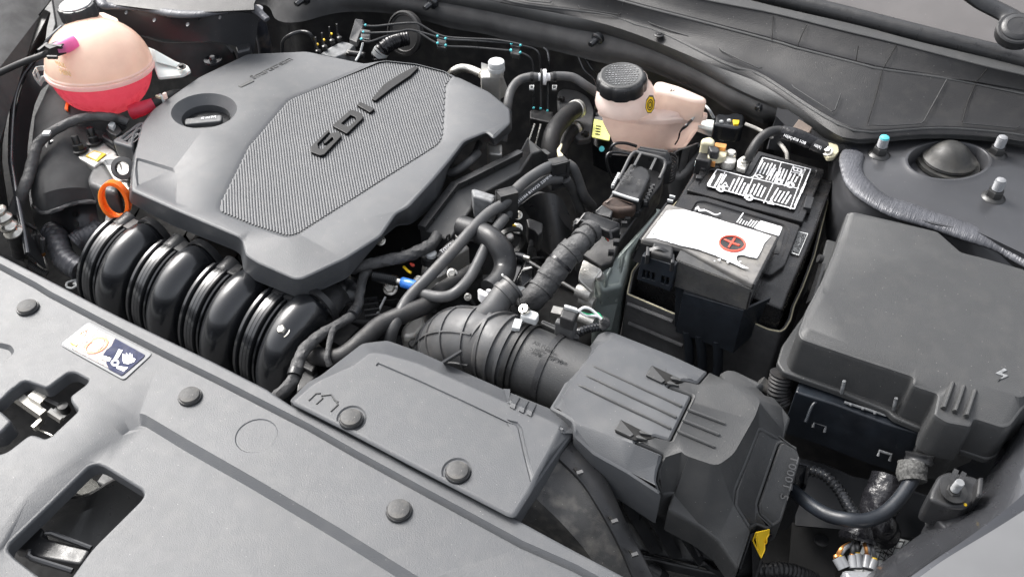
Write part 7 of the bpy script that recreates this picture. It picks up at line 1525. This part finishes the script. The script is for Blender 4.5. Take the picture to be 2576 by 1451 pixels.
# ---- big dark gearbox housing and fittings between
t = Thing('gearbox_cover', 'large dark curved housing behind the thick harness', 'housing')
t.part('housing', ribbon([Q('c2', 130, 520, -.06, 260, 430, -.04, 400, 420, -.04, 500, 480, -.06, 560, 600, -.08), Q('c2', 200, 640, -.10, 320, 560, -.07, 430, 580, -.06, 520, 700, -.08, 600, 780, -.10), Q('c2', 260, 900, -.16, 340, 920, -.14, 460, 960, -.13, 580, 900, -.13, 640, 840, -.14), Q('c2', 280, 1100, -.24, 380, 1120, -.22, 500, 1100, -.20, 600, 1000, -.2, 660, 900, -.2)], .01, n=3), M_['satin'])
t = Thing('knock_sensor_plug', 'small black plug with taped lead in front of the dark housing', 'plug')
t.part('plug_body', slab(rc(L('c2', -.05, 170, 650, 210, 645, 325, 690, 320, 770, 280, 800, 250, 760, 190, 730), .003), .04, .003), M_['blk'])
t.part('lead', tube(Q('c2', 250, 770, -.07, 225, 850, -.08, 210, 930, -.10, 200, 1000, -.12), .010, 12, tape=.2), M_['tape'])
t = Thing('shift_lever', 'shiny black shift lever with steel pin', 'lever')
t.part('lever_arm', bar(Pz('c2', 155, 1000, -.07), Pz('c2', 50, 1230, -.08), .012, .014), M_['gloss']); t.part('lever_pivot', tube([Pz('c2', 70, 985, -.06), Pz('c2', 160, 1010, -.06)], .018, 16, sm=0), M_['gloss'])
t.part('steel_pin', tube([Pz('c2', 150, 1000, -.055), Pz('c2', 200, 1015, -.055)], .010, 14, sm=0), M_['steel'])
t.part('plate', slab(rc(Q('c2', 170, 1020, -.10, 240, 1100, -.10, 240, 1180, -.12, 130, 1280, -.13, 60, 1250, -.12, 130, 1120, -.11), .003), .006, .001), M_['gloss'])
t.part('white_clip', slab(rc(L('c2', -.09, 80, 1250, 160, 1265, 170, 1300, 110, 1310), .003), .008, .002), M_['gpl'])
# ---- injector line and blue cap
t = Thing('blue_quick_connector', 'black ribbed connector with bright blue cap in front of the manifold', 'connector')
a, b = Pz('b2', 1090, 1170, -.05), Pz('b2', 1300, 1215, -.05)
t.part('ribbed_sleeve', tube([a, b], .020, 20, sm=0, corr=(.0075, .004)), M_['gloss']); t.part('steel_neck', tube([b, Pz('b2', 1345, 1225, -.05)], .011, 16, sm=0), M_['steel'])
t.part('blue_cap', tube([Pz('b2', 1335, 1222, -.05), Pz('b2', 1350, 1225, -.05), Pz('b2', 1470, 1262, -.05), Pz('b2', 1490, 1270, -.05)], [.015, .019, .019, .017], 22, sm=0), M_['blue'])
t = Thing('thermostat_housing', 'cast grey thermostat housing under the hoses', 'housing')
t.part('housing', lathe([(.055, -.09), (.052, -.05), (.046, -.01), (.034, .0), (.030, .0)], Pz('b2', 1640, 1080, -.07), Vector((.1, -.1, 1)), 30), M_['alu']); t.part('black_collar', lathe([(.034, -.01), (.034, .022), (.030, .026), (.020, .026)], Pz('b2', 1600, 1020, -.065), seg=26), M_['blk'])
t.part('pale_core', lathe([(.020, .0), (.020, .012), (.016, .016), (.001, .016)], Pz('b2', 1610, 985, -.045), seg=22), M_['gpl'])
t.part('housing_wall', slab(rc(Q('b2', 1530, 1110, -.09, 1700, 1060, -.08, 1800, 1000, -.08, 1960, 900, -.08, 1900, 860, -.08, 1760, 960, -.08), .006), .08, .006), M_['alu'])
GBn = 'small steel bolts around the engine'
for cd, u, v, z, r, lab in (('b2', 1800, 1150, -.045, .014, 'small steel bolt between the two grey hoses'), ('b2', 1240, 1280, -.09, .020, 'pale hex bolt below the ribbed blue-capped connector'), ('b2', 1940, 1360, -.07, .010, 'small threaded steel stud left of the white clip'), ('b2', 1490, 1205, -.07, .012, 'small bolt just behind the blue cap'),
                            ('b2', 2390, 740, -.06, .015, 'bolt with yellow mark below the square clip'), ('b2', 2395, 620, -.05, .013, 'small bolt behind the square clip'), ('b2', 1150, 850, -.04, .014, 'grommet bolt under the engine cover edge'), ('b2', 1855, 800, -.05, .016, 'pale winged bolt beside the cable trough')):
    c = Pz(cd, u, v, z); t = Thing('steel_bolt', lab, 'bolt', GBn, loc=c.copy()); a_ = Vector((.25, -.55, .8)).normalized()
    t.part('bolt_flange', lathe([(r*1.35, 0), (r*1.35, r*.2), (r, r*.35)], c, a_, 20), M_['steel']); t.part('bolt_head', lathe([(r, r*.2), (r, r*.95), (r*.8, r*1.1), (r*.1, r*1.05)], c, a_, 6), M_['steel'])
    if 'yellow' in lab: t.part('paint_dab', ball(c+a_*r*.9-EX*.006, .008, .006, .007, seg=8), M_['yel'])
t = Thing('red_yellow_clip', 'small red clip with yellow arm under the taped harness', 'clip')
t.part('red_clip', ball(Pz('b2', 1440, 1070, -.045), .009, .006, .007, seg=10), M_['red']); t.part('red_clip', ball(Pz('b2', 1425, 1060, -.04), .005, .004, .004, seg=8), M_['red']); t.part('yellow_arm', tube(Q('b2', 1360, 1085, -.05, 1400, 1125, -.05, 1425, 1140, -.05), .005, 8), M_['yel'])
single('fitting_sleeve', tube(Q('b2', 880, 980, -.03, 960, 1010, -.03), .018, 18, sm=0), M_['steel'], 'pale metal fitting at the corner of the engine cover', 'fitting')
single('aluminium_tube', tube(Q('b2', 1700, 1180, -.09, 1660, 1270, -.10, 1640, 1380, -.12), .012, 14), M_['alu'], 'short ribbed aluminium tube under the U-turn hose', 'tube')
single('throttle_clamp', hoop(resamp(Q('f', 1100, 480, -.06, 1340, 760, -.06), 10), 5, .030, .012, .003), M_['dkst'], 'dull metal band behind the S-shaped hose', 'clamp')
single('rocker_hose', tube(Q('b2', 1770, 245, -.03, 1850, 210, -.02, 1960, 130, -.01, 2030, 60, -.02), .016, 18), M_['rub'], 'short grey hose emerging from under the engine cover', 'hose')
single('upper_hose_stub', tube(Q('b1', 1960, 1451, -.03, 2010, 1380, -.03, 2040, 1300, -.04), .014, 16, corr=(.01, .003)), M_['satin'], 'ribbed hose stub below the right flap of the engine cover', 'hose')
single('cast_bracket', slab(rc(L('b1', -.04, 2110, 1280, 2170, 1320, 2250, 1300, 2250, 1400, 2130, 1390), .005), .05, .004), M_['alu'], 'grey cast bracket below the right flap of the engine cover', 'bracket')
t = Thing('coil_connector', 'black ribbed housing at the end of the manifold', 'housing')
t.part('housing', slab(rc(Q('b3', 745, 105, -.09, 860, 60, -.08, 1010, 60, -.09, 1330, 30, -.10, 1300, 150, -.12, 1080, 260, -.12, 800, 250, -.11), .006), .09, .005), M_['satin'])
for k in range(4): t.part('cooling_rib', bar(Pz('b3', 980+10*k, 60+50*k, -.082), Pz('b3', 1120+10*k, 40+50*k, -.085), .006, .010), M_['satin'])
t.part('bright_edge', bar(Pz('b3', 1195, 30, -.085), Pz('b3', 1085, 255, -.10), .005, .006), M_['gpl'])
single('dark_flask', lathe([(.045, -.08), (.048, -.02), (.040, .004), (.030, .006), (.001, .006)], Pz('b3', 830, 330, -.13), seg=30), M_['satin'], 'round black casting under the thin taped harness', 'casting')
single('gearbox_casting', slab(rc(L('b3', -.16, 1330, 300, 1450, 180, 1560, 160, 1570, 270, 1480, 390, 1340, 400), .02), .06, .01), M_['alu'], 'stained aluminium casting between hoses and bellows', 'casting')
single('black_pin_plug', tube([Pz('b3', 1610, 130, -.06), Pz('b3', 1600, 250, -.12)], [.018, .021], 16, sm=0), M_['satin'], 'upright black plug behind the inlet cover', 'plug')
single('loom_socket', slab(rc(L('b3', -.09, 430, 600, 480, 580, 570, 640, 530, 710, 440, 660), .003), .03, .002), M_['blk'], 'small black socket by the inlet cover corner', 'socket')
single('relay_block', slab(rc(L('b3', -.10, 400, 760, 470, 690, 590, 720, 520, 800, 390, 900), .003), .05, .002), M_['satin'], 'black block with pale terminals by the inlet cover corner', 'block')
single('printed_tag', text('TOSCI', Pz('f', 470, 755, -.03), Pz('f', 550, 695, -.03)-Pz('f', 470, 755, -.03), Vector((-.6, .6, .4)), .010, .0006, fit=.028), M_['white'], 'white printed characters on the dark hose below the trough', 'print')
hose('lower_dark_hose', Q('f', 420, 820, -.05, 520, 720, -.045, 620, 640, -.04), .018, 'dark hose carrying white print below the cable trough', 'rub2')
# generic dark castings that fill the engine's flank
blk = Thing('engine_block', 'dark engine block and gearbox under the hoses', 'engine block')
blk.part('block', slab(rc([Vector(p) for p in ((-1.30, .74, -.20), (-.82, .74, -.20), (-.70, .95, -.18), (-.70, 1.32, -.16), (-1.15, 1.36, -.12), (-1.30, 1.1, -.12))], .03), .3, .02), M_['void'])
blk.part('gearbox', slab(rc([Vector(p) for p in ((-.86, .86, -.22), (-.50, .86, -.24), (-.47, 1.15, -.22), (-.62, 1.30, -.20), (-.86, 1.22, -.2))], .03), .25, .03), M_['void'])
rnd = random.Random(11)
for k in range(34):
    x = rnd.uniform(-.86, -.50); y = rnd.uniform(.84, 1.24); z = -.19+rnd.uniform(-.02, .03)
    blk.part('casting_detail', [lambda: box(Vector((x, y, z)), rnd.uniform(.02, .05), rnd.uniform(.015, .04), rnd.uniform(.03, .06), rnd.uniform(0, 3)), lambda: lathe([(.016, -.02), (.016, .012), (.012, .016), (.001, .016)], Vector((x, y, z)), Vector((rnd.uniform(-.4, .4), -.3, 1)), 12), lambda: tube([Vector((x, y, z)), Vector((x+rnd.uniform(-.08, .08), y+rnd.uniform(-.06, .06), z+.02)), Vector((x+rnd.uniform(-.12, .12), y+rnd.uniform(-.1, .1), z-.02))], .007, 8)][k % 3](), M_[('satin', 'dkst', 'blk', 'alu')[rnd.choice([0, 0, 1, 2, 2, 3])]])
KK['t'] = .58
# ================================================================ BOTTOM RIGHT CABLES
single('starter_cable', tube(Q('h', -60, 830, -.11, 0, 880, -.10, 90, 950, -.09, 200, 1010, -.08, 330, 1040, -.07, 450, 1048, -.07, 580, 1005, -.07, 690, 910, -.065, 770, 800, -.06, 810, 730, -.055), .0175, 22), M_['navy'], 'thick smooth blue-black cable curving in a U at the lower right', 'cable')
single('ribbed_conduit', tube(Q('h', 20, 690, -.13, 90, 695, -.125, 170, 725, -.12, 240, 790, -.12, 300, 870, -.12, 350, 960, -.115, 420, 1040, -.11), .0165, 16, corr=(.013, .005)), M_['gloss'], 'shiny corrugated conduit next to the thick smooth cable', 'conduit')
single('vinyl_loom', tube(Q('h', 640, 740, -.10, 610, 830, -.11, 570, 920, -.12, 545, 1000, -.13, 560, 1080, -.14, 600, 1150, -.17), [.047, .047, .046, .044, .040], 22, tape=.12), M_['vtape'], 'wide shiny vinyl-taped loom behind the smooth cable', 'loom')
single('foam_sleeve', tube(Q('h', 800, 640, -.05, 795, 700, -.055, 800, 770, -.06), [.036, .037, .032], 24, sm=0, tape=.12), mat('coarse_foam', (.07, .07, .068), .95, grain=1.0, gs=260, var=.5, vs=300), 'coarse grey foam sleeve on the cable under the fuse box', 'sleeve')
single('tower_neck', tube(Q('h', 850, 570, -.04, 840, 640, -.05), .034, 22, sm=0, corr=(.02, .003)), M_['satin'], 'black ribbed neck between fuse box and foam sleeve', 'neck')
sp = Thing('splice_pack', 'shiny taped splice with fanned wires into grey sleeves', 'splice')
sp.part('taped_cone', tube(Q('h', 435, 1075, -.11, 430, 1110, -.11, 415, 1150, -.115, 405, 1200, -.12), [.020, .030, .042, .046], 20, tape=.12), M_['vtape'])
wires = ((350, 1210, 260, 1300), (372, 1212, 280, 1298), (385, 1212, 370, 1290), (410, 1212, 402, 1275), (455, 1212, 475, 1290), (470, 1212, 488, 1290), (495, 1205, 530, 1320))
for k, (u0, v0, u1, v1) in enumerate(wires): sp.part('wire', tube([Pz('h', u0, v0, -.12), Pz('h', (u0+u1)/2+(u1-u0)*.12, (v0+v1)/2-8, -.11), Pz('h', u1, v1, -.12)], .0055, 8), M_['cop'] if k in (0, 4) else (M_['sleeve'] if k in (1, 5) else M_['rub']))
for k, (u0, v0, u1, v1) in enumerate(((255, 1315, 300, 1390), (280, 1310, 320, 1385), (368, 1300, 378, 1390), (402, 1290, 408, 1390), (475, 1300, 462, 1390), (525, 1330, 500, 1395))):
    sp.part('grey_sleeve', tube([Pz('h', u0, v0, -.12), Pz('h', u1, v1, -.125)], .0118, 12, sm=0), M_['sleeve']); sp.part('amber_seal', tube([Pz('h', u0-2, v0-14, -.12), Pz('h', u0, v0+2, -.12)], .0075, 10, sm=0), M_['yel'] if k % 2 else M_['cop'])
sp.part('tape_wrap', slab(rc(L('h', -.115, 300, 1400, 330, 1390, 520, 1395, 535, 1430, 500, 1500, 330, 1500), .006), .04, .008), M_['sleeve'])
single('edge_hose', tube(Q('d4', -30, 1360, -.25, 100, 1375, -.24, 250, 1370, -.24, 400, 1400, -.25, 560, 1470, -.27), .020, 16, corr=(.012, .003)), M_['satin'], 'dark hose along the bottom edge near the yellow tag', 'hose')
t = Thing('flap_hinge', 'black hinge block between air cleaner flap and cables', 'hinge')
t.part('hinge_block', slab(rc(Q('h', -70, 615, -.06, 55, 635, -.07, 70, 660, -.07, 45, 800, -.10, -10, 860, -.12, -90, 850, -.1), .004), .10, .005), M_['gloss'])
single('ribbed_grommet', tube(Q('d3', 230, 720, -.05, 200, 880, -.08, 230, 980, -.10), .034, 22, corr=(.011, .004)), M_['rub2'], 'ribbed black grommet between air cleaner and fuse box', 'grommet')
single('dusty_conduit', tube(Q('d3', 30, 790, -.09, 120, 870, -.10, 250, 960, -.11, 320, 1080, -.13), .016, 14, tape=.2), M_['dust'], 'dusty conduit under the ribbed grommet', 'conduit')
KK.update(l=1, t=1, b=1)
